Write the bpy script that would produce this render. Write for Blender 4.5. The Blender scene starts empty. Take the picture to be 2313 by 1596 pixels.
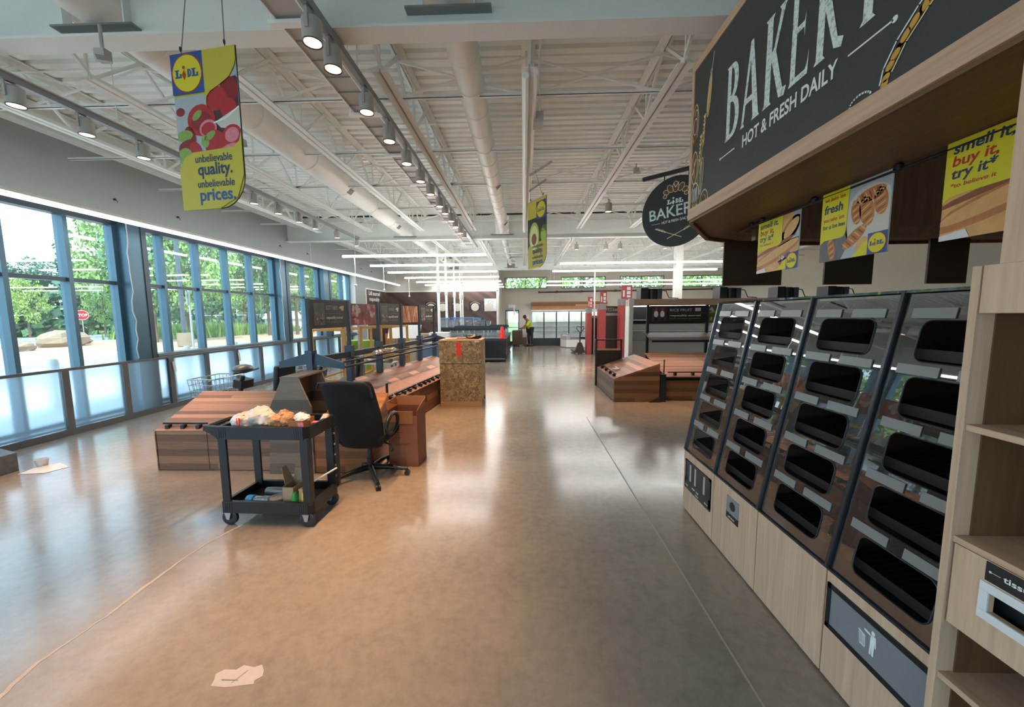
import bpy, math, random
from mathutils import Vector, Matrix
random.seed(11)
SC = bpy.context.scene
COL = SC.collection
PI = math.pi

# ------------------------------------------------------------------ camera
FPX, YAW, PIT, ROL = 862.0, math.radians(-1.75), math.radians(-5.85), math.radians(0.5)
def camera():
    cy, sy, cp, sp, cr, sr = math.cos(YAW), math.sin(YAW), math.cos(PIT), math.sin(PIT), math.cos(ROL), math.sin(ROL)
    f = Vector((sy*cp, cy*cp, sp)); rt = Vector((cy, -sy, 0)); d = f.cross(rt)
    r2 = rt*cr + d*sr; d2 = d*cr - rt*sr
    cam = bpy.data.cameras.new('camera'); o = bpy.data.objects.new('camera', cam); COL.objects.link(o)
    m = Matrix((( r2.x, -d2.x, -f.x, 0), (r2.y, -d2.y, -f.y, 0), (r2.z, -d2.z, -f.z, 1.75), (0, 0, 0, 1)))
    o.matrix_world = m
    cam.sensor_fit = 'HORIZONTAL'; cam.sensor_width = 36.0; cam.lens = FPX/2313*36.0
    cam.clip_start = 0.05; cam.clip_end = 400
    SC.camera = o
camera()

# ------------------------------------------------------------------ sky, sun, exposure
SC.view_settings.view_transform = 'Standard'; SC.view_settings.look = 'None'
SC.view_settings.gamma = 1.0; SC.view_settings.use_curve_mapping = False
SC.view_settings.exposure = 0.86
SC.cycles.max_bounces = 14; SC.cycles.diffuse_bounces = 7; SC.cycles.transparent_max_bounces = 16
SKY_STRENGTH, SUN_STRENGTH = 2.5, 3.6
LINE_EMIT, SPOT_W = 21.5, 90.0
def sky():
    w = bpy.data.worlds.new('sky'); SC.world = w; w.use_nodes = True
    nt = w.node_tree; nt.nodes.clear()
    out = nt.nodes.new('ShaderNodeOutputWorld'); bg = nt.nodes.new('ShaderNodeBackground')
    tc = nt.nodes.new('ShaderNodeTexCoord'); sep = nt.nodes.new('ShaderNodeSeparateXYZ'); ramp = nt.nodes.new('ShaderNodeValToRGB')
    e = ramp.color_ramp.elements
    e[0].position = 0.0; e[0].color = (0.64, 0.84, 1.0, 1)
    e[1].position = 0.9; e[1].color = (0.50, 0.72, 0.95, 1)
    k = e.new(0.22); k.color = (0.58, 0.80, 1.0, 1)
    nt.links.new(tc.outputs['Generated'], sep.inputs[0]); nt.links.new(sep.outputs['Z'], ramp.inputs[0])
    nt.links.new(ramp.outputs[0], bg.inputs[0]); bg.inputs[1].default_value = SKY_STRENGTH
    nt.links.new(bg.outputs[0], out.inputs[0])
    s = bpy.data.lights.new('sun', 'SUN'); s.energy = SUN_STRENGTH; s.angle = math.radians(0.6); s.color = (1.0, 0.95, 0.86)
    o = bpy.data.objects.new('sun', s); COL.objects.link(o); o.location = (0, 0, 40)
    o.rotation_euler = Vector((-0.32, 0.45, -0.84)).to_track_quat('-Z', 'Y').to_euler()
sky()

# ------------------------------------------------------------------ materials
MATS = {}
def newmat(name):
    m = bpy.data.materials.new(name); m.use_nodes = True; MATS[name] = m
    nt = m.node_tree; return m, nt, nt.nodes['Principled BSDF']
def col(c):
    if isinstance(c, str):
        h = c.lstrip('#'); c = [int(h[i:i+2], 16)/255 for i in (0, 2, 4)]
        c = [x/12.92 if x <= 0.04045 else ((x+0.055)/1.055)**2.4 for x in c]
    return (c[0], c[1], c[2], 1)
def coords(nt, scale=(1, 1, 1), rot=(0, 0, 0)):
    tc = nt.nodes.new('ShaderNodeTexCoord'); mp = nt.nodes.new('ShaderNodeMapping')
    mp.inputs['Scale'].default_value = scale; mp.inputs['Rotation'].default_value = rot
    nt.links.new(tc.outputs['Object'], mp.inputs[0]); return mp.outputs[0]
def noise(nt, vec, scale, detail=4, rough=0.55):
    n = nt.nodes.new('ShaderNodeTexNoise'); n.inputs['Scale'].default_value = scale
    n.inputs['Detail'].default_value = detail; n.inputs['Roughness'].default_value = rough
    nt.links.new(vec, n.inputs['Vector']); return n.outputs['Fac']
def ramp(nt, fac, stops):
    r = nt.nodes.new('ShaderNodeValToRGB'); e = r.color_ramp.elements
    e[0].position, e[0].color = stops[0][0], col(stops[0][1]); e[1].position, e[1].color = stops[-1][0], col(stops[-1][1])
    for p, c in stops[1:-1]:
        k = e.new(p); k.color = col(c)
    nt.links.new(fac, r.inputs[0]); return r.outputs[0]
def mixc(nt, a, b, fac, mode='MIX'):
    m = nt.nodes.new('ShaderNodeMix'); m.data_type = 'RGBA'; m.blend_type = mode
    if isinstance(fac, (int, float)): m.inputs[0].default_value = fac
    else: nt.links.new(fac, m.inputs[0])
    for i, s in ((6, a), (7, b)):
        if isinstance(s, tuple): m.inputs[i].default_value = s
        else: nt.links.new(s, m.inputs[i])
    return m.outputs[2]
def bump(nt, p, h, strength=0.2, dist=0.01):
    b = nt.nodes.new('ShaderNodeBump'); b.inputs['Strength'].default_value = strength; b.inputs['Distance'].default_value = dist
    nt.links.new(h, b.inputs['Height']); nt.links.new(b.outputs[0], p.inputs['Normal'])
def plain(name, c, rough=0.6, metal=0.0, var=0.08, scale=6.0, emit=None, spec=None):
    """A painted / moulded surface: base colour with a little mottling."""
    m, nt, p = newmat(name); c = col(c)
    v = noise(nt, coords(nt), scale)
    lo = tuple(x*(1-var) for x in c[:3])+(1,); hi = tuple(min(1, x*(1+var)) for x in c[:3])+(1,)
    nt.links.new(mixc(nt, lo, hi, v), p.inputs['Base Color'])
    p.inputs['Roughness'].default_value = rough; p.inputs['Metallic'].default_value = metal
    if spec is not None: p.inputs['Specular IOR Level'].default_value = spec
    if emit:
        p.inputs['Emission Color'].default_value = col(emit[0]); p.inputs['Emission Strength'].default_value = emit[1]
    return m
def planks(name, stops, axis, width=0.085, rough=0.5, grain='x', joints=0.9):
    """Butcher-block planks: strips of random tone across AXIS, streaked along the strip."""
    m, nt, p = newmat(name)
    tc = nt.nodes.new('ShaderNodeTexCoord'); dot = nt.nodes.new('ShaderNodeVectorMath'); dot.operation = 'DOT_PRODUCT'
    dot.inputs[1].default_value = tuple(a/width for a in axis); nt.links.new(tc.outputs['Object'], dot.inputs[0])
    fl = nt.nodes.new('ShaderNodeMath'); fl.operation = 'FLOOR'; nt.links.new(dot.outputs['Value'], fl.inputs[0])
    # plank lengths along the strip
    sep = nt.nodes.new('ShaderNodeSeparateXYZ'); nt.links.new(tc.outputs['Object'], sep.inputs[0])
    ln = nt.nodes.new('ShaderNodeMath'); ln.operation = 'MULTIPLY_ADD'; ln.inputs[1].default_value = joints
    sh = nt.nodes.new('ShaderNodeMath'); sh.operation = 'MULTIPLY'; sh.inputs[1].default_value = 0.37
    nt.links.new(fl.outputs[0], sh.inputs[0]); nt.links.new(sep.outputs[grain.upper()], ln.inputs[0]); nt.links.new(sh.outputs[0], ln.inputs[2])
    fl2 = nt.nodes.new('ShaderNodeMath'); fl2.operation = 'FLOOR'; nt.links.new(ln.outputs[0], fl2.inputs[0])
    cmb = nt.nodes.new('ShaderNodeCombineXYZ'); nt.links.new(fl.outputs[0], cmb.inputs[0]); nt.links.new(fl2.outputs[0], cmb.inputs[1])
    wn = nt.nodes.new('ShaderNodeTexWhiteNoise'); nt.links.new(cmb.outputs[0], wn.inputs['Vector'])
    sc = {'x': (1.2, 18, 18), 'y': (18, 1.2, 18), 'z': (18, 18, 1.2)}[grain]
    g = noise(nt, coords(nt, sc), 3.0, 5, 0.65)
    mx = nt.nodes.new('ShaderNodeMix'); mx.inputs[0].default_value = 0.42
    nt.links.new(wn.outputs['Value'], mx.inputs[2]); nt.links.new(g, mx.inputs[3])
    nt.links.new(ramp(nt, mx.outputs[0], stops), p.inputs['Base Color']); p.inputs['Roughness'].default_value = rough
    return m
def grained(name, c0, c1, grain='z', rough=0.5, scale=2.4):
    """Wood laminate with streaks along GRAIN."""
    m, nt, p = newmat(name)
    sc = {'x': (0.6, 12, 12), 'y': (12, 0.6, 12), 'z': (12, 12, 0.6)}[grain]
    g = noise(nt, coords(nt, sc), scale, 6, 0.7)
    nt.links.new(ramp(nt, g, [(0.3, c0), (0.72, c1)]), p.inputs['Base Color']); p.inputs['Roughness'].default_value = rough
    return m
def emitter(name, c, s):
    m, nt, p = newmat(name); p.inputs['Base Color'].default_value = (0.9, 0.9, 0.9, 1)
    p.inputs['Emission Color'].default_value = col(c); p.inputs['Emission Strength'].default_value = s
    return m
def glass(name, tint=(0.92, 0.97, 0.96), rough=0.0, base=0.0, ior=1.5, body=None):
    """A thin pane: clear body (optionally a share of grey acrylic) with Fresnel reflection."""
    m = bpy.data.materials.new(name); m.use_nodes = True; MATS[name] = m; nt = m.node_tree; nt.nodes.clear()
    out = nt.nodes.new('ShaderNodeOutputMaterial'); tr = nt.nodes.new('ShaderNodeBsdfTransparent'); gl = nt.nodes.new('ShaderNodeBsdfGlossy')
    lw = nt.nodes.new('ShaderNodeLayerWeight'); lw.inputs['Blend'].default_value = 0.5; fr = nt.nodes.new('ShaderNodeMath'); fr.operation = 'POWER'; fr.inputs[1].default_value = 4.0; nt.links.new(lw.outputs['Facing'], fr.inputs[0]); mx = nt.nodes.new('ShaderNodeMixShader'); ad = nt.nodes.new('ShaderNodeMath'); ad.operation = 'ADD'; ad.use_clamp = True
    ad.inputs[1].default_value = base+((ior-1)/(ior+1))**2; nt.links.new(fr.outputs[0], ad.inputs[0])
    tr.inputs[0].default_value = col(tint); gl.inputs['Roughness'].default_value = rough; gl.inputs[0].default_value = (0.95, 0.98, 1, 1)
    nt.links.new(ad.outputs[0], mx.inputs[0]); body_out = tr.outputs[0]
    if body:
        df = nt.nodes.new('ShaderNodeBsdfDiffuse'); df.inputs[0].default_value = col(body[0]); m2 = nt.nodes.new('ShaderNodeMixShader')
        m2.inputs[0].default_value = body[1]; nt.links.new(tr.outputs[0], m2.inputs[1]); nt.links.new(df.outputs[0], m2.inputs[2]); body_out = m2.outputs[0]
    nt.links.new(body_out, mx.inputs[1]); nt.links.new(gl.outputs[0], mx.inputs[2]); nt.links.new(mx.outputs[0], out.inputs[0])
    return m

M = {}
def make_mats():
    # polished concrete
    m, nt, p = newmat('polished_concrete')
    v = coords(nt); n1 = noise(nt, v, 0.9, 6, 0.6); n2 = noise(nt, v, 14, 5, 0.7)
    c1 = ramp(nt, n1, [(0.3, '#82776b'), (0.5, '#94887a'), (0.72, '#a99b8a')])
    c2 = ramp(nt, n2, [(0.32, '#7f7468'), (0.6, '#a6998a')])
    nt.links.new(mixc(nt, c1, c2, 0.35), p.inputs['Base Color'])
    n3 = noise(nt, v, 3.5, 4, 0.6)
    mr = nt.nodes.new('ShaderNodeMapRange'); mr.inputs[3].default_value = 0.10; mr.inputs[4].default_value = 0.25; nt.links.new(n3, mr.inputs[0])
    nt.links.new(mr.outputs[0], p.inputs['Roughness']); p.inputs['Specular IOR Level'].default_value = 0.7
    bump(nt, p, noise(nt, v, 2.2, 3, 0.5), 0.035, 0.02)
    M['floor'] = m
    M['ceil'] = plain('painted_deck', '#f0f3ef', 0.55)
    M['white'] = plain('white_paint', '#e4e5e0', 0.5, var=0.03)
    M['steel'] = plain('white_painted_steel', '#eef0ec', 0.45, var=0.04)
    M['girder'] = plain('girder_paint', '#e2e6e1', 0.5, var=0.04)
    M['wall'] = plain('greige_wall_paint', '#c2bcb0', 0.75, var=0.03, scale=2)
    M['wall_l'] = plain('window_wall_paint', '#9ba09e', 0.75, var=0.03, scale=2)
    M['frame'] = plain('blue_grey_window_frame', '#507080', 0.35, 0.3, 0.05)
    M['frame_d'] = plain('dark_frame_edge', '#4a5560', 0.4, 0.3, 0.05)
    M['rail'] = plain('barrier_metal', '#77777a', 0.35, 0.7, 0.06)
    M['glass'] = glass('window_glass', (0.93, 0.98, 0.98), body=('#e4eef0', 0.05))
    M['black'] = plain('black_plastic', '#17191c', 0.42, var=0.15)
    M['black_soft'] = plain('black_fabric', '#07080b', 0.85, var=0.2, scale=40)
    M['charcoal'] = plain('charcoal_metal', '#2b3036', 0.45, 0.2, 0.1)
    M['slate'] = plain('slate_blue_steel', '#3d4c5c', 0.45, 0.2, 0.08)
    M['grey'] = plain('grey_metal', '#8b8c8c', 0.4, 0.5, 0.06)
    M['silver'] = plain('galvanised_steel', '#b4b8ba', 0.3, 0.85, 0.06)
    M['trackgrey'] = plain('track_grey', '#8d9094', 0.45, 0.3, 0.05)
    M['lampgrey'] = plain('spot_housing', '#b3b1ac', 0.45, 0.1, 0.04)
    M['oak_z'] = grained('light_oak_vertical', '#b8987d', '#dabb9e', 'z')
    M['oak_y'] = grained('light_oak_long', '#b29076', '#d3b194', 'y')
    M['oak_x'] = grained('light_oak_cross', '#b29076', '#d3b194', 'x')
    M['brown_z'] = grained('brown_panel_vertical', '#5a3b26', '#80583a', 'z')
    M['brown_y'] = grained('brown_soffit', '#5f452d', '#7d5e40', 'y')
    M['dark_in'] = grained('dark_shelf_interior', '#3a281a', '#4e3725', 'z')
    M['dark_board'] = grained('dark_brown_board', '#2c2018', '#40302a', 'x')
    wal = [(0.22, '#5b4336'), (0.42, '#7d5a45'), (0.58, '#98705a'), (0.8, '#bb9070')]
    M['walnut_x'] = planks('walnut_front', wal, (0, 0, 1), 0.085, grain='x', joints=0.3)
    M['walnut_xs'] = planks('walnut_slope', wal, (0, 1, 1), 0.085, grain='x', joints=0.3)
    wal2 = [(0.22, '#543c30'), (0.45, '#6f503e'), (0.6, '#8a6450'), (0.8, '#a88065')]
    M['walnut_y'] = planks('walnut_long_front', wal2, (0, 0, 1), 0.1, grain='y')
    M['walnut_ys'] = planks('walnut_long_slope', wal, (1, 0, 1), 0.14, grain='y', joints=0.5)
    M['walnut_ysn'] = planks('walnut_long_slope_mirrored', wal, (-1, 0, 1), 0.14, grain='y', joints=0.5)
    M['walnut_g'] = planks('grey_walnut', [(0.25, '#5b5047'), (0.5, '#75675b'), (0.75, '#8b7a6b')], (0, 0, 1), 0.12, grain='x')
    wr = [(0.22, '#6b4426'), (0.45, '#8a5a33'), (0.62, '#a06d40'), (0.82, '#c08a58')]
    M['walnut_r'] = planks('red_brown_planks', wr, (0, 0, 1), 0.085, grain='x', joints=0.3)
    M['walnut_rs'] = planks('red_brown_slope', wr, (0, 1, 1), 0.085, grain='x', joints=0.3)
    # OSB
    m, nt, p = newmat('strand_board')
    v = coords(nt, (1, 1, 1), (0.4, 0.7, 0.3)); vo = nt.nodes.new('ShaderNodeTexVoronoi'); vo.inputs['Scale'].default_value = 26
    nz = nt.nodes.new('ShaderNodeTexNoise'); nz.inputs['Scale'].default_value = 9; nt.links.new(v, nz.inputs['Vector'])
    ds = nt.nodes.new('ShaderNodeMix'); ds.data_type = 'VECTOR'; ds.inputs[0].default_value = 0.25; nt.links.new(v, ds.inputs[4]); nt.links.new(nz.outputs['Color'], ds.inputs[5])
    nt.links.new(ds.outputs[1], vo.inputs['Vector']); sp = nt.nodes.new('ShaderNodeSeparateColor'); nt.links.new(vo.outputs['Color'], sp.inputs[0])
    f2 = noise(nt, coords(nt, (1, 1, 3)), 16, 4, 0.7); mx = nt.nodes.new('ShaderNodeMix'); mx.inputs[0].default_value = 0.45
    nt.links.new(sp.outputs[0], mx.inputs[2]); nt.links.new(f2, mx.inputs[3])
    nt.links.new(ramp(nt, mx.outputs[0], [(0.2, '#7b6649'), (0.45, '#9b825c'), (0.62, '#af966c'), (0.85, '#c8ae84')]), p.inputs['Base Color']); p.inputs['Roughness'].default_value = 0.8
    M['osb'] = m
    M['plywood'] = grained('plywood', '#b58b5e', '#cfa676', 'x', 0.7)
    M['card'] = plain('cardboard', '#a0683f', 0.85, var=0.08)
    M['card_red'] = plain('red_brown_cardboard', '#8f5a40', 0.8, var=0.08)
    M['card_l'] = plain('pale_cardboard', '#a28c70', 0.85, var=0.08)
    M['red'] = plain('marker_red', '#ad4644', 0.5, var=0.04)
    M['cone'] = plain('cone_red', '#f0231f', 0.45, var=0.04)
    M['label_red'] = plain('fluorescent_label', '#ff3a1e', 0.6, var=0.03)
    M['yellow'] = plain('sign_yellow', '#d9cf1f', 0.55, var=0.02)
    M['yellow_d'] = plain('banner_yellow', '#c4b63a', 0.55, var=0.02)
    M['blue'] = plain('sign_blue', '#1f4f96', 0.55, var=0.02)
    M['navy'] = plain('lettering_navy', '#26365c', 0.55, var=0.02)
    M['redink'] = plain('lettering_red', '#b8321c', 0.55, var=0.02)
    M['slateblk'] = plain('chalkboard', '#3a3b3c', 0.6, var=0.06)
    M['signblk'] = plain('sign_black', '#1f1f1f', 0.5, var=0.08)
    m, nt, p = newmat('chalk_white'); f = noise(nt, coords(nt, (1, 3, 3)), 16, 6, 0.75)
    nt.links.new(ramp(nt, f, [(0.36, '#8f9c9a'), (0.5, '#dbe7e4')]), p.inputs['Base Color']); p.inputs['Roughness'].default_value = 0.7; M['chalk'] = m
    M['ink_w'] = plain('white_ink', '#e6eae8', 0.6, var=0.03)
    M['ink_gold'] = plain('gold_ink', '#c99a3d', 0.6, var=0.25, scale=60)
    M['ink_cream'] = plain('cream_ink', '#e2d9a0', 0.6, var=0.1)
    M['ink_brown'] = plain('brown_ink', '#6a4028', 0.6, var=0.25, scale=60)
    M['ink_green'] = plain('olive_ink', '#7c8a3c', 0.6, var=0.1)
    M['berry'] = plain('strawberry_print', '#b3242b', 0.5, var=0.3, scale=45)
    M['berry_d'] = plain('dark_strawberry_print', '#8c1d28', 0.5, var=0.3, scale=45)
    M['berry_l'] = plain('light_strawberry_print', '#d9808a', 0.5, var=0.25, scale=60)
    M['leaf_p'] = plain('leaf_print', '#88a552', 0.5, var=0.3, scale=40)
    M['cloth_p'] = plain('cloth_print', '#aab4b8', 0.5, var=0.12, scale=14)
    M['bowl_p'] = plain('bowl_print', '#c9c5b8', 0.5, var=0.06)
    M['shade_p'] = plain('deep_print', '#4a2c2e', 0.5, var=0.3, scale=20)
    M['crust'] = plain('crust_print', '#b9743c', 0.5, var=0.35, scale=28)
    M['crust_l'] = plain('light_crust_print', '#d8a663', 0.5, var=0.25, scale=22)
    M['crust_d'] = plain('dark_crust_print', '#8a4a24', 0.5, var=0.3, scale=30)
    M['purple_p'] = plain('plum_print', '#8d4468', 0.5, var=0.1)
    M['avo'] = plain('avocado_print', '#a9c24a', 0.5, var=0.15)
    M['avo_l'] = plain('avocado_flesh_print', '#dfe39a', 0.5, var=0.08)
    M['veg'] = plain('vegetable_print', '#55603a', 0.5, var=0.5, scale=9)
    M['photo_g'] = plain('grey_photo_print', '#5c6062', 0.5, var=0.5, scale=22)
    M['photo_r'] = plain('tomato_print', '#8e4a44', 0.5, var=0.55, scale=9)
    M['photo_o'] = plain('carrot_print', '#b07348', 0.5, var=0.5, scale=12)
    M['emit_line'] = emitter('linear_lamp', '#f8f6f3', LINE_EMIT)
    M['tray'] = plain('black_tray', '#090a0b', 0.5, var=0.1)
    M['board_brown'] = grained('hanging_board_brown', '#2f2013', '#47321f', 'x')
    M['emit_strip'] = emitter('strip_lamp', '#f4f8fb', 7.0)
    M['emit_soft'] = emitter('freezer_lamp', '#f8f8fb', 9.0)
    M['postmetal'] = plain('dark_chrome_post', '#4b4d50', 0.3, 0.6, 0.04)
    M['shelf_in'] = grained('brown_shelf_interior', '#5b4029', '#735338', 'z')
    M['emit_spot'] = emitter('spot_reflector', '#ffbf92', 2.6)
    M['plastic_w'] = plain('white_plastic', '#dcdcdc', 0.45, var=0.06)
    M['bag_w'] = plain('white_carrier_bag', '#ddd6cc', 0.4, var=0.12, scale=14)
    M['bag_b'] = plain('tan_carrier_bag', '#b98e66', 0.4, var=0.25, scale=14)
    M['cyan'] = plain('blue_lid', '#2f8fc4', 0.45, var=0.04)
    M['green'] = plain('green_plastic', '#2f8a3e', 0.45, var=0.08)
    M['lime'] = plain('lime_tub', '#86b052', 0.5, var=0.05)
    M['register'] = plain('air_register_grey', '#6f6e69', 0.6)
    M['mustard'] = plain('yellow_scaffold', '#b3873c', 0.5, var=0.06)
    M['hivis'] = plain('hi_vis_yellow', '#b9cf3a', 0.6, var=0.06)
    M['skin'] = plain('skin', '#8a5b42', 0.6, var=0.05)
    M['trousers'] = plain('dark_trousers', '#23252b', 0.8, var=0.1)
    M['brownmetal'] = plain('brown_machine_paint', '#4c3a2d', 0.5, 0.2, 0.1)
    M['jack'] = plain('dark_jack_paint', '#3b2a22', 0.45, 0.2, 0.1)
    M['counter'] = plain('black_case', '#15181c', 0.35, var=0.1)
    M['counter_b'] = plain('blue_grey_case', '#5b6f8e', 0.5, var=0.06)
    M['acrylic'] = glass('grey_acrylic', (0.70, 0.72, 0.72), 0.01, 0.13, 1.52, ('#77746e', 0.20))
    M['clear'] = glass('clear_plastic', (0.9, 0.93, 0.95), 0.03, 0.05, 1.45, ('#dfe6ee', 0.18))
    M['holder'] = glass('price_holder', (0.75, 0.75, 0.74), 0.4, 0.02, 1.45, ('#8a8b89', 0.8))
    M['tile_w'] = plain('white_cooler_lining', '#d6d2ca', 0.5, var=0.03)
    M['tape'] = plain('floor_tape', '#b9b3b0', 0.6, var=0.1, scale=20)
    M['crack'] = plain('filled_crack', '#c3b3a3', 0.55, var=0.15, scale=20)
    M['joint'] = plain('floor_joint', '#a79d92', 0.6, var=0.12, scale=20)
    # frosted pane: scatters what stands behind it
    m = bpy.data.materials.new('frosted_pane'); m.use_nodes = True; MATS['frosted'] = m; nt = m.node_tree; nt.nodes.clear()
    out = nt.nodes.new('ShaderNodeOutputMaterial'); rf = nt.nodes.new('ShaderNodeBsdfRefraction'); tl = nt.nodes.new('ShaderNodeBsdfTranslucent'); gl = nt.nodes.new('ShaderNodeBsdfGlossy')
    rf.inputs['Roughness'].default_value = 0.34; rf.inputs['IOR'].default_value = 1.12; rf.inputs[0].default_value = (0.92, 0.97, 1, 1); tl.inputs[0].default_value = (0.86, 0.93, 0.98, 1)
    gl.inputs['Roughness'].default_value = 0.35
    m1 = nt.nodes.new('ShaderNodeMixShader'); m1.inputs[0].default_value = 0.12; nt.links.new(rf.outputs[0], m1.inputs[1]); nt.links.new(tl.outputs[0], m1.inputs[2])
    m2 = nt.nodes.new('ShaderNodeMixShader'); m2.inputs[0].default_value = 0.06; nt.links.new(m1.outputs[0], m2.inputs[1]); nt.links.new(gl.outputs[0], m2.inputs[2])
    nt.links.new(m2.outputs[0], out.inputs[0]); M['frosted'] = m
    # outdoors
    M['asphalt'] = plain('asphalt', '#95989d', 0.9, var=0.12, scale=3)
    M['soil'] = plain('sandy_soil', '#b3937a', 0.95, var=0.2, scale=2)
    M['kerb'] = plain('concrete_kerb', '#c4c2bc', 0.9, var=0.08)
    M['grass'] = plain('meadow', '#6f8048', 0.95, var=0.4, scale=6)
    for k, c in (('leaf_a', '#7f9f56'), ('leaf_b', '#638a58'), ('leaf_c', '#476a54'), ('leaf_d', '#93ab58')):
        m, nt, p = newmat('foliage_'+k); v = noise(nt, coords(nt), 1.3, 3); cc = col(c)
        nt.links.new(mixc(nt, tuple(x*0.6 for x in cc[:3])+(1,), tuple(min(1, x*1.4) for x in cc[:3])+(1,), v), p.inputs['Base Color']); p.inputs['Roughness'].default_value = 0.7
        M[k] = m
    M['bark'] = plain('bark', '#6b5a4a', 0.95, var=0.25, scale=8)
    M['stone'] = plain('boulder', '#94836e', 0.95, var=0.2, scale=4)
    M['stop'] = plain('stop_red', '#b3202c', 0.5, var=0.03)
    M['roof_w'] = plain('pale_roof', '#d9d6d2', 0.8, var=0.05)
    M['car'] = plain('white_car_paint', '#d9dde0', 0.3, var=0.02)
    M['orange'] = plain('marker_orange', '#e0542c', 0.6, var=0.05)
    M['flagblue'] = plain('flag_blue', '#3f86c9', 0.6, var=0.1)
make_mats()

# ------------------------------------------------------------------ mesh builder and objects
FRAME = {}          # object name -> world matrix of its root frame
def frame(o): return FRAME.get(o.name, Matrix.Identity(4))
class MB:
    """Collects shapes in world coordinates (or through X) and links them as ONE mesh object."""
    def __init__(s, xf=None): s.v, s.f, s.m, s.mats, s.xf = [], [], [], [], xf
    def mi(s, mat):
        if mat not in s.mats: s.mats.append(mat)
        return s.mats.index(mat)
    def add(s, vs, fs, mat=None):
        b = len(s.v)
        for p in vs:
            p = Vector(p); s.v.append(s.xf @ p if s.xf else p)
        k = s.mi(mat) if mat is not None else 0
        for f in fs: s.f.append([i+b for i in f]); s.m.append(k)
        return s
    def box(s, x0, x1, y0, y1, z0, z1, mat=None):
        if x0 > x1: x0, x1 = x1, x0
        if y0 > y1: y0, y1 = y1, y0
        if z0 > z1: z0, z1 = z1, z0
        v = [(x, y, z) for z in (z0, z1) for y in (y0, y1) for x in (x0, x1)]
        return s.add(v, [(0, 2, 3, 1), (4, 5, 7, 6), (0, 1, 5, 4), (2, 6, 7, 3), (0, 4, 6, 2), (1, 3, 7, 5)], mat)
    def obox(s, c, size, rot=(0, 0, 0), mat=None):
        from mathutils import Euler
        R = Euler(rot).to_matrix(); c = Vector(c); h = [d/2 for d in size]
        v = [c + R @ Vector((x*h[0], y*h[1], z*h[2])) for z in (-1, 1) for y in (-1, 1) for x in (-1, 1)]
        return s.add(v, [(0, 2, 3, 1), (4, 5, 7, 6), (0, 1, 5, 4), (2, 6, 7, 3), (0, 4, 6, 2), (1, 3, 7, 5)], mat)
    def hexa(s, bottom, top, mat=None):
        """Solid between two 4-point rings."""
        return s.prism(bottom, top, mat)
    def prism(s, a, b, mat=None):
        n = len(a); v = list(a)+list(b)
        f = [list(range(n))[::-1], list(range(n, 2*n))]+[(i, (i+1) % n, n+(i+1) % n, n+i) for i in range(n)]
        return s.add(v, f, mat)
    def extrude(s, pts, axis, a, b, mat=None):
        """2D outline PTS swept along AXIS ('x','y','z') from A to B; the outline uses the other two axes in order."""
        def up(p, t):
            return {'x': (t, p[0], p[1]), 'y': (p[0], t, p[1]), 'z': (p[0], p[1], t)}[axis]
        return s.prism([up(p, a) for p in pts], [up(p, b) for p in pts], mat)
    def tube(s, path, r, n=8, mat=None, cap=True, closed=False):
        path = [Vector(p) for p in path]; k = len(path); rs = r if isinstance(r, (list, tuple)) else [r]*k
        v, f = [], []; up = None
        for i, p in enumerate(path):
            if closed: t = path[(i+1) % k]-path[i-1]
            else: t = path[min(i+1, k-1)]-path[max(i-1, 0)]
            t.normalize()
            if up is None:
                up = Vector((0, 0, 1)) if abs(t.z) < 0.9 else Vector((1, 0, 0))
            a = t.cross(up)
            if a.length < 1e-6: a = t.orthogonal()
            a.normalize(); b = a.cross(t).normalized(); up = b
            for j in range(n):
                w = 2*PI*j/n; v.append(p+(a*math.cos(w)+b*math.sin(w))*rs[i])
        for i in range(k if closed else k-1):
            for j in range(n):
                f.append((i*n+j, i*n+(j+1) % n, ((i+1) % k)*n+(j+1) % n, ((i+1) % k)*n+j))
        if cap and not closed:
            f.append(tuple(range(n))[::-1]); f.append(tuple(range((k-1)*n, k*n)))
        return s.add(v, f, mat)
    def bar(s, p, q, w, h, mat=None):
        """Rectangular bar from P to Q, W wide sideways and H high."""
        p, q = Vector(p), Vector(q); t = (q-p).normalized(); up = Vector((0, 0, 1)) if abs(t.z) < 0.95 else Vector((0, 1, 0))
        a = t.cross(up).normalized()*(w/2); b = a.cross(t).normalized()*(h/2)
        return s.prism([p-a-b, p+a-b, p+a+b, p-a+b], [q-a-b, q+a-b, q+a+b, q-a+b], mat)
    def lathe(s, prof, c=(0, 0, 0), n=20, mat=None, axis='z'):
        c = Vector(c); v, f = [], []; k = len(prof)
        for r, h in prof:
            for j in range(n):
                w = 2*PI*j/n; x, y = r*math.cos(w), r*math.sin(w)
                v.append(c+Vector({'z': (x, y, h), 'x': (h, x, y), 'y': (x, h, y)}[axis]))
        for i in range(k-1):
            for j in range(n): f.append((i*n+j, i*n+(j+1) % n, (i+1)*n+(j+1) % n, (i+1)*n+j))
        if prof[0][0] > 1e-5: f.append(tuple(range(n))[::-1])
        if prof[-1][0] > 1e-5: f.append(tuple(range((k-1)*n, k*n)))
        return s.add(v, f, mat)
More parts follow.
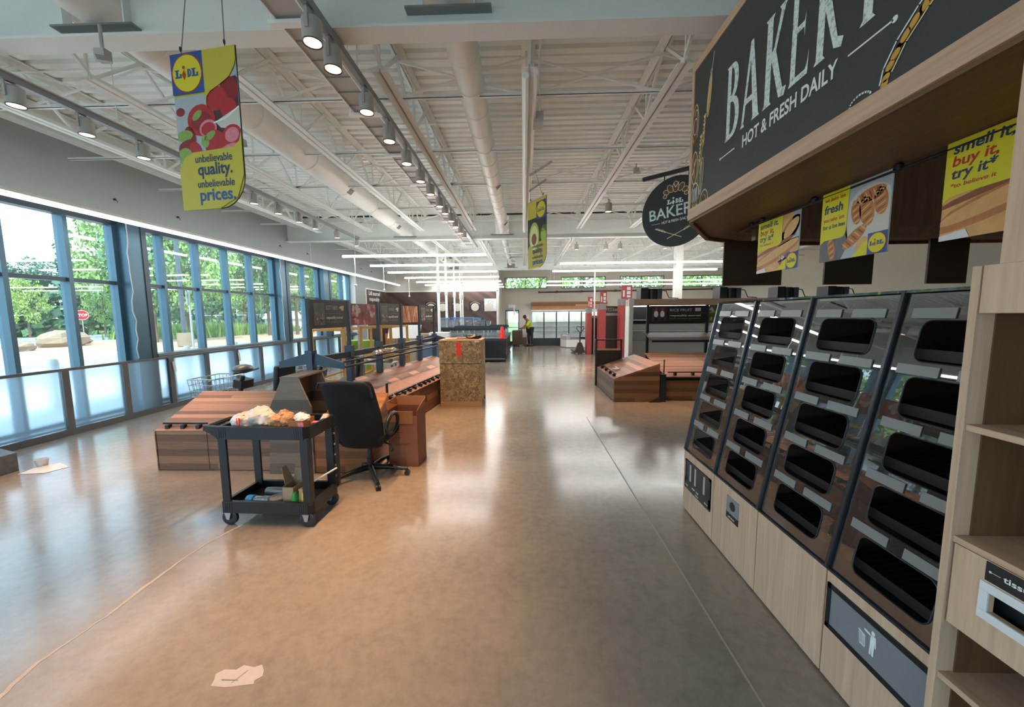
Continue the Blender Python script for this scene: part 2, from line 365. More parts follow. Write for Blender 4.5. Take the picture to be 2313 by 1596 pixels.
    def ball(s, c, r, mat=None, nu=12, nv=8, jitter=0.0, seed=0):
        rnd = random.Random(seed); c = Vector(c); r = r if isinstance(r, (tuple, list)) else (r, r, r); v, f = [], []
        for i in range(nv+1):
            th = PI*i/nv
            for j in range(nu):
                k = 1+jitter*(rnd.random()-0.5)*2 if 0 < i < nv else 1
                v.append(c+Vector((r[0]*math.sin(th)*math.cos(2*PI*j/nu)*k, r[1]*math.sin(th)*math.sin(2*PI*j/nu)*k, -r[2]*math.cos(th)*k)))
        for i in range(nv):
            for j in range(nu): f.append((i*nu+j, i*nu+(j+1) % nu, (i+1)*nu+(j+1) % nu, (i+1)*nu+j))
        return s.add(v, f, mat)
    def build(s, name, mat=None, parent=None, smooth=False, bevel=0.0, base=None):
        me = bpy.data.meshes.new(name); o = bpy.data.objects.new(name, me); COL.objects.link(o)
        if parent is not None:
            W = frame(parent); inv = W.inverted(); o.parent = parent; FRAME[o.name] = W
        else:
            if base is None:
                xs = [p.x for p in s.v]; ys = [p.y for p in s.v]; zs = [p.z for p in s.v]
                base = ((min(xs)+max(xs))/2, (min(ys)+max(ys))/2, min(zs))
            W = Matrix.Translation(base); o.location = base; inv = W.inverted(); FRAME[o.name] = W
        me.from_pydata([tuple(inv @ p) for p in s.v], [], s.f)
        mats = s.mats if s.mats else [mat]
        for k in mats: me.materials.append(M[k] if isinstance(k, str) else k)
        if s.mats: me.polygons.foreach_set('material_index', s.m)
        import bmesh
        bm = bmesh.new(); bm.from_mesh(me); bmesh.ops.recalc_face_normals(bm, faces=bm.faces[:]); bm.to_mesh(me); bm.free()
        if smooth:
            me.polygons.foreach_set('use_smooth', [True]*len(me.polygons)); me.set_sharp_from_angle(angle=math.radians(38))
        me.update()
        if bevel:
            b = o.modifiers.new('edge', 'BEVEL'); b.width = bevel; b.segments = 2; b.limit_method = 'ANGLE'; b.angle_limit = math.radians(40); b.harden_normals = False
        return o
def thing(name, label, cat, loc=(0, 0, 0), rotz=0.0, group=None):
    o = bpy.data.objects.new(name, None); COL.objects.link(o); o.empty_display_size = 0.1
    o.location = loc; o.rotation_euler = (0, 0, rotz); FRAME[o.name] = Matrix.Translation(loc) @ Matrix.Rotation(rotz, 4, 'Z')
    return tag(o, label, cat, group)
def tag(o, label, cat, group=None):
    o['label'] = label; o['category'] = cat
    if group: o['group'] = group
    return o
def struct(o): o['kind'] = 'structure'; return o
def X(loc, rotz=0.0): return Matrix.Translation(loc) @ Matrix.Rotation(rotz, 4, 'Z')
def dup(root, loc, rotz=0.0, label=None, group=None, scale=None):
    r = root.copy(); COL.objects.link(r); r.location = loc; r.rotation_euler = (0, 0, rotz)
    if scale: r.scale = scale if isinstance(scale, (tuple, list)) else (scale,)*3
    if label: r['label'] = label
    if group: r['group'] = group
    W = Matrix.Translation(loc) @ Matrix.Rotation(rotz, 4, 'Z'); FRAME[r.name] = W
    def kids(a, b):
        for ch in list(a.children):
            c = ch.copy(); COL.objects.link(c); c.parent = b; FRAME[c.name] = W; kids(ch, c)
    kids(root, r); return r

# ------------------------------------------------------------------ flat prints and lettering
class Plane:
    """Local frame of a printed face: U to the reader's right, V up, N towards the reader."""
    def __init__(s, o, u, v): s.o, s.u, s.v = Vector(o), Vector(u).normalized(), Vector(v).normalized(); s.n = s.u.cross(s.v).normalized()
    def at(s, x, y, d=0.0): return s.o+s.u*x+s.v*y+s.n*d
LAY = 0.0006
class Print(MB):
    def __init__(s, pl): super().__init__(); s.pl = pl
    def poly(s, pts, mat, lay=1): return s.add([s.pl.at(x, y, LAY*lay) for x, y in pts], [tuple(range(len(pts)))], mat)
    def ell(s, cx, cy, a, b, mat, lay=1, rot=0.0, n=20, clip=None):
        c, k = math.cos(rot), math.sin(rot); pts = []
        for i in range(n):
            t = 2*PI*i/n; x, y = a*math.cos(t), b*math.sin(t); x, y = cx+x*c-y*k, cy+x*k+y*c
            if clip: x, y = min(max(x, clip[0]), clip[1]), min(max(y, clip[2]), clip[3])
            pts.append((x, y))
        return s.poly(pts, mat, lay)
    def rect(s, x0, x1, y0, y1, mat, lay=1): return s.poly([(x0, y0), (x1, y0), (x1, y1), (x0, y1)], mat, lay)
    def line(s, pts, w, mat, lay=2, closed=False):
        n = len(pts)
        for i in range(n if closed else n-1):
            (x0, y0), (x1, y1) = pts[i], pts[(i+1) % n]; dx, dy = x1-x0, y1-y0; l = math.hypot(dx, dy) or 1
            px, py = -dy/l*w/2, dx/l*w/2; ex, ey = dx/l*w*0.3, dy/l*w*0.3
            s.poly([(x0-ex+px, y0-ey+py), (x0-ex-px, y0-ey-py), (x1+ex-px, y1+ey-py), (x1+ex+px, y1+ey+py)], mat, lay)
        return s
    def arc(s, cx, cy, a, b, t0, t1, w, mat, lay=2, n=14, rot=0.0):
        c, k = math.cos(rot), math.sin(rot); pts = []
        for i in range(n+1):
            t = t0+(t1-t0)*i/n; x, y = a*math.cos(t), b*math.sin(t); pts.append((cx+x*c-y*k, cy+x*k+y*c))
        return s.line(pts, w, mat, lay)
    def text(s, txt, x, y, size, mat, bold=0.0, sx=1.0, lay=3, align='LEFT', rot=0.0, shear=0.0, fit=None, bend=None, rag=0.0):
        """Lettering with its baseline starting at (X, Y); FIT squeezes it to that width."""
        cu = bpy.data.curves.new('t', 'FONT'); cu.body = txt; cu.size = size; cu.align_x = 'LEFT'; cu.offset = bold*size; cu.shear = shear; cu.resolution_u = 4
        ob = bpy.data.objects.new('t', cu); COL.objects.link(ob)
        dg = bpy.context.evaluated_depsgraph_get(); dg.update(); me = bpy.data.meshes.new_from_object(ob.evaluated_get(dg))
        vs = [(v.co.x, v.co.y) for v in me.vertices]; fs = [tuple(p.vertices) for p in me.polygons]
        bpy.data.objects.remove(ob); bpy.data.curves.remove(cu); bpy.data.meshes.remove(me)
        if not vs: return s
        x0 = min(p[0] for p in vs); x1 = max(p[0] for p in vs); w = x1-x0
        if fit: sx = fit/w
        off = {'LEFT': 0, 'CENTER': -w*sx/2, 'RIGHT': -w*sx}[align]; c, k = math.cos(rot), math.sin(rot); out = []
        for px, py in vs:
            px = (px-x0)*sx+off
            if bend: py += bend*((px-(off+w*sx/2))/(w*sx/2))**2
            out.append(s.pl.at(x+px*c-py*k, y+px*k+py*c, LAY*lay))
        return s.add(out, fs, mat)
def logo(pr, x, y, w, lay=2, mono=False, square=True):
    """The shop's roundel: yellow disc ringed red in a blue square, blue slab letters with a red dotted i."""
    if square: pr.rect(x-w/2, x+w/2, y-w/2, y+w/2, 'blue', lay)
    if not mono:
        pr.ell(x, y, w*0.475, w*0.475, 'redink', lay+1, n=28); pr.ell(x, y, w*0.445, w*0.445, 'yellow', lay+2, n=28)
    ink = 'ink_w' if mono else 'blue'; dot = 'ink_w' if mono else 'redink'
    h = w*0.2; q = w*0.07; y0 = y-h*0.5
    def L(cx):
        pr.rect(cx-0.09*w, cx-0.02*w, y0, y0+h, ink, lay+3); pr.rect(cx-0.12*w, cx+0.015*w, y0+h*0.86, y0+h, ink, lay+4)
        pr.rect(cx-0.12*w, cx+0.085*w, y0, y0+h*0.2, ink, lay+4); pr.rect(cx+0.035*w, cx+0.085*w, y0, y0+h*0.5, ink, lay+5)
    L(x-0.25*w); L(x+0.27*w)
    pr.rect(x+0.02*w, x+0.075*w, y0, y0+h, ink, lay+3)
    n = 10; ring = [(x+0.06*w+0.09*w*math.sin(PI*i/n), y-h*0.5*math.cos(PI*i/n)) for i in range(n+1)]; inn = [(x+0.075*w+0.03*w*math.sin(PI*i/n), y-h*0.28*math.cos(PI*i/n)) for i in range(n+1)]
    for i in range(n): pr.poly([ring[i], ring[i+1], inn[i+1], inn[i]], ink, lay+4)
    a = x-0.085*w
    pr.poly([(a, y-h*0.8), (a+0.065*w, y-h*0.15), (a, y+h*0.42), (a-0.065*w, y-h*0.15)], dot, lay+6); pr.ell(a, y+h*0.72, w*0.042, w*0.042, dot, lay+6, n=12)
# ------------------------------------------------------------------ room shell
XW, YB, YC = -6.98, 22.0, 19.5          # window wall face, back wall, dark panelled wall
ZD, Y0 = 4.63, -5.0                      # roof deck, wall behind the camera
def shell():
    b = MB(); b.box(-7.6, 12.2, Y0-0.2, YB+0.3, -0.12, 0.0, 'floor'); struct(b.build('floor', base=(0, 0, 0)))
    # corrugated roof deck, ribs run across the aisle
    b = MB(); prof = []; y = Y0-0.1
    while y < YB+0.2:
        prof += [(y, ZD), (y+0.085, ZD), (y+0.105, ZD+0.045), (y+0.14, ZD+0.045)]; y += 0.16
    n = len(prof); v = [(-7.5, p[0], p[1]) for p in prof]+[(12.2, p[0], p[1]) for p in prof]
    b.add(v, [(i, i+1, n+i+1, n+i) for i in range(n-1)], 'ceil'); b.box(-7.6, 12.3, Y0-0.3, YB+0.3, ZD+0.1, ZD+0.2, 'ceil')
    struct(b.build('ceiling', base=(0, 8, ZD)))
    # window wall: solid above the glazing and past its end
    b = MB(); b.box(-7.45, XW, Y0, 15.8, 3.44, ZD, 'wall_l'); b.box(-7.45, XW, 15.82, YC+2.7, 0, ZD, 'wall_l'); b.box(-7.45, -7.32, 15.8, 15.82, 0, 3.44, 'white')
    b.box(-7.45, XW, Y0, Y0+0.3, 0, 3.44, 'wall_l'); b.box(-7.42, XW, Y0, 15.8, -0.05, 0.1, 'frame_d'); struct(b.build('wall_left'))
    b = MB(); b.box(-7.3, XW+0.012, 15.80, 15.835, 0.1, 3.44, 'white'); struct(b.build('trim_1'))
    # dark panelled wall on the left, pale wall with clerestories on the right
    b = MB(); b.box(XW, -1.22, YC, YC+0.2, 0, ZD, 'wall'); b.box(-1.42, -1.22, YC+0.2, YB, 0, ZD, 'wall'); struct(b.build('wall_back_left'))
    cl = [(-1.06, 1.36), (2.16, 4.65), (5.44, 7.93), (8.75, 11.3)]
    b = MB(); b.box(-1.22, 12.2, YB, YB+0.25, 3.84, ZD, 'wall'); b.box(-0.24, 12.2, YB, YB+0.25, 0, 3.2, 'wall'); b.box(-1.22, -0.24, YB, YB+0.25, 2.0, 3.2, 'wall'); b.box(-1.22, -1.04, YB, YB+0.25, 0, 2.0, 'wall')
    xs = [-1.22]+[k for c in cl for k in c]+[12.2]
    for i in range(0, len(xs), 2): b.box(xs[i], xs[i+1], YB, YB+0.25, 3.2, 3.84, 'wall')
    struct(b.build('wall_back'))
    b = MB(); b.box(12.0, 12.2, Y0, YB, 0, ZD, 'wall'); struct(b.build('wall_right'))
    b = MB(); b.box(-7.45, 12.2, Y0-0.2, Y0, 3.5, ZD, 'wall'); b.box(-7.45, -6.4, Y0-0.2, Y0, 0, 3.5, 'wall'); b.box(2.0, 12.2, Y0-0.2, Y0, 0, 3.5, 'wall'); struct(b.build('wall_front'))
    r = struct(bpy.data.objects.new('window_10', None)); COL.objects.link(r); r.location = (0.3, Y0, 0); FRAME[r.name] = Matrix.Translation(r.location)  # unseen glazing added behind the camera so sky light brightens the room
    m = MB(); m.box(-6.4, 2.0, Y0-0.12, Y0-0.02, 0, 0.1, 'frame'); m.box(-6.4, 2.0, Y0-0.12, Y0-0.02, 3.4, 3.5, 'frame'); m.box(-6.4, 2.0, Y0-0.1, Y0-0.04, 2.3, 2.36, 'frame')
    for k in range(7): m.box(-6.4+k*1.2, -6.33+k*1.2, Y0-0.12, Y0-0.02, 0.1, 3.4, 'frame')
    m.build('window_frame', parent=r); m = MB(); m.box(-6.4, 2.0, Y0-0.07, Y0-0.065, 0.1, 3.4, 'glass'); m.build('pane', parent=r)
    for i, (a, c) in enumerate(cl):
        r = struct(bpy.data.objects.new('window_%d' % (i+6), None)); COL.objects.link(r); r.location = ((a+c)/2, YB, 3.2); FRAME[r.name] = Matrix.Translation(r.location)
        m = MB(); t = 0.035
        for z in (3.2, 3.84-t): m.box(a, c, YB+0.02, YB+0.1, z, z+t, 'frame_d')
        for x in (a, (a+c)/2-t/2, c-t): m.box(x, x+t, YB+0.02, YB+0.1, 3.2, 3.84, 'frame_d')
        m.build('window_frame', parent=r); m = MB(); m.box(a, c, YB+0.055, YB+0.06, 3.2, 3.84, 'glass'); m.build('pane', parent=r)
    r = struct(bpy.data.objects.new('door_1', None)); COL.objects.link(r); r.location = (-0.64, YB, 0); FRAME[r.name] = Matrix.Translation(r.location)
    m = MB(); m.box(-1.04, -0.98, YB+0.0, YB+0.1, 0, 2.0, 'frame_d'); m.box(-0.30, -0.24, YB, YB+0.1, 0, 2.0, 'frame_d'); m.box(-1.04, -0.24, YB, YB+0.1, 1.92, 2.0, 'frame_d'); m.box(-1.0, -0.28, YB+0.02, YB+0.08, 0, 0.2, 'frame_d'); m.build('door_frame', parent=r)
    m = MB(); m.box(-0.98, -0.3, YB+0.045, YB+0.05, 0.2, 1.92, 'glass'); m.build('pane', parent=r)
    m = MB(); m.box(-0.95, -0.33, YB-0.02, YB+0.03, 0.98, 1.03, 'silver'); m.build('push_bar', parent=r)
    # dark diagonal-board panelling with its white edge strip
    m, nt, p = newmat('diagonal_boards'); tc = nt.nodes.new('ShaderNodeTexCoord'); dt = nt.nodes.new('ShaderNodeVectorMath'); dt.operation = 'DOT_PRODUCT'
    dt.inputs[1].default_value = (3.0, 3.0, 4.4); nt.links.new(tc.outputs['Object'], dt.inputs[0]); fl = nt.nodes.new('ShaderNodeMath'); fl.operation = 'FLOOR'; nt.links.new(dt.outputs['Value'], fl.inputs[0])
    wn = nt.nodes.new('ShaderNodeTexWhiteNoise'); wn.noise_dimensions = '1D'; nt.links.new(fl.outputs[0], wn.inputs['W'])
    nt.links.new(ramp(nt, wn.outputs['Value'], [(0, '#3f302a'), (0.5, '#4d3a33'), (1, '#5c463d')]), p.inputs['Base Color']); p.inputs['Roughness'].default_value = 0.6; M['diag'] = m
    b = MB(); b.box(XW, -1.36, YC-0.03, YC, 0, 2.92, 'diag'); b.box(-1.36, -1.28, YC-0.035, YC, 0, 2.97, 'white'); b.box(XW, -1.28, YC-0.035, YC, 2.92, 2.97, 'white'); struct(b.build('trim_2'))
    b = MB(); b.box(XW, XW+0.03, 16.9, YC-0.03, 0, 2.92, 'diag'); b.box(XW, XW+0.035, 16.85, 16.9, 0, 2.97, 'white'); b.box(XW, XW+0.035, 16.9, YC-0.03, 2.92, 2.97, 'white'); struct(b.build('trim_3'))
    t = thing('wall_lettering', 'white two-line lettering on the dark boards of the left wall', 'lettering', (XW+0.035, 17.4, 2.55))
    pr = Print(Plane((XW+0.033, 17.0, 2.5), (0, 1, 0), (0, 0, 1))); pr.text('Lidl sourced', 0.15, 0.18, 0.26, 'ink_w', 0.02, fit=1.35); pr.text('responsibly', 0.2, -0.08, 0.26, 'ink_w', 0.02, fit=1.2); pr.build('lettering', parent=t)
    # floor joint, filled crack
    b = MB(); b.box(1.058, 1.068, -1.0, 6.4, 0, 0.0012, 'joint'); struct(b.build('floor_joint'))
    b = MB(); pts = [(-2.36, 3.05), (-2.47, 2.75), (-2.49, 2.4), (-2.47, 2.0), (-2.49, 1.67), (-2.42, 1.45), (-2.35, 1.2), (-2.4, 0.8)]
    rnd = random.Random(4)
    fine = []
    for (xa, ya), (xb, yb) in zip(pts, pts[1:]):
        for k in range(8): t_ = k/8; fine.append((xa+(xb-xa)*t_+rnd.uniform(-.006, .006), ya+(yb-ya)*t_))
    for (xa, ya), (xb, yb) in zip(fine, fine[1:]):
        w0 = 0.009+0.004*math.sin(ya*9); b.add([(xa-w0, ya, 0.0012), (xa+w0, ya, 0.0012), (xb+w0, yb, 0.0012), (xb-w0, yb, 0.0012)], [(0, 1, 2, 3)], 'crack')
    struct(b.build('floor_crack_line'))
shell()

def glazing():
    T0, T1, ZS, ZT, ZH = 0.14, 3.36, 1.06, 2.36, 3.36
    xg = -7.26
    bays = [(-1.4, 2.3, [-0.6, 0.2, 0.95, 1.65]), (2.64, 6.70, [3.35, 4.25, 5.15, 5.93]), (7.05, 10.97, [7.54, 8.37, 9.20, 10.03]), (11.32, 13.38, [11.63, 12.46]), (13.84, 15.79, [14.2, 15.09])]
    for i, (a, c, ms) in enumerate(bays):
        r = struct(bpy.data.objects.new('window_%d' % (i+1), None)); COL.objects.link(r); r.location = (xg, (a+c)/2, 0.1); FRAME[r.name] = Matrix.Translation(r.location)
        m = MB(); w = 0.07
        m.box(xg-0.06, xg+0.08, a, c, 0.1, T0, 'frame'); m.box(xg-0.06, xg+0.1, a, c, ZH, ZH+0.09, 'frame_d')
        for y in (a, c-w): m.box(xg-0.06, xg+0.09, y, y+w, 0.1, ZH, 'frame')
        m.build('window_frame', parent=r)
        for y in ms:
            m = MB(); m.box(xg-0.06, xg+0.10, y-0.03, y+0.03, T0, ZH, 'frame'); m.box(xg+0.10, xg+0.104, y-0.03, y+0.03, T0, ZH, 'frame'); m.build('mullion', parent=r)
        m = MB(); m.box(xg-0.04, xg+0.07, a+w, c-w, ZT-0.03, ZT+0.03, 'frame_d'); m.build('transom', parent=r)
        m = MB(); m.box(xg-0.004, xg, a+w, c-w, T0, ZH, 'glass'); m.build('pane', parent=r)
        if i != 1 and i != 0:
            m = MB(); m.box(xg-0.04, -6.97, a, c, ZS-0.05, ZS, 'grey'); m.box(xg-0.05, -6.98, a, c, ZS-0.12, ZS-0.05, 'frame_d'); m.build('window_sill', parent=r)
    for k, (a, c) in enumerate(((2.3, 2.64), (6.70, 7.05), (10.97, 11.32), (13.38, 13.84))):
        m = MB(); m.box(-7.3, -7.0, a, c, 0.0, 3.44, 'frame'); m.box(-7.0, -6.985, c-0.09, c, 0.0, 3.44, 'frame_d'); struct(m.build('column_%d' % (k+1)))
        if k in (1, 2):
            m = MB(); rnd = random.Random(k); pts = [(-6.975, a-0.02+rnd.uniform(-.03, .03), z) for z in [3.4-0.17*q for q in range(15)]]
            pts[0] = (-6.99, a+0.01, 3.45); m.tube(pts, 0.008, 6, 'plastic_w'); o = m.build('hanging_cable', smooth=True)
            tag(o, 'loose white cable hanging down beside the %s blue window column' % ('nearer' if k == 1 else 'farther'), 'cable')
    # steel ledge and edge beam over the window wall
    m = MB(); m.box(XW-0.02, XW+0.10, Y0, YC, 4.43, 4.455, 'steel'); m.box(XW, XW+0.012, Y0, YC, 4.455, 4.6, 'steel'); struct(m.build('trim_4'))
    m = MB(); m.box(-6.62, -6.46, Y0, 11.3, 4.30, 4.32, 'girder'); m.box(-6.548, -6.532, Y0, 11.3, 4.32, 4.6, 'girder'); m.box(-6.62, -6.46, Y0, 11.3, 4.59, 4.605, 'girder'); struct(m.build('beam_4'))
    # frosted screen in front of the glazing
    t = thing('frosted_screen', 'waist-high screen of frosted glass panels along the window wall', 'glass screen', (-6.82, 8.0, 0))
    m = MB(); m.box(-6.85, -6.79, 1.0, 15.5, 0.97, 1.01, 'rail'); m.build('top_rail', parent=t)
    m = MB(); m.box(-6.85, -6.79, 1.0, 15.5, 0.0, 0.10, 'rail'); m.build('bottom_rail', parent=t)
    ys = [5.40-0.85*k for k in range(5, 0, -1)]+[5.40+0.852*k for k in range(12)]
    for k, y in enumerate(ys):
        m = MB(); m.box(-6.85, -6.79, y-0.045, y+0.045, 0.1, 0.97, 'rail'); m.build('post', parent=t)
        if k in (7, 9):
            m = MB(); m.obox((-6.775, y+0.04, 0.80), (0.012, 0.05, 0.2), (0.12, 0, 0), 'plastic_w'); m.build('paper_tag', parent=t)
    for a, c in zip(ys, ys[1:]):
        m = MB(); m.box(-6.824, -6.818, a+0.045, c-0.045, 0.1, 0.97, 'frosted'); m.build('frosted_panel', parent=t)
    # wall spring clips above the windows
    src = None
    for y in (4.75, 6.55, 7.75, 11.0, 12.4, 16.5, 17.6):
        m = MB(); m.box(XW-0.02, XW+0.03, y-0.012, y+0.012, 3.745, 3.775, 'charcoal'); m.tube([(XW+0.03, y, 3.76), (XW+0.045, y+0.005, 3.735), (XW+0.04, y+0.02, 3.71)], 0.005, 6, 'charcoal')
        o = m.build('wall_clip', smooth=True); tag(o, 'small dark wire clip on the grey wall above the window light strip', 'clip', 'wire clips above the windows')
glazing()

def roof_steel():
    for n, y in ((1, 3.21), (2, 11.42), (3, 19.38)):
        m = MB(); m.box(-7.0, 12.0, y-0.095, y+0.095, 3.94, 3.96, 'girder'); m.box(-7.0, 12.0, y-0.095, y+0.095, ZD-0.02, ZD, 'girder')
        ducts = ((-0.56, 4.26, 0.15), (-3.36, 4.26, 0.2)) if n == 1 else ((-0.6, 4.24, 0.15), (-3.45, 4.26, 0.19))
        cuts = sorted((x-r-0.05, x+r+0.05, z-r-0.03) for x, z, r in ducts); xa = -7.0
        for a, c, zc in cuts:
            m.box(xa, a, y-0.008, y+0.008, 3.96, ZD, 'girder'); m.box(a, c, y-0.008, y+0.008, 3.96, zc, 'girder'); xa = c
        m.box(xa, 12.0, y-0.008, y+0.008, 3.96, ZD, 'girder')
        for x, z, r in ducts:
            m.box(x-0.33, x+0.33, y-0.09, y-0.008, z-r-0.04, z-r-0.025, 'grey')
            for s in (-1, 1): m.box(x+s*(r+0.05)-0.006, x+s*(r+0.05)+0.006, y-0.07, y-0.008, z-r-0.02, ZD-0.02, 'girder')
        struct(m.build('beam_%d' % n))
    xs = [-5.7, -4.25, -2.80, -1.36, 0.07, 1.53, 2.97, 4.42, 5.87, 7.32, 8.77, 10.2]
    words_ = ['first', 'second', 'third', 'fourth', 'fifth', 'sixth', 'seventh', 'eighth', 'ninth', 'tenth', 'eleventh', 'twelfth']
    ya, yb, zb, zt = 3.31, 11.32, 4.07, 4.58; L = yb-ya
    t = thing('roof_joist', 'x', 'roof joist', (0, 0, 0))
    def angle_pair(name, y0, y1, z):
        m = MB()
        for s in (-1, 1):
            m.box(s*0.008, s*0.075, y0, y1, z, z+0.008, 'steel'); m.box(s*0.008, s*0.016, y0, y1, z-(0.06 if z > 4.3 else 0), z+(0.008 if z > 4.3 else 0.068), 'steel')
        m.build(name, parent=t)
    angle_pair('bottom_chord', 0.56, L-0.5, zb); angle_pair('top_chord', 0.0, L, zt+0.03)
    m = MB(); k = 6; step = (L-1.06)/k; lo = [0.56+step*i for i in range(k+1)]
    m.bar((0, 0.05, zt), (0, lo[0]+0.05, zb+0.03), 0.03, 0.03, 'steel'); m.bar((0, L-0.05, zt), (0, lo[-1]-0.05, zb+0.03), 0.03, 0.03, 'steel')
    for i in range(k):
        mid = (lo[i]+lo[i+1])/2
        m.bar((0.02, lo[i]+0.03, zb+0.03), (0.02, mid, zt), 0.028, 0.028, 'steel'); m.bar((-0.02, mid, zt), (-0.02, lo[i+1]-0.03, zb+0.03), 0.028, 0.028, 'steel')
    for y in lo: m.bar((0, y, zb+0.03), (0, y, zt), 0.022, 0.022, 'steel')
    m.build('web', parent=t)
    for bay, y0 in (('near', ya), ('far', 11.52)):
        for i, x in enumerate(xs):
            lab = 'white open-web steel roof joist, %s from the window wall in the %s roof bay' % (words_[i], bay); g = 'roof joists of the %s bay' % bay
            if bay == 'near' and i == 0: t.location = (x, y0, 0); FRAME[t.name] = X((x, y0, 0)); t['label'] = lab; t['group'] = g
            else: dup(t, (x, y0, 0), 0, lab, g, (1, 1 if bay == 'near' else 0.968, 1))
    n = 1
    for y0 in (ya, 11.5):
        for yy in (1.15, 2.55, 4.0, 5.5, 6.8):
            m = MB(); y = y0+yy; m.box(-6.9, 12, y, y+0.035, zb+0.07, zb+0.075, 'steel'); m.box(-6.9, 12, y, y+0.006, zb+0.07, zb+0.105, 'steel'); m.box(-6.9, 12, y, y+0.035, zt-0.05, zt-0.044, 'steel')
            if yy in (1.15, 4.0, 6.8):
                for a, c in zip(xs[:-1], xs[1:]):
                    m.bar((a, y+0.01, zb+0.08), (c, y+0.01, zt-0.04), 0.02, 0.02, 'steel'); m.bar((a, y+0.03, zt-0.04), (c, y+0.03, zb+0.08), 0.02, 0.02, 'steel')
            o = struct(m.build('bridging_beam_%d' % n)); n += 1
    # black strip where the deck meets the far girder, steel column behind the produce wall
    m = MB(); m.box(-6.5, 12, 11.27, 11.32, 4.595, 4.625, 'black'); struct(m.build('trim_5'))
    m = MB(); m.box(4.40, 4.60, 11.32, 11.52, 0, 3.94, 'white'); m.box(4.36, 4.64, 11.28, 11.56, 3.72, 3.94, 'girder'); struct(m.build('column_5'))
    # round ducts
    def duct(name, lab, pts, r, rings):
        t = thing(name, lab, 'air duct', (pts[0][0], pts[0][1], pts[0][2]))
        m = MB(); m.tube(pts, r, 24, 'steel'); p0, p1 = Vector(pts[0]), Vector(pts[-1])
        for k in range(1, rings):
            c = p0.lerp(p1, k/rings); d = (p1-p0).normalized()*0.012; m.tube([c-d, c+d], r+0.006, 24, 'steel')
        m.build('duct_tube', parent=t, smooth=True)
        for f in (0.7, 0.93):
            c = p0.lerp(p1, f); m = MB(); m.obox(c+Vector((0.705*r, 0, -0.705*r)), (0.012, 0.15, 0.11), (0, 0.78, 0), 'register'); m.build('air_register', parent=t)
    duct('air_duct', 'round white spiral duct running down the middle of the near roof bay', [(-0.56, -1.5, 4.26), (-0.56, 11.33, 4.26)], 0.15, 26)
    duct('air_duct', 'fat round white duct running beside the windows through the near roof bay', [(-3.33, -1.5, 4.27), (-3.47, 11.33, 4.24)], 0.20, 10)
    duct('air_duct', 'slim round white duct continuing along the middle of the far roof bay', [(-0.62, 11.5, 4.26), (-0.62, 19.2, 4.26)], 0.10, 12)
    duct('air_duct', 'round white duct continuing along the window side of the far roof bay', [(-3.5, 11.5, 4.25), (-3.6, 19.2, 4.25)], 0.15, 8)
    # conduits strapped to the middle joist
    m = MB()
    for dx, z, r in ((-0.035, 4.02, 0.035), (0.06, 4.05, 0.028)): m.tube([(0.07+dx, 3.9, z), (0.07+dx, 10.8, z)], r, 8, 'steel')
    m.box(0.13, 0.25, 4.75, 4.95, 4.0, 4.12, 'lampgrey'); m.tube([(0.2, 3.4, 4.3), (0.17, 4.0, 4.25), (0.2, 4.7, 4.1)], 0.012, 6, 'steel')
    o = m.build('conduit_run', smooth=True); tag(o, 'pair of white conduits with a junction box strapped under the middle roof joist', 'conduit')
    for k, (y, dx) in enumerate(((6.5, 0.34), (7.3, 0.3))):
        m = MB(); m.tube([(0.12, y, 4.0), (0.12+dx, y-0.25, 4.12)], 0.02, 8, 'lampgrey'); o = m.build('tube_stub', smooth=True)
        tag(o, 'short pale tube sticking out %s the middle roof joist' % ('sideways nearer from' if k == 0 else 'sideways farther from'), 'pipe')
roof_steel()

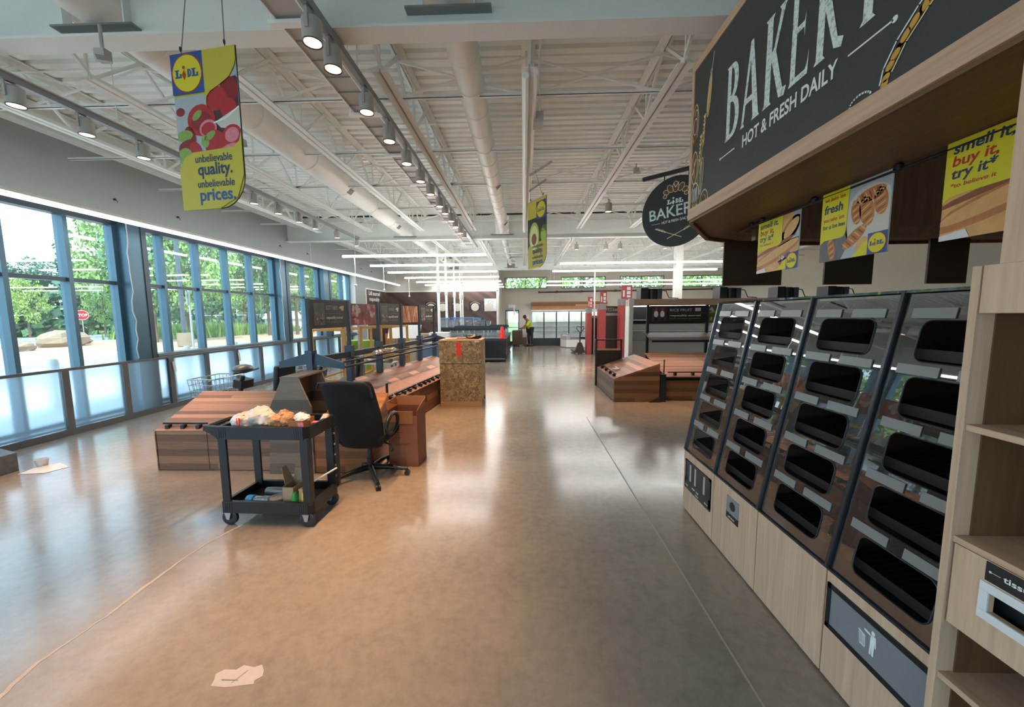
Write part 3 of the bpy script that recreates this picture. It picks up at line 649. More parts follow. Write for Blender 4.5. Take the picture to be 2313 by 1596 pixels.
# ------------------------------------------------------------------ lamps
def lamps():
    def line(x0, x1, y, z, lab, grp, along='x'):
        c = ((x0+x1)/2, y, z) if along == 'x' else (x0, (y[0]+y[1])/2, z)
        t = thing('linear_light', lab, 'ceiling light', c, 0, grp); m = MB(); e = MB()
        if along == 'x':
            m.box(x0, x1, y-0.027, y+0.027, z+0.03, z+0.05, 'white'); e.box(x0+0.01, x1-0.01, y-0.032, y+0.032, z-0.005, z+0.03, 'emit_line')
        else:
            m.box(x0-0.03, x0+0.03, y[0], y[1], z+0.03, z+0.075, 'white'); e.box(x0-0.032, x0+0.032, y[0]+0.01, y[1]-0.01, z-0.02, z+0.03, 'emit_strip')
        m.build('light_housing', parent=t); e.build('diffuser', parent=t)
        ends = [(x0+0.3, y), (x1-0.3, y)] if along == 'x' else [(x0, y[0]+0.6), (x0, 11.3), (x0, y[1]-0.6)]
        for k in ends: MB().tube([(k[0], k[1], z+0.045), (k[0], k[1], 4.62)], 0.006, 6, 'steel').build('hanger_rod', parent=t)
        return t
    nth = ['nearest', 'second nearest', 'third nearest', 'fourth nearest', 'fifth nearest', 'sixth nearest', 'farthest']
    for k, (y, xa, xb) in enumerate(((8.9, -4.18, -0.84), (10.6, -4.22, -0.83), (12.3, -4.33, -0.82), (14.1, -4.35, -0.88), (15.95, -4.43, -0.91), (17.6, -4.50, -0.93), (19.2, -4.55, -0.96))):
        line(xa, xb, y, 3.1, '%s of the glowing linear lights hung across the left aisle' % nth[k], 'linear lights across the left aisle')
    for k, (y, xa, xb) in enumerate(((10.6, 1.0, 5.95), (12.5, 0.94, 6.15), (16.4, 1.0, 9.1), (18.5, 1.0, 10.4))):
        line(xa, xb, y, 3.1, '%s of the glowing linear lights hung on the right beyond the bakery' % nth[k if k < 4 else 6], 'linear lights on the right')
    line(-6.25, 0, (-3.0, 19.35), 3.255, 'long continuous light strip running above the windows', None, 'y')
    for k, (x, y) in enumerate(((-3.9, 8.9), (-3.85, 10.6), (-4.2, 14.1))):
        t = thing('hanging_sensor', 'white rod with a small knob hanging under the left end of the %s linear light' % ('nearest', 'second', 'fourth')[k], 'sensor', (x, y, 2.45), 0, 'hanging sensors')
        m = MB(); m.tube([(x, y, 2.47), (x, y, 3.085)], 0.009, 6, 'white'); m.build('rod', parent=t); m = MB(); m.lathe([(0.0, 0), (0.03, 0.01), (0.035, 0.04), (0.012, 0.07)], (x, y, 2.42), 12, 'plastic_w'); m.build('knob', parent=t, smooth=True)
    # tracks
    m = MB(); m.box(-1.49, -1.44, 0.2, 12.4, 3.86, 3.92, 'trackgrey'); m.box(-1.54, -1.49, 0.2, 12.4, 3.90, 3.925, 'lampgrey')
    for y in (1.5, 3.6, 5.5, 7.5, 9.5, 11.75): m.tube([(-1.465, y, 3.92), (-1.465, y, 4.62)], 0.005, 6, 'steel')
    tag(m.build('lighting_track'), 'grey lighting track carrying the spotlights down the middle aisle', 'light track')
    m = MB(); m.box(-4.58, -4.52, 1.6, 10.7, 3.84, 3.90, 'trackgrey'); m.box(-4.60, -4.50, 1.6, 10.7, 3.895, 3.905, 'lampgrey')
    for y in (2.2, 4.4, 6.6, 8.8, 10.6): m.tube([(-4.55, y, 3.9), (-4.55, y, 4.62)], 0.005, 6, 'steel')
    tag(m.build('lighting_track'), 'grey lighting track carrying the spotlights along the window side', 'light track')
    # slotted cable tray beside the middle track
    t = thing('cable_tray', 'long pale covered cable tray hung beside the middle lighting track', 'cable tray', (-1.68, 6.2, 3.9))
    m = MB(); m.box(-1.80, -1.56, 0.2, 12.4, 3.93, 3.945, 'lampgrey'); m.build('tray_floor', parent=t)
    for xx in (-1.81, -1.565):
        m = MB(); m.box(xx, xx+0.012, 0.2, 12.4, 3.915, 4.0, 'steel'); m.build('tray_side', parent=t)
    m = MB(); y = 0.4
    while y < 12.3:
        m.box(-1.80, -1.56, y, y+0.008, 3.922, 3.93, 'trackgrey'); y += 0.235
    m.build('tray_seams', parent=t)
    for y in (2.0, 3.0, 4.3, 5.35, 6.5, 7.7, 9.0, 10.4, 11.7):
        m = MB(); m.box(-1.86, -1.50, y-0.03, y+0.03, 3.885, 3.91, 'steel'); m.tube([(-1.85, y, 3.9), (-1.85, y, 4.62)], 0.005, 6, 'steel'); m.build('hanger_bar', parent=t)
    # spotlights
    def spot(lab, grp, loc):
        t = thing('spotlight', lab, 'spotlight', loc, 0, grp); x, y, z = loc
        m = MB(); m.lathe([(0.052, 0.012), (0.064, 0.0), (0.066, 0.02), (0.066, 0.15), (0.05, 0.165), (0.0, 0.168)], loc, 24, 'lampgrey'); m.build('lamp_housing', parent=t, smooth=True)
        m = MB(); m.lathe([(0.057, 0.004), (0.067, -0.002), (0.067, 0.006), (0.058, 0.010)], loc, 24, 'charcoal'); m.build('rim', parent=t, smooth=True)
        m = MB(); m.lathe([(0.0, 0.02), (0.03, 0.016), (0.058, 0.003)], loc, 20, 'emit_spot'); m.build('reflector', parent=t, smooth=True)
        m = MB(); m.box(x-0.012, x+0.012, y-0.078, y-0.066, z+0.06, z+0.21, 'lampgrey'); m.box(x-0.012, x+0.012, y-0.078, y+0.01, z+0.19, z+0.205, 'lampgrey'); m.tube([(x, y, z+0.165), (x, y, z+0.24)], 0.012, 8, 'lampgrey'); m.build('bracket', parent=t)
        l = bpy.data.lights.new('spot', 'SPOT'); l.energy = SPOT_W; l.color = (1.0, 0.57, 0.30); l.spot_size = math.radians(66); l.spot_blend = 0.9; l.shadow_soft_size = 0.05
        o = bpy.data.objects.new('spot_beam', l); COL.objects.link(o); o.parent = t; o.location = (0, 0, -0.01); return t
    nth2 = ['first', 'second', 'third', 'fourth', 'fifth', 'sixth', 'seventh', 'eighth', 'ninth', 'tenth', 'eleventh', 'twelfth', 'thirteenth', 'fourteenth']
    ys = [2.84, 3.13, 3.77, 4.38, 5.01, 5.66, 6.25, 6.93, 7.41, 8.0, 8.52, 9.16, 9.69]
    p = spot('grey can spotlight on the middle track, first from the camera', 'spotlights on the middle track', (-1.465, ys[0], 3.65))
    for k, y in enumerate(ys[1:]): dup(p, (-1.465, y, 3.65), 0, 'grey can spotlight on the middle track, %s from the camera' % nth2[k+1])
    for k, y in enumerate((2.2, 1.55, 0.9)): dup(p, (-1.465, y, 3.65), 0, 'grey can spotlight on the middle track before the first one in view')
    ys = [3.51, 4.07, 4.67, 5.3, 5.93, 6.56, 7.21, 7.87, 8.48, 9.46, 10.55]
    for k, y in enumerate(ys): dup(p, (-4.55, y, 3.65), 0, 'grey can spotlight on the window-side track, %s from the camera' % nth2[k], 'spotlights on the window-side track')
    for k, (x, y, z) in enumerate(((1.65, 7.65, 3.70), (2.55, 7.65, 3.7), (3.2, 7.65, 3.7), (1.65, 12.1, 3.72), (2.55, 12.1, 3.72), (2.98, 12.1, 3.72), (4.35, 12.1, 3.72), (6.1, 12.1, 3.72))):
        lab = 'grey can spotlight hanging under the right joists left of the round sign' if k == 0 else 'grey can spotlight on the right bar behind the round sign' if k < 3 else 'grey can spotlight beyond the far girder, %s from the aisle' % nth2[k-3]
        q = dup(p, (x, y, z), 0, lab, 'spotlights over the right side'); m = MB(); m.tube([(x, y, z+0.2), (x, y, 4.02)], 0.008, 6, 'steel'); m.box(x-0.05, x+1.65, y-0.02, y+0.02, 4.02, 4.06, 'steel') if k == 0 else m.tube([(x, y, 4.0), (x, y, 4.62)] if k > 2 else [(x, y, 4.0), (x, y, 4.03)], 0.006, 6, 'steel'); m.build('stem', parent=q)
    # small ceiling devices
    for k, (x, y, z, lab) in enumerate(((-3.18, 3.02, 3.74, 'small white camera hung under the near girder left of the strawberry banner'), (-3.6, 5.05, 3.98, 'small pale sensor box fixed to the joist left of the strawberry banner'), (1.78, 6.3, 3.98, 'small grey sensor box hung under the joist right of the aisle'))):
        m = MB(); m.box(x-0.04, x+0.04, y-0.03, y+0.03, z-0.05, z+0.03, 'lampgrey'); m.obox((x+0.03, y-0.03, z-0.05), (0.035, 0.09, 0.035), (0.3, 0, -0.5), 'lampgrey'); m.tube([(x, y, z+0.03), (x, y, 4.08 if k else 3.945)], 0.012, 6, 'lampgrey'); tag(m.build('ceiling_sensor'), lab, 'sensor')
lamps()

# ------------------------------------------------------------------ outside the windows
def outside():
    b = MB(); b.box(-18.0, -7.47, -30, 60, -0.2, -0.06, 'asphalt'); b.box(-13.0, -7.47, -30, 60, -0.06, -0.02, 'kerb'); struct(b.build('ground_1'))
    b = MB()
    def strip(x0, z0, x1, z1, mat): b.add([(x0, -40, z0), (x1, -40, z1), (x1, 90, z1), (x0, 90, z0), (x0, -40, -1), (x1, -40, -1), (x1, 90, -1), (x0, 90, -1)], [(0, 1, 2, 3), (0, 3, 7, 4), (1, 5, 6, 2)], mat)
    strip(-18.3, 0.06, -18.0, 0.06, 'kerb'); strip(-23.5, 0.1, -18.3, 0.06, 'soil'); strip(-30.0, 0.1, -23.5, 0.1, 'soil'); strip(-37, 0.05, -30, 0.1, 'asphalt'); strip(-43, 0.1, -37, 0.05, 'asphalt'); strip(-110, 0.1, -43, 0.1, 'grass')
    struct(b.build('ground_2'))
    b = MB(); b.box(-7.4, 30, -40, Y0-0.25, -0.2, -0.06, 'asphalt'); struct(b.build('ground_4'))
    b = MB(); b.box(-20, 40, YB+0.3, 90, -0.2, -0.05, 'grass'); struct(b.build('ground_3'))
    for k, (x, y) in enumerate(((-9.0, 5.2), (-9.0, 6.97), (-9.0, 8.2), (-9.0, 9.9), (-9.0, 11.6))):
        m = MB(); m.lathe([(0.085, 0), (0.085, 0.96), (0.06, 1.0), (0, 1.01)], (x, y, -0.02), 16, 'plastic_w'); tag(m.build('bollard', smooth=True), 'white safety bollard outside the window, %s along the front' % ('first', 'second', 'third', 'fourth', 'fifth')[k], 'bollard', 'bollards outside')
    for k, (x, y, r) in enumerate(((-27.3, 21.8, 0.95), (-28.8, 23.6, 0.7), (-25.6, 18.6, 0.5))):
        m = MB(); m.ball((x, y, 0.05+r*0.45), (r, r*1.2, r*0.6), 'stone', 10, 7, 0.16, k); tag(m.build('boulder'), ('big tan boulder on the sandy strip outside', 'smaller boulder just behind the big tan one outside', 'low rubble heap on the sandy strip outside')[k], 'boulder')
    t = thing('stop_sign', 'red octagonal stop sign on a post across the lot', 'road sign', (-33.7, 28.3, 0.08))
    m = MB(); m.tube([(-33.7, 28.3, 0.08), (-33.7, 28.3, 2.4)], 0.035, 8, 'silver'); m.build('post', parent=t)
    d = Vector((33.7, -28.3, 0)).normalized(); u = Vector((-d.y, d.x, 0)); pl = Plane(Vector((-33.7, 28.3, 1.98))+d*0.06, u, (0, 0, 1)); R = 0.40
    oct_ = [(R*math.cos(PI/8+k*PI/4), R*math.sin(PI/8+k*PI/4)) for k in range(8)]
    m = MB(); m.prism([pl.at(x, y, -0.02) for x, y in oct_], [pl.at(x, y, 0) for x, y in oct_], 'stop'); m.build('sign_plate', parent=t)
    pr = Print(pl); pr.line([(x*0.93, y*0.93) for x, y in oct_], 0.02, 'ink_w', 2, True); pr.text('STOP', 0, -0.1, 0.29, 'ink_w', 0.02, fit=0.6, align='CENTER', lay=4); pr.build('lettering', parent=t)
    t = thing('lot_light', 'tall dark light pole on a round concrete base in the lot', 'light pole', (-19.5, 21.4, 0.1))
    m = MB(); m.lathe([(0.36, 0), (0.36, 0.75), (0, 0.76)], (-19.5, 21.4, 0.1), 16, 'stone'); m.build('base', parent=t, smooth=True); m = MB(); m.tube([(-19.5, 21.4, 0.8), (-19.5, 21.4, 7.5)], 0.11, 10, 'frame_d'); m.build('pole', parent=t); m = MB(); m.box(-19.9, -19.1, 21.25, 21.55, 7.5, 7.65, 'frame_d'); m.build('lamp_head', parent=t)
    t = thing('parking_sign', 'plain back of a tall sign on a pale post beside the light pole', 'road sign', (-17.8, 20.0, 0.0))
    m = MB(); m.tube([(-17.8, 20.0, -0.06), (-17.8, 20.0, 3.3)], 0.05, 8, 'silver'); m.build('post', parent=t); m = MB(); m.obox((-17.85, 19.9, 2.75), (0.04, 0.5, 0.75), (0, 0, 0.7), 'silver'); m.build('sign_plate', parent=t)
    t = thing('feather_flag', 'tall blue and white feather flag across the road', 'flag', (-26.6, 36.3, 0.1))
    m = MB(); m.tube([(-26.6, 36.3, 0.1), (-26.6, 36.3, 4.3)], 0.03, 6, 'silver'); m.build('pole', parent=t)
    m = MB(); m.extrude([(-26.58, 1.4), (-25.95, 1.7), (-25.75, 3.0), (-25.95, 4.1), (-26.58, 4.3)], 'y', 36.29, 36.31, 'flagblue'); m.extrude([(-26.5, 1.9), (-25.9, 2.1), (-25.85, 2.5), (-26.5, 2.3)], 'y', 36.285, 36.315, 'plastic_w'); m.extrude([(-26.4, 3.2), (-26.0, 3.2), (-26.0, 3.6), (-26.4, 3.6)], 'y', 36.284, 36.316, 'redink'); m.build('flag_cloth', parent=t)
    t = thing('van', 'white van parked beyond the lot under the trees', 'van', (-51.0, 51.0, 0.1), 0.85); t.scale = (0.85, 0.85, 0.85)
    m = MB(frame(t)); m.extrude([(-2.6, 0.35), (2.5, 0.35), (2.6, 1.0), (2.1, 1.25), (1.5, 2.1), (-2.6, 2.1)], 'y', -0.95, 0.95, 'car'); m.build('body', parent=t, bevel=0.08); m = MB(frame(t)); m.box(0.3, 1.6, -0.97, 0.97, 1.3, 1.85, 'charcoal'); m.build('windows', parent=t)
    for sx in (-1.7, 1.6):
        m = MB(frame(t)); m.lathe([(0.3, -1.0), (0.34, -0.9), (0.34, 0.9), (0.3, 1.0)], (sx, 0, 0.34), 16, 'black', 'y'); m.build('wheels', parent=t, smooth=True)
    t = thing('pavilion', 'low pale building with a hipped white roof across the road', 'building', (-48.2, 37.4, 0.1), -0.65); t.scale = (0.75, 0.75, 0.95)
    m = MB(frame(t)); m.box(-4, 4, -3, 3, 0, 1.5, 'tile_w'); m.build('walls', parent=t); m = MB(frame(t)); m.prism([(-4.4, -3.4, 1.5), (4.4, -3.4, 1.5), (4.4, 3.4, 1.5), (-4.4, 3.4, 1.5)], [(-0.6, -0.3, 2.5), (0.6, -0.3, 2.5), (0.6, 0.3, 2.5), (-0.6, 0.3, 2.5)], 'roof_w'); m.build('roof', parent=t)
    m = MB(frame(t)); m.box(-0.6, 0.5, -3.04, -3.0, 0.1, 1.3, 'charcoal'); m.box(1.6, 2.7, -3.04, -3.0, 0.4, 1.2, 'charcoal'); m.build('windows', parent=t)
    t = thing('house', 'pale low house glimpsed behind the flag under the trees', 'building', (-29.5, 49.5, 0.1), 0.3); t.scale = (0.8, 0.8, 0.9)
    m = MB(frame(t)); m.box(-4, 4, -3, 3, 0, 1.5, 'tile_w'); m.build('walls', parent=t); m = MB(frame(t)); m.extrude([(-3.3, 1.5), (3.3, 1.5), (0, 2.6)], 'x', -4.3, 4.3, 'roof_w'); m.build('roof', parent=t)
    m = MB(); m.lathe([(0.06, 0), (0.05, 1.0), (0.03, 1.05)], (-35.5, 25.2, 0.1), 10, 'orange'); tag(m.build('marker_post', smooth=True), 'orange marker post standing on the lot', 'marker post')
    # tall meadow clump: one uncountable mass
    rnd = random.Random(5); m = MB()
    for k in range(2600):
        x = -25.0-rnd.random()*7; y = 28+rnd.random()*15; h = 0.5+rnd.random()*0.8*(1-abs(y-33)/12); a = rnd.random()*PI; w = 0.10; dx, dy = math.cos(a)*w, math.sin(a)*w; lx, ly = rnd.uniform(-.25, .25), rnd.uniform(-.25, .25)
        m.add([(x-dx, y-dy, 0.08), (x+dx, y+dy, 0.08), (x+lx, y+ly, 0.1+h*1.2)], [(0, 1, 2)], ('leaf_a', 'leaf_d', 'leaf_a')[k % 3])
    o = m.build('tall_grass'); o['kind'] = 'stuff'; o['label'] = 'unmown green grass and weeds on the verge'; o['category'] = 'grass'
    m = MB(); rnd = random.Random(9); lines = ([(-72, 20), (-64, 34), (-58, 45), (-50, 54), (-42, 58), (-30, 60), (-20, 60)], [(-50, 18), (-47, 30), (-42, 41), (-34, 50), (-25, 54), (-15, 56), (-10, 56)])
    for k in range(9000):
        line = lines[k % 2]; f = rnd.random()*(len(line)-1); i = int(f); a, b = line[i], line[i+1]; f -= i; x, y = a[0]+(b[0]-a[0])*f+rnd.uniform(-2, 2), a[1]+(b[1]-a[1])*f+rnd.uniform(-2, 2); z = 0.1+rnd.random()**1.3*5.5
        u = Vector((rnd.gauss(0, 1), rnd.gauss(0, 1), rnd.gauss(0, 1))).normalized(); w = u.orthogonal().normalized(); s = rnd.uniform(0.3, 0.65); c = Vector((x, y, z)); m.add([c-u*s, c+w*s*0.6, c+u*s, c-w*s*0.6], [(0, 1, 2, 3)], ('leaf_c', 'leaf_b', 'leaf_c')[k % 3])
    o = m.build('undergrowth'); o['kind'] = 'stuff'; o['label'] = 'dark green undergrowth along the edge of the distant wood'; o['category'] = 'undergrowth'
    # trees
    def tree(seed, leafmat, blobs, h, lw):
        rnd = random.Random(seed); t = thing('tree', 'x', 'tree', (0, 0, 0)); m = MB()
        m.tube([(0, 0, 0), (0.05, 0, h*0.35), (0.0, 0.1, h*0.7)], [0.2, 0.15, 0.06], 8, 'bark')
        for k in range(5):
            a = k*1.3; z = h*(0.3+0.08*k); m.tube([(0.03, 0, z), (math.cos(a)*h*0.12, math.sin(a)*h*0.12, z+h*0.12), (math.cos(a)*h*0.2, math.sin(a)*h*0.2, z+h*0.2)], [0.07, 0.05, 0.02], 6, 'bark')
        m.build('trunk', parent=t, smooth=True)
        m = MB()
        for (bx, by, bz, r, n) in blobs:
            for k in range(n):
                while True:
                    p = Vector((rnd.uniform(-1, 1), rnd.uniform(-1, 1), rnd.uniform(-1, 1)))
                    if 0.25 < p.length < 1: break
                c = Vector((bx, by, bz))*h+Vector((p.x, p.y, p.z*0.8))*r*h
                u = Vector((rnd.gauss(0, 1), rnd.gauss(0, 1), rnd.gauss(0, 1))).normalized(); w = u.orthogonal().normalized(); s = lw*rnd.uniform(0.6, 1.3)
                m.add([c-u*s, c+w*s*0.6, c+u*s, c-w*s*0.6], [(0, 1, 2, 3)], leafmat)
        m.build('foliage', parent=t); return t
    def blobs(seed, n, dens, wide=0.3):
        rnd = random.Random(seed); out = []
        for k in range(n):
            z = 0.34+0.56*k/(n-1); w = wide*math.sin(PI*(0.18+0.72*(z-0.3)/0.65)); a = k*2.4; out.append((math.cos(a)*w, math.sin(a)*w, z, rnd.uniform(0.13, 0.2), dens))
        return out
    kinds = [tree(3, 'leaf_a', blobs(1, 13, 230), 8, 0.16), tree(5, 'leaf_b', blobs(2, 15, 260, 0.26), 8, 0.17), tree(8, 'leaf_c', blobs(3, 16, 260, 0.34), 8, 0.2), tree(9, 'leaf_d', blobs(4, 11, 200), 8, 0.15)]
    spots = [(0, -34.2, 31.4, 11.0, 'tall light-green tree just right of the stop sign'), (1, -24.4, 24.6, 9.4, 'tall tree behind the left window column'), (1, -26.0, 29.0, 10.4, 'tall dark-trunked tree behind the lot light pole'), (0, -22.5, 26.0, 8.6, 'leafy tree left of the lot light pole'),
             (0, -31.2, 42.0, 9.8, 'tree behind the blue feather flag'), (1, -22.6, 33.4, 9.4, 'tall tree right of the feather flag'), (0, -20.8, 34.6, 9.4, 'tree showing through the far window bays'), (1, -22.2, 39.6, 9.4, 'tree farther back behind the far window bays'), (0, -19.6, 40.8, 9.0, 'tree at the far end of the glazing'),
             (3, -35.6, 25.0, 5.2, 'small yellow-green tree at the far left of the lot'), (3, -43.0, 32.0, 5.4, 'small yellow-green tree left of the pavilion'), (3, -37.5, 33.2, 5.6, 'low bright tree right behind the stop sign')]
    used = set()
    for k, x, y, h, lab in spots:
        s = h/8
        if k not in used:
            used.add(k); o = kinds[k]; o.location = (x, y, 0.05); o.scale = (s, s, s); o['label'] = lab; o['group'] = 'trees across the lot'
            o.scale = (s*0.62, s*0.62, s)
        else: dup(kinds[k], (x, y, 0.05), k*1.7+x, lab, 'trees across the lot', (s*0.62, s*0.62, s))
    rnd = random.Random(12); n = 0
    row = [(-70, 28), (-66, 36), (-62, 43), (-59, 47), (-57, 50), (-54, 53), (-51, 56), (-48, 58), (-45, 60), (-41, 61), (-37, 62), (-33, 62), (-29, 62), (-64, 30)]
    for x, y in row:
        h = rnd.uniform(8.8, 10.2)
        if 2 not in used:
            used.add(2); o = kinds[2]; o.location = (x, y, 0.1); o.scale = (h/8*0.85, h/8*0.85, h/8); o['label'] = 'dark green tree in the distant wood behind the lot'; o['group'] = 'distant wood'
        else: dup(kinds[2], (x, y, 0.1), rnd.uniform(0, 6), 'dark green tree in the distant wood behind the lot', 'distant wood', (h/8*0.85, h/8*0.85, h/8))
    for k, (x, y) in enumerate(((-1.5, 33), (1.5, 34.5), (5, 33.5), (8.5, 35), (12, 33.5), (15.5, 35), (19, 34))):
        dup(kinds[0 if k % 2 else 3], (x, y, -0.05), k*1.1, 'sunlit green tree outside the clerestory windows and back door', 'trees behind the back wall', 0.95)
outside()
# ------------------------------------------------------------------ bakery wall on the right
XF, XT, ZB, ZG = 1.433, 1.675, 0.548, 1.828       # base front, glass top, base height, glass top height
def rrect(x0, x1, y0, y1, r, k=4):
    pts = []
    for cx, cy, a in ((x1-r, y1-r, 0), (x0+r, y1-r, PI/2), (x0+r, y0+r, PI), (x1-r, y0+r, 3*PI/2)):
        pts += [(cx+r*math.cos(a+PI/2*i/k), cy+r*math.sin(a+PI/2*i/k)) for i in range(k+1)]
    return pts
def bakery():
    bays = [(3.35, 2.815), (2.815, 2.277), (2.277, 1.74), (1.74, 1.205)]
    names = ['farthest bakery self-serve case, utensil slots in its oak base', 'bakery self-serve case second from the far end, small dispenser plate in its base',
             'bakery self-serve case third from the far end, plain oak base door', 'bakery self-serve case nearest the oak shelf, litter flap in its base']
    sl = Vector((XT-XF, 0, ZG-ZB)); SL = sl.length; up = sl.normalized()
    for k, (ya, yb) in enumerate(bays):
        W = ya-yb
        t = thing('bakery_case', names[k], 'bakery display case', (XF+0.35, (ya+yb)/2, 0), 0, 'bakery self-serve cases')
        g = 0.004
        m = MB(); m.box(XF+0.02, 2.25, yb+0.002, ya-0.002, 0.0, ZB-0.02, 'dark_in'); m.build('base_body', parent=t)
        m = MB(); m.box(XF, XF+0.018, yb+g, ya-g, 0.012, ZB-0.012, 'oak_z'); dr = m.build('base_door', parent=t, bevel=0.002)
        m = MB(); m.box(XF+0.0, 2.25, yb+0.002, ya-0.002, ZB-0.012, ZB, 'charcoal'); m.build('counter_strip', parent=t)
        # glazed front: one leaning acrylic sheet with five cut-outs
        pl = Plane((XF+0.012, ya-0.012, ZB+0.004), (0, -1, 0), up); w = W-0.024; h = SL-0.01
        rows = 5; hb, ht = 0.045, h-0.055; rh = (ht-hb)/rows; m = MB(); c0, c1 = 0.17*w, 0.81*w
        for r in range(rows):
            z0, z1 = hb+r*rh, hb+(r+1)*rh; hz0, hz1 = z0+0.008, z1-0.058
            if r == 0: z0 = 0
            if r == rows-1: z1 = h
            inn = rrect(c0, c1, hz0, hz1, 0.04); out = []
            for (px, py) in inn:
                u = (px-(c0+c1)/2)/((c1-c0)/2); v = (py-(hz0+hz1)/2)/((hz1-hz0)/2)
                out.append((px, py, u, v))
            n = len(inn); oo = []
            for i, (px, py, u, v) in enumerate(out):
                q = i % 5; cn = i//5
                cx = (w, 0, 0, w)[cn]; cy = (z1, z1, z0, z0)[cn]
                if q == 2: oo.append((cx, cy))
                elif (q < 2) == (cn in (0, 2)): oo.append((cx, cy+(py-cy)*0.999 if q in (0, 4) else cy+(py-cy)*0.5))
                else: oo.append((cx+(px-cx)*0.999 if q in (0, 4) else cx+(px-cx)*0.5, cy))
            vs = [pl.at(x, y, 0) for x, y in inn]+[pl.at(x, y, 0) for x, y in oo]
            m.add(vs, [(i, (i+1) % n, n+(i+1) % n, n+i) for i in range(n)], 'acrylic')
        m.build('acrylic_front', parent=t)
        for r in range(rows):                      # rims of the cut-outs, ridged trays behind them
            z0, z1 = hb+r*rh, hb+(r+1)*rh; hz0, hz1 = z0+0.008, z1-0.058
            rim = [pl.at(x, y, 0.002) for x, y in rrect(c0, c1, hz0, hz1, 0.04)]
            m = MB(); m.tube(rim, 0.003, 5, 'black', closed=True); m.build('opening_rim', parent=t, smooth=True)
            base = pl.at(0, z0+0.03, -0.035); x0 = base.x; zb = base.z; m = MB()
            m.prism([(x0, yb+0.02, zb), (x0, ya-0.02, zb), (x0+0.5, ya-0.02, zb+0.07), (x0+0.5, yb+0.02, zb+0.07)], [(x0, yb+0.02, zb+0.012), (x0, ya-0.02, zb+0.012), (x0+0.5, ya-0.02, zb+0.082), (x0+0.5, yb+0.02, zb+0.082)], 'tray')
            m.box(x0-0.004, x0, yb+0.02, ya-0.02, zb-0.01, zb+0.035, 'tray')
            y = yb+0.04
            while y < ya-0.03:
                m.prism([(x0+0.02, y, zb+0.012), (x0+0.02, y+0.01, zb+0.012), (x0+0.5, y+0.01, zb+0.082), (x0+0.5, y, zb+0.082)], [(x0+0.02, y+0.002, zb+0.03), (x0+0.02, y+0.008, zb+0.03), (x0+0.5, y+0.008, zb+0.1), (x0+0.5, y+0.002, zb+0.1)], 'tray'); y += 0.032
            m.build('ridged_tray', parent=t)
            for a, b in ((0.07, 0.40), (0.53, 0.88)):
                a, b = a*w, b*w; m = MB()
                m.prism([pl.at(a, z1-0.050, 0.003), pl.at(b, z1-0.050, 0.003), pl.at(b, z1-0.008, 0.003), pl.at(a, z1-0.008, 0.003)], [pl.at(a, z1-0.050, 0.006), pl.at(b, z1-0.050, 0.006), pl.at(b, z1-0.008, 0.006), pl.at(a, z1-0.008, 0.006)], 'holder'); m.build('price_holder', parent=t)
        # chrome posts at both sides, back and lid
        for y in ((ya-0.006, yb+0.006) if k == 0 else (yb+0.006,)):
            m = MB(); p, q = Vector((XF+0.006, y, ZB)), Vector((XT+0.006, y, ZG)); m.prism([p+Vector((-0.012, -0.007, 0)), p+Vector((-0.012, 0.007, 0)), p+Vector((0.02, 0.007, 0)), p+Vector((0.02, -0.007, 0))], [q+Vector((-0.012, -0.007, 0)), q+Vector((-0.012, 0.007, 0)), q+Vector((0.02, 0.007, 0)), q+Vector((0.02, -0.007, 0))], 'postmetal'); m.build('side_post', parent=t)
        m = MB(); m.box(2.2, 2.25, yb, ya, ZB, ZG, 'dark_in'); m.build('back_panel', parent=t)
        m = MB(); m.box(XT+0.0, 2.25, yb+0.003, ya-0.003, ZG, ZG+0.012, 'acrylic'); m.build('lid', parent=t)
        m = MB(); p, q = Vector((XF+0.05, yb+0.016, ZB)), Vector((XT+0.05, yb+0.016, ZG)); m.prism([(p.x, p.y, p.z), (2.2, p.y, p.z), (2.2, p.y+0.006, p.z), (p.x, p.y+0.006, p.z)], [(q.x, p.y, q.z), (2.2, p.y, q.z), (2.2, p.y+0.006, q.z), (q.x, p.y+0.006, q.z)], 'dark_board'); m.build('partition', parent=t)
        if k == 0:
            m = MB(); p, q = Vector((XF+0.03, ya-0.01, ZB)), Vector((XT+0.03, ya-0.01, ZG)); m.prism([(p.x, p.y, p.z), (2.2, p.y, p.z), (2.2, p.y+0.006, p.z), (p.x, p.y+0.006, p.z)], [(q.x, p.y, q.z), (2.2, p.y, q.z), (2.2, p.y+0.006, q.z), (q.x, p.y+0.006, q.z)], 'acrylic'); m.build('end_glass', parent=t)
            m = MB(); x = XF-0.006; y0, y1 = 2.85, 3.30
            m.box(x, XF, y0, y1, 0.30, 0.475, 'black'); m.box(x-0.003, XF, y0, y0+0.02, 0.24, 0.475, 'black'); m.box(x-0.003, XF, y1-0.02, y1, 0.24, 0.475, 'black'); m.box(x-0.003, XF, y0, y1, 0.455, 0.475, 'black'); m.box(x-0.003, XF, y0, y1, 0.22, 0.31, 'black'); d = m.build('utensil_frame', parent=t)
            for yy in (y0+0.1, y0+0.255, y0+0.345):
                m = MB(); m.box(x-0.004, x, yy-0.012, yy+0.012, 0.31, 0.455, 'lampgrey'); m.build('slot_bar', parent=d)
            pr = Print(Plane((x-0.0035, y1, 0.22), (0, -1, 0), (0, 0, 1))); pr.text('tongs', 0.02, 0.03, 0.022, 'ink_w', 0.02); pr.text('paper   bags', 0.15, 0.045, 0.024, 'ink_w', 0.02); pr.text('sheets', 0.21, 0.015, 0.022, 'ink_w', 0.02); pr.text('gloves', 0.37, 0.03, 0.022, 'ink_w', 0.02); pr.build('lettering', parent=d)
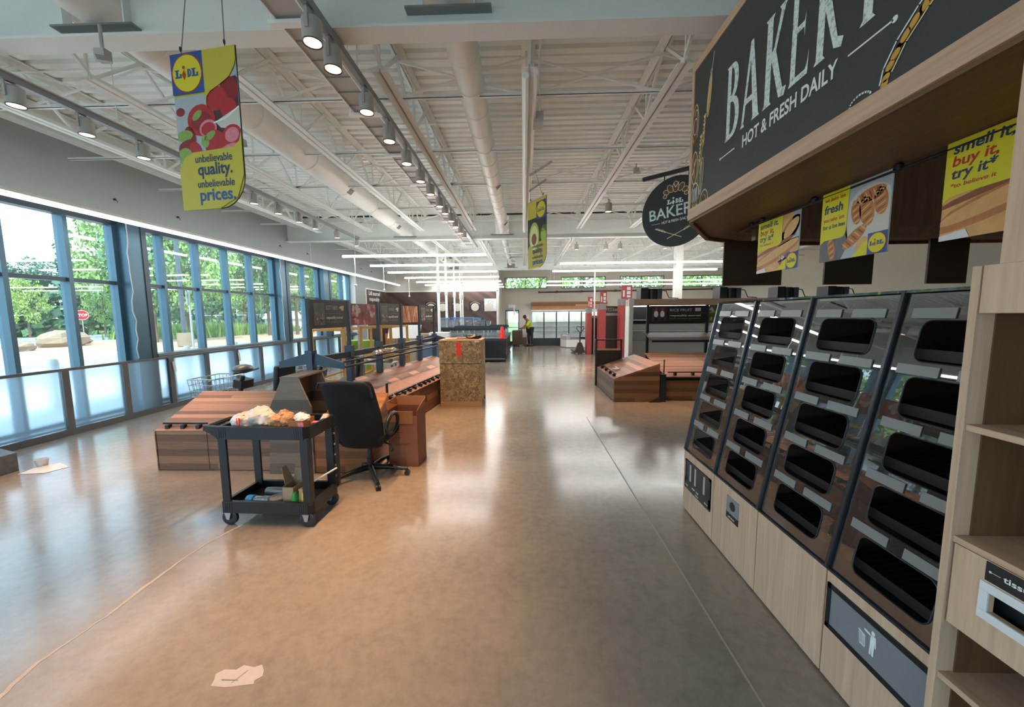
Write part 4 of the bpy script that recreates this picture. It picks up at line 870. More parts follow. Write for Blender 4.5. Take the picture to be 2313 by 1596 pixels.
        if k == 1:
            m = MB(); x = XF-0.005; m.box(x, XF, 2.475, 2.62, 0.36, 0.475, 'trackgrey'); m.box(x, XF, 2.475, 2.62, 0.315, 0.36, 'black'); d = m.build('dispenser_plate', parent=t)
            m = MB(); m.lathe([(0.0, 0), (0.03, 0.0), (0.032, 0.004), (0.02, 0.006)], (x-0.004, 2.545, 0.42), 16, 'black', 'x'); m.build('dispenser_hole', parent=d, smooth=True)
            pr = Print(Plane((x, 2.62, 0.315), (0, -1, 0), (0, 0, 1))); pr.text('pull down', 0.03, 0.014, 0.02, 'ink_w', 0.02); pr.build('lettering', parent=d)
        if k == 3:
            x = XF-0.008; y0, y1, z0, z1 = 1.20, 1.722, 0.268, 0.487
            m = MB(); b = 0.022; m.box(x, XF, y0, y1, z1-b, z1, 'black'); m.box(x, XF, y0, y1, z0, z0+b, 'black'); m.box(x, XF, y1-b, y1, z0, z1, 'black'); m.box(x, XF, y0, y0+b, z0, z1, 'black'); d = m.build('flap_frame', parent=t)
            m = MB(); m.box(XF-0.004, XF, y0+b, y1-b, z0+b, z1-b, 'trackgrey'); f = m.build('litter_flap', parent=t)
            pr = Print(Plane((XF-0.0045, 1.55, 0.335), (0, -1, 0), (0, 0, 1))); q = 'ink_w'
            pr.ell(0.066, 0.098, 0.0085, 0.0095, q); pr.poly([(0.055, 0.088), (0.079, 0.088), (0.083, 0.045), (0.078, 0.04), (0.075, 0.06), (0.074, 0.0), (0.066, 0.0), (0.064, 0.04), (0.062, 0.0), (0.054, 0.0), (0.056, 0.06)], q)
            pr.poly([(0.058, 0.088), (0.058, 0.078), (0.03, 0.082), (0.024, 0.088), (0.03, 0.091)], q); pr.poly([(0.0, 0.07), (0.034, 0.062), (0.033, 0.056), (0.0, 0.063)], q)
            for a, c in ((0.002, 0.008), (0.010, 0.0145), (0.017, 0.0205), (0.023, 0.0265), (0.0285, 0.033)): pr.poly([(a, 0.06), (a+0.004, 0.059), (c+0.003, 0.012), (c, 0.012)], q)
            pr.rect(0.008, 0.033, 0.008, 0.013, q); pr.build('pictogram', parent=f)
    # oak shelf unit next to the camera
    t = thing('oak_shelf', 'open light-oak shelf unit at the right edge with a tissue slot', 'shelf unit', (1.7, 0.7, 0)); Y1, Y9 = 1.203, 0.15
    for y, nm in ((Y1, 'side_panel'), (Y9+0.022, 'side_panel')):
        m = MB(); m.box(1.345, 2.1, y-0.022, y, 0, 1.88, 'oak_z'); m.build(nm, parent=t, bevel=0.0015)
    m = MB(); m.box(1.348, 1.37, Y9+0.022, Y1-0.026, 1.742, 1.88, 'oak_z'); m.build('header_board', parent=t)
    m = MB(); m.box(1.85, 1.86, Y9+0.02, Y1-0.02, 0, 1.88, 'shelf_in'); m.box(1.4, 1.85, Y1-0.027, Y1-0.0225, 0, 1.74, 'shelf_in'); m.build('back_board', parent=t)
    for z in (1.404, 1.046, 0.575, 0.10):
        m = MB(); m.box(1.352, 1.85, Y9+0.022, Y1-0.0225, z-0.02, z, 'oak_y'); m.build('shelf', parent=t, bevel=0.0015)
    m = MB(); ys, zs = (0.75, 1.075), (0.872, 0.932)
    m.box(1.352, 1.368, ys[1], Y1-0.03, 0.76, 1.024, 'oak_z'); m.box(1.352, 1.368, Y9+0.03, ys[0], 0.76, 1.024, 'oak_z'); m.box(1.352, 1.368, ys[0], ys[1], 0.76, zs[0], 'oak_z'); m.box(1.352, 1.368, ys[0], ys[1], zs[1], 1.024, 'oak_z'); d = m.build('drawer_front', parent=t)
    m = MB(); a, b = 0.022, 0.004
    m.box(1.346, 1.354, ys[0]-a, ys[1]+a, zs[1], zs[1]+a+0.005, 'plastic_w'); m.box(1.346, 1.354, ys[0]-a, ys[1]+a, zs[0]-a-0.005, zs[0], 'plastic_w'); m.box(1.346, 1.354, ys[1], ys[1]+a, zs[0], zs[1], 'plastic_w'); m.box(1.346, 1.354, ys[0]-a, ys[0], zs[0], zs[1], 'plastic_w'); m.build('tissue_slot_frame', parent=d, bevel=0.002)
    m = MB(); m.box(1.40, 1.41, ys[0]-0.05, ys[1]+0.05, 0.80, 1.0, 'black'); m.build('slot_back', parent=d)
    m = MB(); m.box(1.349, 1.352, 0.74, 1.088, 0.965, 1.022, 'signblk'); sgn = m.build('label_strip', parent=d)
    pr = Print(Plane((1.349, 1.088, 0.965), (0, -1, 0), (0, 0, 1))); pr.ell(0.012, 0.03, 0.0035, 0.0035, 'ink_w'); pr.rect(0.012, 0.036, 0.0293, 0.0307, 'ink_w'); pr.text('tissue paper', 0.043, 0.0235, 0.024, 'ink_w', 0.02, fit=0.155); pr.build('lettering', parent=sgn)
    # oak posts carrying the canopy
    m = MB(); m.box(1.352, 1.60, 0.95, 1.145, 1.88, 2.49, 'oak_z'); tag(m.build('canopy_post', bevel=0.002), 'light-oak post rising from the shelf unit to the bakery canopy', 'post')
    m = MB(); m.box(1.62, 1.95, 0.98, 1.19, 1.88, 2.49, 'oak_z'); tag(m.build('canopy_post', bevel=0.002), 'second oak post set back behind the one over the shelf unit', 'post')
    # canopy: fascia with chalkboard sign, soffit with a light well
    t = thing('bakery_canopy', 'big oak-framed canopy over the bakery with the chalkboard BAKERY sign', 'canopy', (2.6, 1.8, 2.45))
    YE, ZF0, ZF1 = 3.235, 2.49, 3.66; Yn = -0.6
    m = MB(); m.box(1.35, 1.40, Yn, YE, ZF0, ZF1, 'oak_y'); m.build('fascia_board', parent=t)
    m = MB(); m.box(1.335, 1.352, Yn, YE, ZF0, ZF0+0.085, 'oak_y'); m.box(1.335, 1.352, Yn, YE, ZF1-0.06, ZF1, 'oak_y'); m.box(1.335, 1.352, YE-0.035, YE, ZF0+0.085, ZF1-0.06, 'oak_z'); m.build('fascia_frame', parent=t, bevel=0.002)
    m = MB(); m.box(1.343, 1.35, Yn, YE-0.035, ZF0+0.085, ZF1-0.06, 'slateblk'); bd = m.build('chalkboard', parent=t)
    m = MB(); m.box(1.352, 1.372, Yn, YE, ZF0-0.016, ZF0, 'brown_y'); m.build('edge_strip', parent=t)
    # angled end of the canopy, oak outside
    m = MB(); pe = [(1.35, YE), (1.80, 3.92), (2.46, 4.30), (5.4, 4.30)]
    for (xa, ya), (xb, yb) in zip(pe, pe[1:]):
        m.prism([(xa, ya, ZF0-0.03), (xb, yb, ZF0-0.03), (xb+0.02, yb-0.03, ZF0-0.03), (xa+0.03, ya-0.01, ZF0-0.03)], [(xa, ya, ZF1), (xb, yb, ZF1), (xb+0.02, yb-0.03, ZF1), (xa+0.03, ya-0.01, ZF1)], 'brown_z')
    m.build('end_panel', parent=t)
    m = MB(); z0, z1 = ZF0-0.001, ZF0+0.02
    m.prism([(1.37, Yn, z0), (1.92, Yn, z0), (1.92, 3.95, z0), (1.82, 3.88, z0), (1.372, YE, z0)], [(1.37, Yn, z1), (1.92, Yn, z1), (1.92, 3.95, z1), (1.82, 3.88, z1), (1.372, YE, z1)], 'brown_y')
    m.prism([(1.92, 3.7, z0), (5.3, 3.7, z0), (5.3, 4.26, z0), (2.46, 4.26, z0), (1.92, 3.95, z0)], [(1.92, 3.7, z1), (5.3, 3.7, z1), (5.3, 4.26, z1), (2.46, 4.26, z1), (1.92, 3.95, z1)], 'brown_y'); m.build('soffit', parent=t)
    m = MB(); m.box(1.92, 1.94, Yn, 3.7, z1, 3.3, 'brown_z'); m.box(1.92, 5.3, 3.68, 3.70, z1, 3.3, 'brown_z'); m.build('light_well', parent=t)
    m = MB(); m.box(5.3, 5.34, Yn, 4.3, 0.0, 3.6, 'brown_z'); m.build('rear_wall', parent=t)
    m = MB(); m.box(2.1, 5.3, 3.60, 3.66, 2.40, 2.50, 'brown_y'); m.build('valance_beam', parent=t)
    # chalk drawings and lettering on the fascia
    x = 1.343; pl = Plane((x, YE, 0), (0, -1, 0), (0, 0, 1)); S = lambda y: YE-y
    pr = Print(pl); q = 'chalk'; zb, zt = 2.868, 3.325
    def slab(a, b, c, d): pr.rect(a, b, c, d, q, 2)
    H = zt-zb
    def glyph(ch, a, b):
        w = b-a; st = w*0.27
        P_ = lambda pts, l=2: pr.poly([(a+px*w, zb+pz*H) for px, pz in pts], q, l)
        if ch in 'BKER':
            P_([(0.0, 0), (0.42, 0), (0.34, 0.04), (0.34, 0.96), (0.42, 1), (0.0, 1), (0.08, 0.96), (0.08, 0.04)])
        if ch == 'B':
            for z0_, z1_, ww in ((0.52, 1.0, 0.86), (0.0, 0.55, 1.0)):
                n = 10; zc, hh = (z0_+z1_)/2, (z1_-z0_)/2
                o_ = [(0.34+(ww-0.34)*math.sin(PI*i/n)**0.7, zc-hh*math.cos(PI*i/n)) for i in range(n+1)]; i_ = [(0.34+(ww-0.62)*math.sin(PI*i/n)**0.8, zc-(hh-0.055)*math.cos(PI*i/n)) for i in range(n+1)]
                for i in range(n): P_([o_[i], o_[i+1], i_[i+1], i_[i]], 3+(z0_ == 0))
        if ch == 'R':
            n = 10; zc, hh = 0.74, 0.26
            o_ = [(0.34+0.5*math.sin(PI*i/n)**0.7, zc-hh*math.cos(PI*i/n)) for i in range(n+1)]; i_ = [(0.34+0.24*math.sin(PI*i/n)**0.8, zc-(hh-0.055)*math.cos(PI*i/n)) for i in range(n+1)]
            for i in range(n): P_([o_[i], o_[i+1], i_[i+1], i_[i]], 3)
            P_([(0.34, 0.52), (0.52, 0.54), (0.84, 0.10), (1.04, 0.06), (0.98, -0.02), (0.72, 0.02), (0.34, 0.45)], 4)
        if ch == 'A':
            P_([(0.0, 0), (0.24, 0), (0.18, 0.04), (0.52, 0.93), (0.42, 1.0), (0.06, 0.04)]); P_([(0.42, 1.0), (0.56, 1.0), (0.96, 0.04), (1.02, 0), (0.62, 0), (0.68, 0.04), (0.45, 0.80)], 3); P_([(0.2, 0.26), (0.66, 0.26), (0.63, 0.33), (0.24, 0.33)], 4)
        if ch == 'K':
            P_([(0.34, 0.46), (0.70, 0.95), (0.62, 1.0), (1.0, 1.0), (0.88, 0.95), (0.50, 0.52)], 3); P_([(0.36, 0.58), (0.50, 0.62), (0.92, 0.08), (1.08, 0.07), (1.0, -0.02), (0.76, 0.0), (0.34, 0.50)], 4)
        if ch == 'E':
            P_([(0.34, 0), (0.98, 0), (1.0, 0.24), (0.94, 0.12), (0.84, 0.06), (0.34, 0.06)], 3); P_([(0.34, 0.5), (0.7, 0.5), (0.74, 0.40), (0.76, 0.64), (0.7, 0.56), (0.34, 0.56)], 3); P_([(0.34, 0.94), (0.82, 0.94), (0.94, 0.8), (0.94, 1.0), (0.34, 1.0)], 3)
        if ch == 'Y':
            P_([(0.30, 0), (0.70, 0), (0.62, 0.04), (0.62, 0.48), (0.38, 0.48), (0.38, 0.04)]); P_([(0.38, 0.48), (0.62, 0.40), (0.2, 0.95), (0.28, 1.0), (-0.06, 1.0), (0.02, 0.95)], 3); P_([(0.4, 0.42), (0.62, 0.48), (0.98, 0.95), (1.04, 1.0), (0.72, 1.0), (0.8, 0.95)], 4)
    for ch, a, b in (('B', 2.705, 2.545), ('A', 2.525, 2.335), ('K', 2.305, 2.125), ('E', 2.095, 1.96), ('R', 1.925, 1.765), ('Y', 1.735, 1.56)): glyph(ch, S(a), S(b))
    pr.text('HOT & FRESH DAILY', S(2.49), 2.752, 0.098, 'ink_w', 0.022, fit=0.71)
    pr.rect(S(2.755), S(2.58), 2.782, 2.789, 'ink_w'); pr.ell(S(2.757), 2.7855, 0.009, 0.009, 'ink_w'); pr.rect(S(1.73), S(1.535), 2.792, 2.799, 'ink_w'); pr.ell(S(1.53), 2.7955, 0.012, 0.012, 'ink_w')
    c = S(2.08); logo(pr, c, 3.44, 0.36, 2, True, False); pr.build('lettering', parent=bd)
    pr = Print(pl)
    # rolls, wheat, leaf, loaf at the far end
    pr.ell(S(3.16), 3.20, 0.05, 0.14, 'ink_brown', 2); pr.arc(S(3.16), 3.20, 0.05, 0.14, 0, 2*PI, 0.007, 'ink_cream', 3, 24); pr.arc(S(3.16), 3.18, 0.03, 0.06, 0, 2*PI, 0.006, 'ink_w', 4, 14); pr.arc(S(3.15), 3.26, 0.024, 0.04, -1, 3, 0.006, 'ink_w', 4, 10); pr.arc(S(3.165), 3.11, 0.04, 0.05, 3.4, 6.0, 0.014, 'ink_gold', 4, 10)
    pr.ell(S(3.15), 2.87, 0.045, 0.11, 'ink_brown', 2); pr.arc(S(3.15), 2.87, 0.05, 0.12, 0, 2*PI, 0.009, 'ink_cream', 3, 24); pr.line([(S(3.18), 2.83), (S(3.13), 2.93)], 0.01, 'ink_w', 4); pr.line([(S(3.16), 2.92), (S(3.15), 2.80)], 0.01, 'ink_gold', 4)
    for yy, z1_, z0_ in ((3.02, 3.20, 2.98), (3.07, 3.08, 2.86)):
        pr.line([(S(yy+0.04), 2.66 if yy > 3.05 else 2.80), (S(yy+0.01), z0_), (S(yy-0.015), z1_)], 0.006, 'ink_cream', 2)
        for i in range(8):
            z = z0_+(z1_-z0_)*i/8
            for s in (-1, 1): pr.ell(S(yy-0.002*i)+s*0.009, z+0.012, 0.006, 0.016, 'ink_cream' if i % 2 else 'ink_gold', 3, -s*0.5, 8)
    pr.arc(S(3.03), 2.77, 0.024, 0.13, 0, 2*PI, 0.006, 'ink_cream', 3, 22, -0.1); pr.line([(S(3.04), 2.66), (S(3.025), 2.87)], 0.006, 'ink_w', 3); pr.ell(S(3.03), 2.76, 0.008, 0.05, 'ink_brown', 2)
    pr.arc(S(3.13), 2.66, 0.065, 0.09, 0, 2*PI, 0.009, 'ink_cream', 3, 24)
    for d in (-0.028, 0, 0.028): pr.arc(S(3.13)+d, 2.66, 0.010, 0.055, 0, 2*PI, 0.006, 'ink_w', 3, 14)
    pr.arc(S(3.13), 2.62, 0.06, 0.03, PI, 2*PI, 0.016, 'ink_gold', 4, 10); pr.arc(S(2.975), 2.58, 0.06, 0.075, 0, PI, 0.009, 'ink_cream', 3, 16); pr.arc(S(2.975), 2.58, 0.03, 0.04, 0, PI, 0.008, 'ink_gold', 3, 10)
    # bread knife with a baguette-like sheath and whisk at the top
    pr.ell(S(2.95), 3.30, 0.022, 0.13, 'ink_gold', 2, -0.12); pr.arc(S(2.95), 3.30, 0.024, 0.14, 0, 2*PI, 0.006, 'ink_cream', 3, 22, -0.12); pr.arc(S(2.93), 3.45, 0.012, 0.014, 0, 2*PI, 0.006, 'ink_w', 4, 10); pr.line([(S(2.975), 3.2), (S(2.90), 3.56)], 0.006, 'ink_w', 4)
    # big chalk pretzel-like baguette towards the camera
    pts = [(S(1.555), 2.58), (S(1.545), 2.63), (S(1.50), 2.70), (S(1.43), 2.765), (S(1.375), 2.80)]
    for i in range(len(pts)-1):
        (xa, za), (xb, zb_) = pts[i], pts[i+1]
        for j in range(5):
            f = j/5; cx, cz = xa+(xb-xa)*f, za+(zb_-za)*f; w = 0.016+0.012*(i+f)/4; pr.ell(cx+0.004, cz-0.004, w, 0.013, 'ink_gold' if j % 2 else 'ink_brown', 2+j % 2, 0.5+0.2*i, 10)
    pr.line([(a-0.012, z+0.012) for a, z in pts], 0.006, 'ink_w', 5); pr.line([(a+0.024, z-0.016) for a, z in pts[1:]], 0.005, 'ink_cream', 5)
    pr.arc(S(1.36), 2.795, 0.035, 0.02, 0, 2*PI, 0.006, 'ink_cream', 6, 16, 0.3); pr.arc(S(1.35), 2.825, 0.018, 0.022, 0, 2*PI, 0.008, 'ink_w', 6, 12)
    for j in range(7): pr.ell(S(1.335-0.012*j), 2.85+0.012*j, 0.026, 0.014, 'ink_gold' if j % 2 else 'ink_brown', 3+j % 2, 0.8, 10)
    pr.arc(S(1.25), 2.93, 0.05, 0.022, 0, 2*PI, 0.007, 'ink_cream', 6, 16, 0.2)
    pr.line([(S(1.30), 2.72), (S(1.21), 2.79), (S(1.1), 2.86)], 0.022, 'orange', 3); pr.line([(S(1.31), 2.725), (S(1.2), 2.81), (S(1.08), 2.89)], 0.008, 'ink_cream', 4)
    pr.arc(S(1.65), 2.575, 0.05, 0.03, 0.4, PI, 0.008, 'ink_w', 4, 10); pr.build('chalk_drawings', parent=bd)
    # rail with hanging paper signs
    m = MB(); m.tube([(1.89, 0.5, 2.455), (1.89, 3.30, 2.455), (1.93, 3.55, 2.455)], 0.009, 8, 'black')
    for y in (0.9, 1.52, 2.06, 2.62, 3.16, 3.30): m.lathe([(0, 0), (0.022, 0.004), (0.022, 0.03), (0.012, 0.04)], (1.89, y, 2.448), 12, 'black'); 
    tag(m.build('sign_rail', smooth=True), 'thin black rail with round clamps fixed under the bakery canopy', 'rail')
    def card(y0, y1, z0, z1, kind, lab):
        xx = 1.885; w = y0-y1; h = z1-z0; t = thing('hanging_sign', lab, 'sign', (xx, (y0+y1)/2, z0), 0, 'hanging bakery signs')
        m = MB(); m.box(xx, xx+0.006, y1, y0, z0, z1, 'plastic_w'); b_ = m.build('sign_card', parent=t)
        m = MB(); 
        for yy in (y0-0.05, y1+0.05): m.tube([(xx+0.003, yy, z1-0.012), (xx+0.005, yy, 2.45)], 0.004, 6, 'black')
        m.build('hooks', parent=t)
        pr = Print(Plane((xx, y0, z0), (0, -1, 0), (0, 0, 1))); tx = Print(pr.pl); rnd = random.Random(int(y0*100))
        if kind == 'smell':
            pr.rect(0, w, 0, h, 'crust_l', 1)
            pr.ell(w*0.45, h*0.30, w*0.62, h*0.13, 'crust', 2, 0.28, clip=(0, w, 0, h)); pr.ell(w*0.48, h*0.33, w*0.55, h*0.08, 'crust_l', 3, 0.28, clip=(0, w, 0, h)); pr.ell(w*0.4, h*0.45, w*0.55, h*0.035, 'crust_d', 3, 0.22, clip=(0, w, 0, h))
            pr.ell(w*0.80, h*0.70, w*0.26, h*0.16, 'crust', 2, 0.7, clip=(0, w, 0, h)); pr.ell(w*0.82, h*0.72, w*0.2, h*0.10, 'crust_l', 3, 0.7, clip=(0, w, 0, h)); pr.ell(w*0.66, h*0.5, w*0.12, h*0.2, 'crust_d', 2, -0.2, clip=(0, w, 0, h))
            pr.poly([(w*0.68, 0), (w*0.9, 0), (w, h*0.3), (w, h*0.12), (w*0.8, h*0.32), (w*0.55, h*0.16)], 'purple_p', 3); pr.poly([(w*0.78, h*0.55), (w, h*0.48), (w, h), (w*0.86, h)], 'cloth_p', 2); pr.poly([(0, 0), (w*0.26, 0), (w*0.22, h*0.09), (0, h*0.05)], 'plastic_w', 4)
            for i in range(9): pr.ell(w*0.62+rnd.uniform(-.05, .08)*w, h*0.2+rnd.uniform(-.05, .05)*h, 0.006, 0.006, 'ink_w', 5, n=8)
            yel = [(0, h), (w*0.62, h)]+[(w*0.62-0.10*w+0.10*w*math.cos(a), h*0.56+0.09*h*math.sin(a)) for a in [0, -PI/8, -PI/4, -3*PI/8, -PI/2]]+[(w*0.12, h*0.45), (w*0.03, h*0.42), (0, h*0.38)]
            pr.poly(yel, 'yellow', 4)
            tx.text('smell it,', w*0.06, h*0.87, h*0.145, 'navy', 0.02, lay=6, shear=0.12, fit=w*0.46); tx.text('buy it,', w*0.06, h*0.745, h*0.145, 'redink', 0.02, lay=6, shear=0.12, fit=w*0.36); tx.text('try it*', w*0.06, h*0.62, h*0.145, 'navy', 0.02, lay=6, shear=0.12, fit=w*0.36); tx.text('*to believe it', w*0.06, h*0.53, h*0.06, 'redink', 0.01, lay=6, shear=0.12, fit=w*0.36)
        else:
            pr.rect(0, w, 0, h, 'cloth_p', 1); pr.ell(w*0.74, h*0.5, w*0.36, h*0.42, 'bowl_p', 2, 0.2, clip=(0, w, 0, h)); pr.poly([(0, 0), (w*0.36, 0), (w*0.46, h*0.2), (w*0.42, h*0.45), (0, h*0.4)], 'photo_g', 2)
            for cx, cy, a, b, r_ in ((0.74, 0.78, 0.2, 0.085, 0.15), (0.88, 0.66, 0.09, 0.18, 0.15), (0.70, 0.58, 0.10, 0.20, 0.25), (0.55, 0.60, 0.07, 0.17, 0.2), (0.55, 0.27, 0.2, 0.085, 0.62), (0.2, 0.17, 0.06, 0.16, 0.2)):
                pr.ell(w*cx, h*cy, w*a, h*b, 'crust', 3, r_)
                L_ = max(w*a, h*b); long_ = r_ if w*a > h*b else r_+PI/2
                for j in range(-3, 4):
                    px, py = w*cx+math.cos(long_)*L_*j*0.26, h*cy+math.sin(long_)*L_*j*0.26; pr.ell(px, py, min(w*a, h*b)*0.8, L_*0.055, 'crust_l' if j % 2 else 'crust_d', 4, long_+PI/2+0.3, 10)
            pr.ell(w*0.66, h*0.16, w*0.1, h*0.07, 'crust_l', 3, 0.7)
            yel = [(0, h), (w*0.44, h), (w*0.42, h*0.42)]+[(w*0.34+0.08*w*math.cos(a), h*0.40+0.09*h*math.sin(a)) for a in [0, -PI/8, -PI/4, -3*PI/8, -PI/2]]+[(w*0.08, h*0.31), (0, h*0.26)]
            pr.poly(yel, 'yellow', 5)
            tx.text("we bake 'em", w*0.05, h*0.87, h*0.075, 'redink', 0.015, lay=7, shear=0.12, fit=w*0.33); tx.text('fresh', w*0.05, h*0.70, h*0.17, 'navy', 0.025, lay=7, shear=0.1, fit=w*0.30); tx.text("you take 'em", w*0.04, h*0.58, h*0.075, 'redink', 0.015, lay=7, shear=0.12, fit=w*0.34); tx.text('for a lot less', w*0.04, h*0.475, h*0.08, 'navy', 0.02, lay=7, shear=0.12, fit=w*0.36)
        if kind != 'smell' or y0 > 3:
            pr.poly([(w*0.52, 0), (w*0.80, 0), (w*0.80, h*0.2)]+[(w*0.80-w*0.2*math.sin(a), h*0.2-h*0.2*(1-math.cos(a))) for a in (0.3, 0.6, 0.9, 1.2)], 'yellow', 5); logo(pr, w*0.875, h*0.125*w/0.42, w*0.25, 6)
        pr.build('picture_print', parent=b_); tx.build('lettering', parent=b_)
    card(3.19, 2.73, 2.057, 2.445, 'smell', 'hanging sign reading smell it buy it try it, farthest of the three')
    card(2.535, 2.08, 2.058, 2.472, 'fresh', 'hanging sign reading we bake em fresh with croissants, middle of the three')
    card(1.83, 1.37, 2.06, 2.48, 'smell', 'hanging sign reading smell it buy it try it, nearest the oak post')
    # dark boards hung behind the counter, their gaps showing the hall beyond
    for k, (a, b) in enumerate(((2.02, 2.60), (3.02, 3.49), (4.02, 4.40))):
        m = MB(); m.box(a, b, 3.98, 4.0, 2.02, 2.46, 'board_brown'); tag(m.build('hanging_board'), 'dark brown board hung under the canopy back, %s of three' % ('leftmost', 'middle', 'rightmost')[k], 'board', 'dark boards under the canopy')
    m = MB(); m.box(4.75, 5.25, 3.98, 4.0, 0, 2.46, 'oak_z'); tag(m.build('oak_upright'), 'upright oak panel beside the rightmost dark hanging board', 'panel')
    # round hanging sign
    t = thing('round_sign', 'round black bakery sign hanging from a black bar at the canopy end', 'sign', (1.42, 4.35, 2.4))
    p0, p1 = Vector((1.275, 4.25, 3.155)), Vector((1.72, 3.86, 3.155)); m = MB(); m.bar(p0, p1, 0.03, 0.035, 'black'); m.build('bracket_bar', parent=t)
    u = (p1-p0).normalized(); c = p0+u*0.345+Vector((0, 0, -0.385)); pl = Plane(c, u, (0, 0, 1)); R = 0.345
    if pl.n.y > 0: pl = Plane(c, -u, (0, 0, 1))
    m = MB(); cr = [(R*math.cos(2*PI*i/48), R*math.sin(2*PI*i/48)) for i in range(48)]; m.prism([pl.at(x, y, -0.02) for x, y in cr], [pl.at(x, y, 0) for x, y in cr], 'signblk'); d = m.build('sign_disc', parent=t)
    m = MB()
    for s in (-0.12, 0.12): m.tube([pl.at(s, 0.31, -0.01), pl.at(s, 0.37, -0.01)], 0.006, 6, 'black')
    m.build('hooks', parent=t)
    pr = Print(pl)
    for i in range(7):
        a = PI*(-0.02+1.04*i/6); rr = 0.052-0.011*abs(i-3); x, y = 0.105*math.cos(a), 0.165+0.075*math.sin(a); wd = 0.030-0.004*abs(i-3)
        pr.ell(x, y, rr, wd, 'ink_brown', 1+i % 2, a, 14); pr.arc(x, y, rr, wd, 0, 2*PI, 0.005, 'ink_cream', 3, 16, a)
    pr.line([(-0.02, 0.27), (0.0, 0.235), (0.03, 0.275)], 0.006, 'ink_w', 4)
    logo(pr, 0, 0.10, 0.22, 2, True, False); pr.text('BAKERY', 0, -0.045, 0.155, 'chalk', 0.012, fit=0.52, align='CENTER', rot=0.06); pr.text('HOT & FRESH DAILY', 0, -0.10, 0.036, 'ink_w', 0.01, fit=0.26, align='CENTER', rot=0.06)
    pr.rect(-0.24, -0.15, -0.10, -0.097, 'ink_w'); pr.rect(0.15, 0.24, -0.083, -0.08, 'ink_w')
    for s in (-1, 1):
        pr.line([(s*-0.07, -0.26), (s*0.12, -0.18)], 0.006, 'ink_cream', 2)
        for i in range(7): pr.ell(s*(0.1+0.014*i), -0.188+0.006*i+0.010*(i % 2), 0.016, 0.007, 'ink_green' if i % 2 else 'ink_cream', 3, s*0.5, 8)
    pr.build('print', parent=d)
bakery()
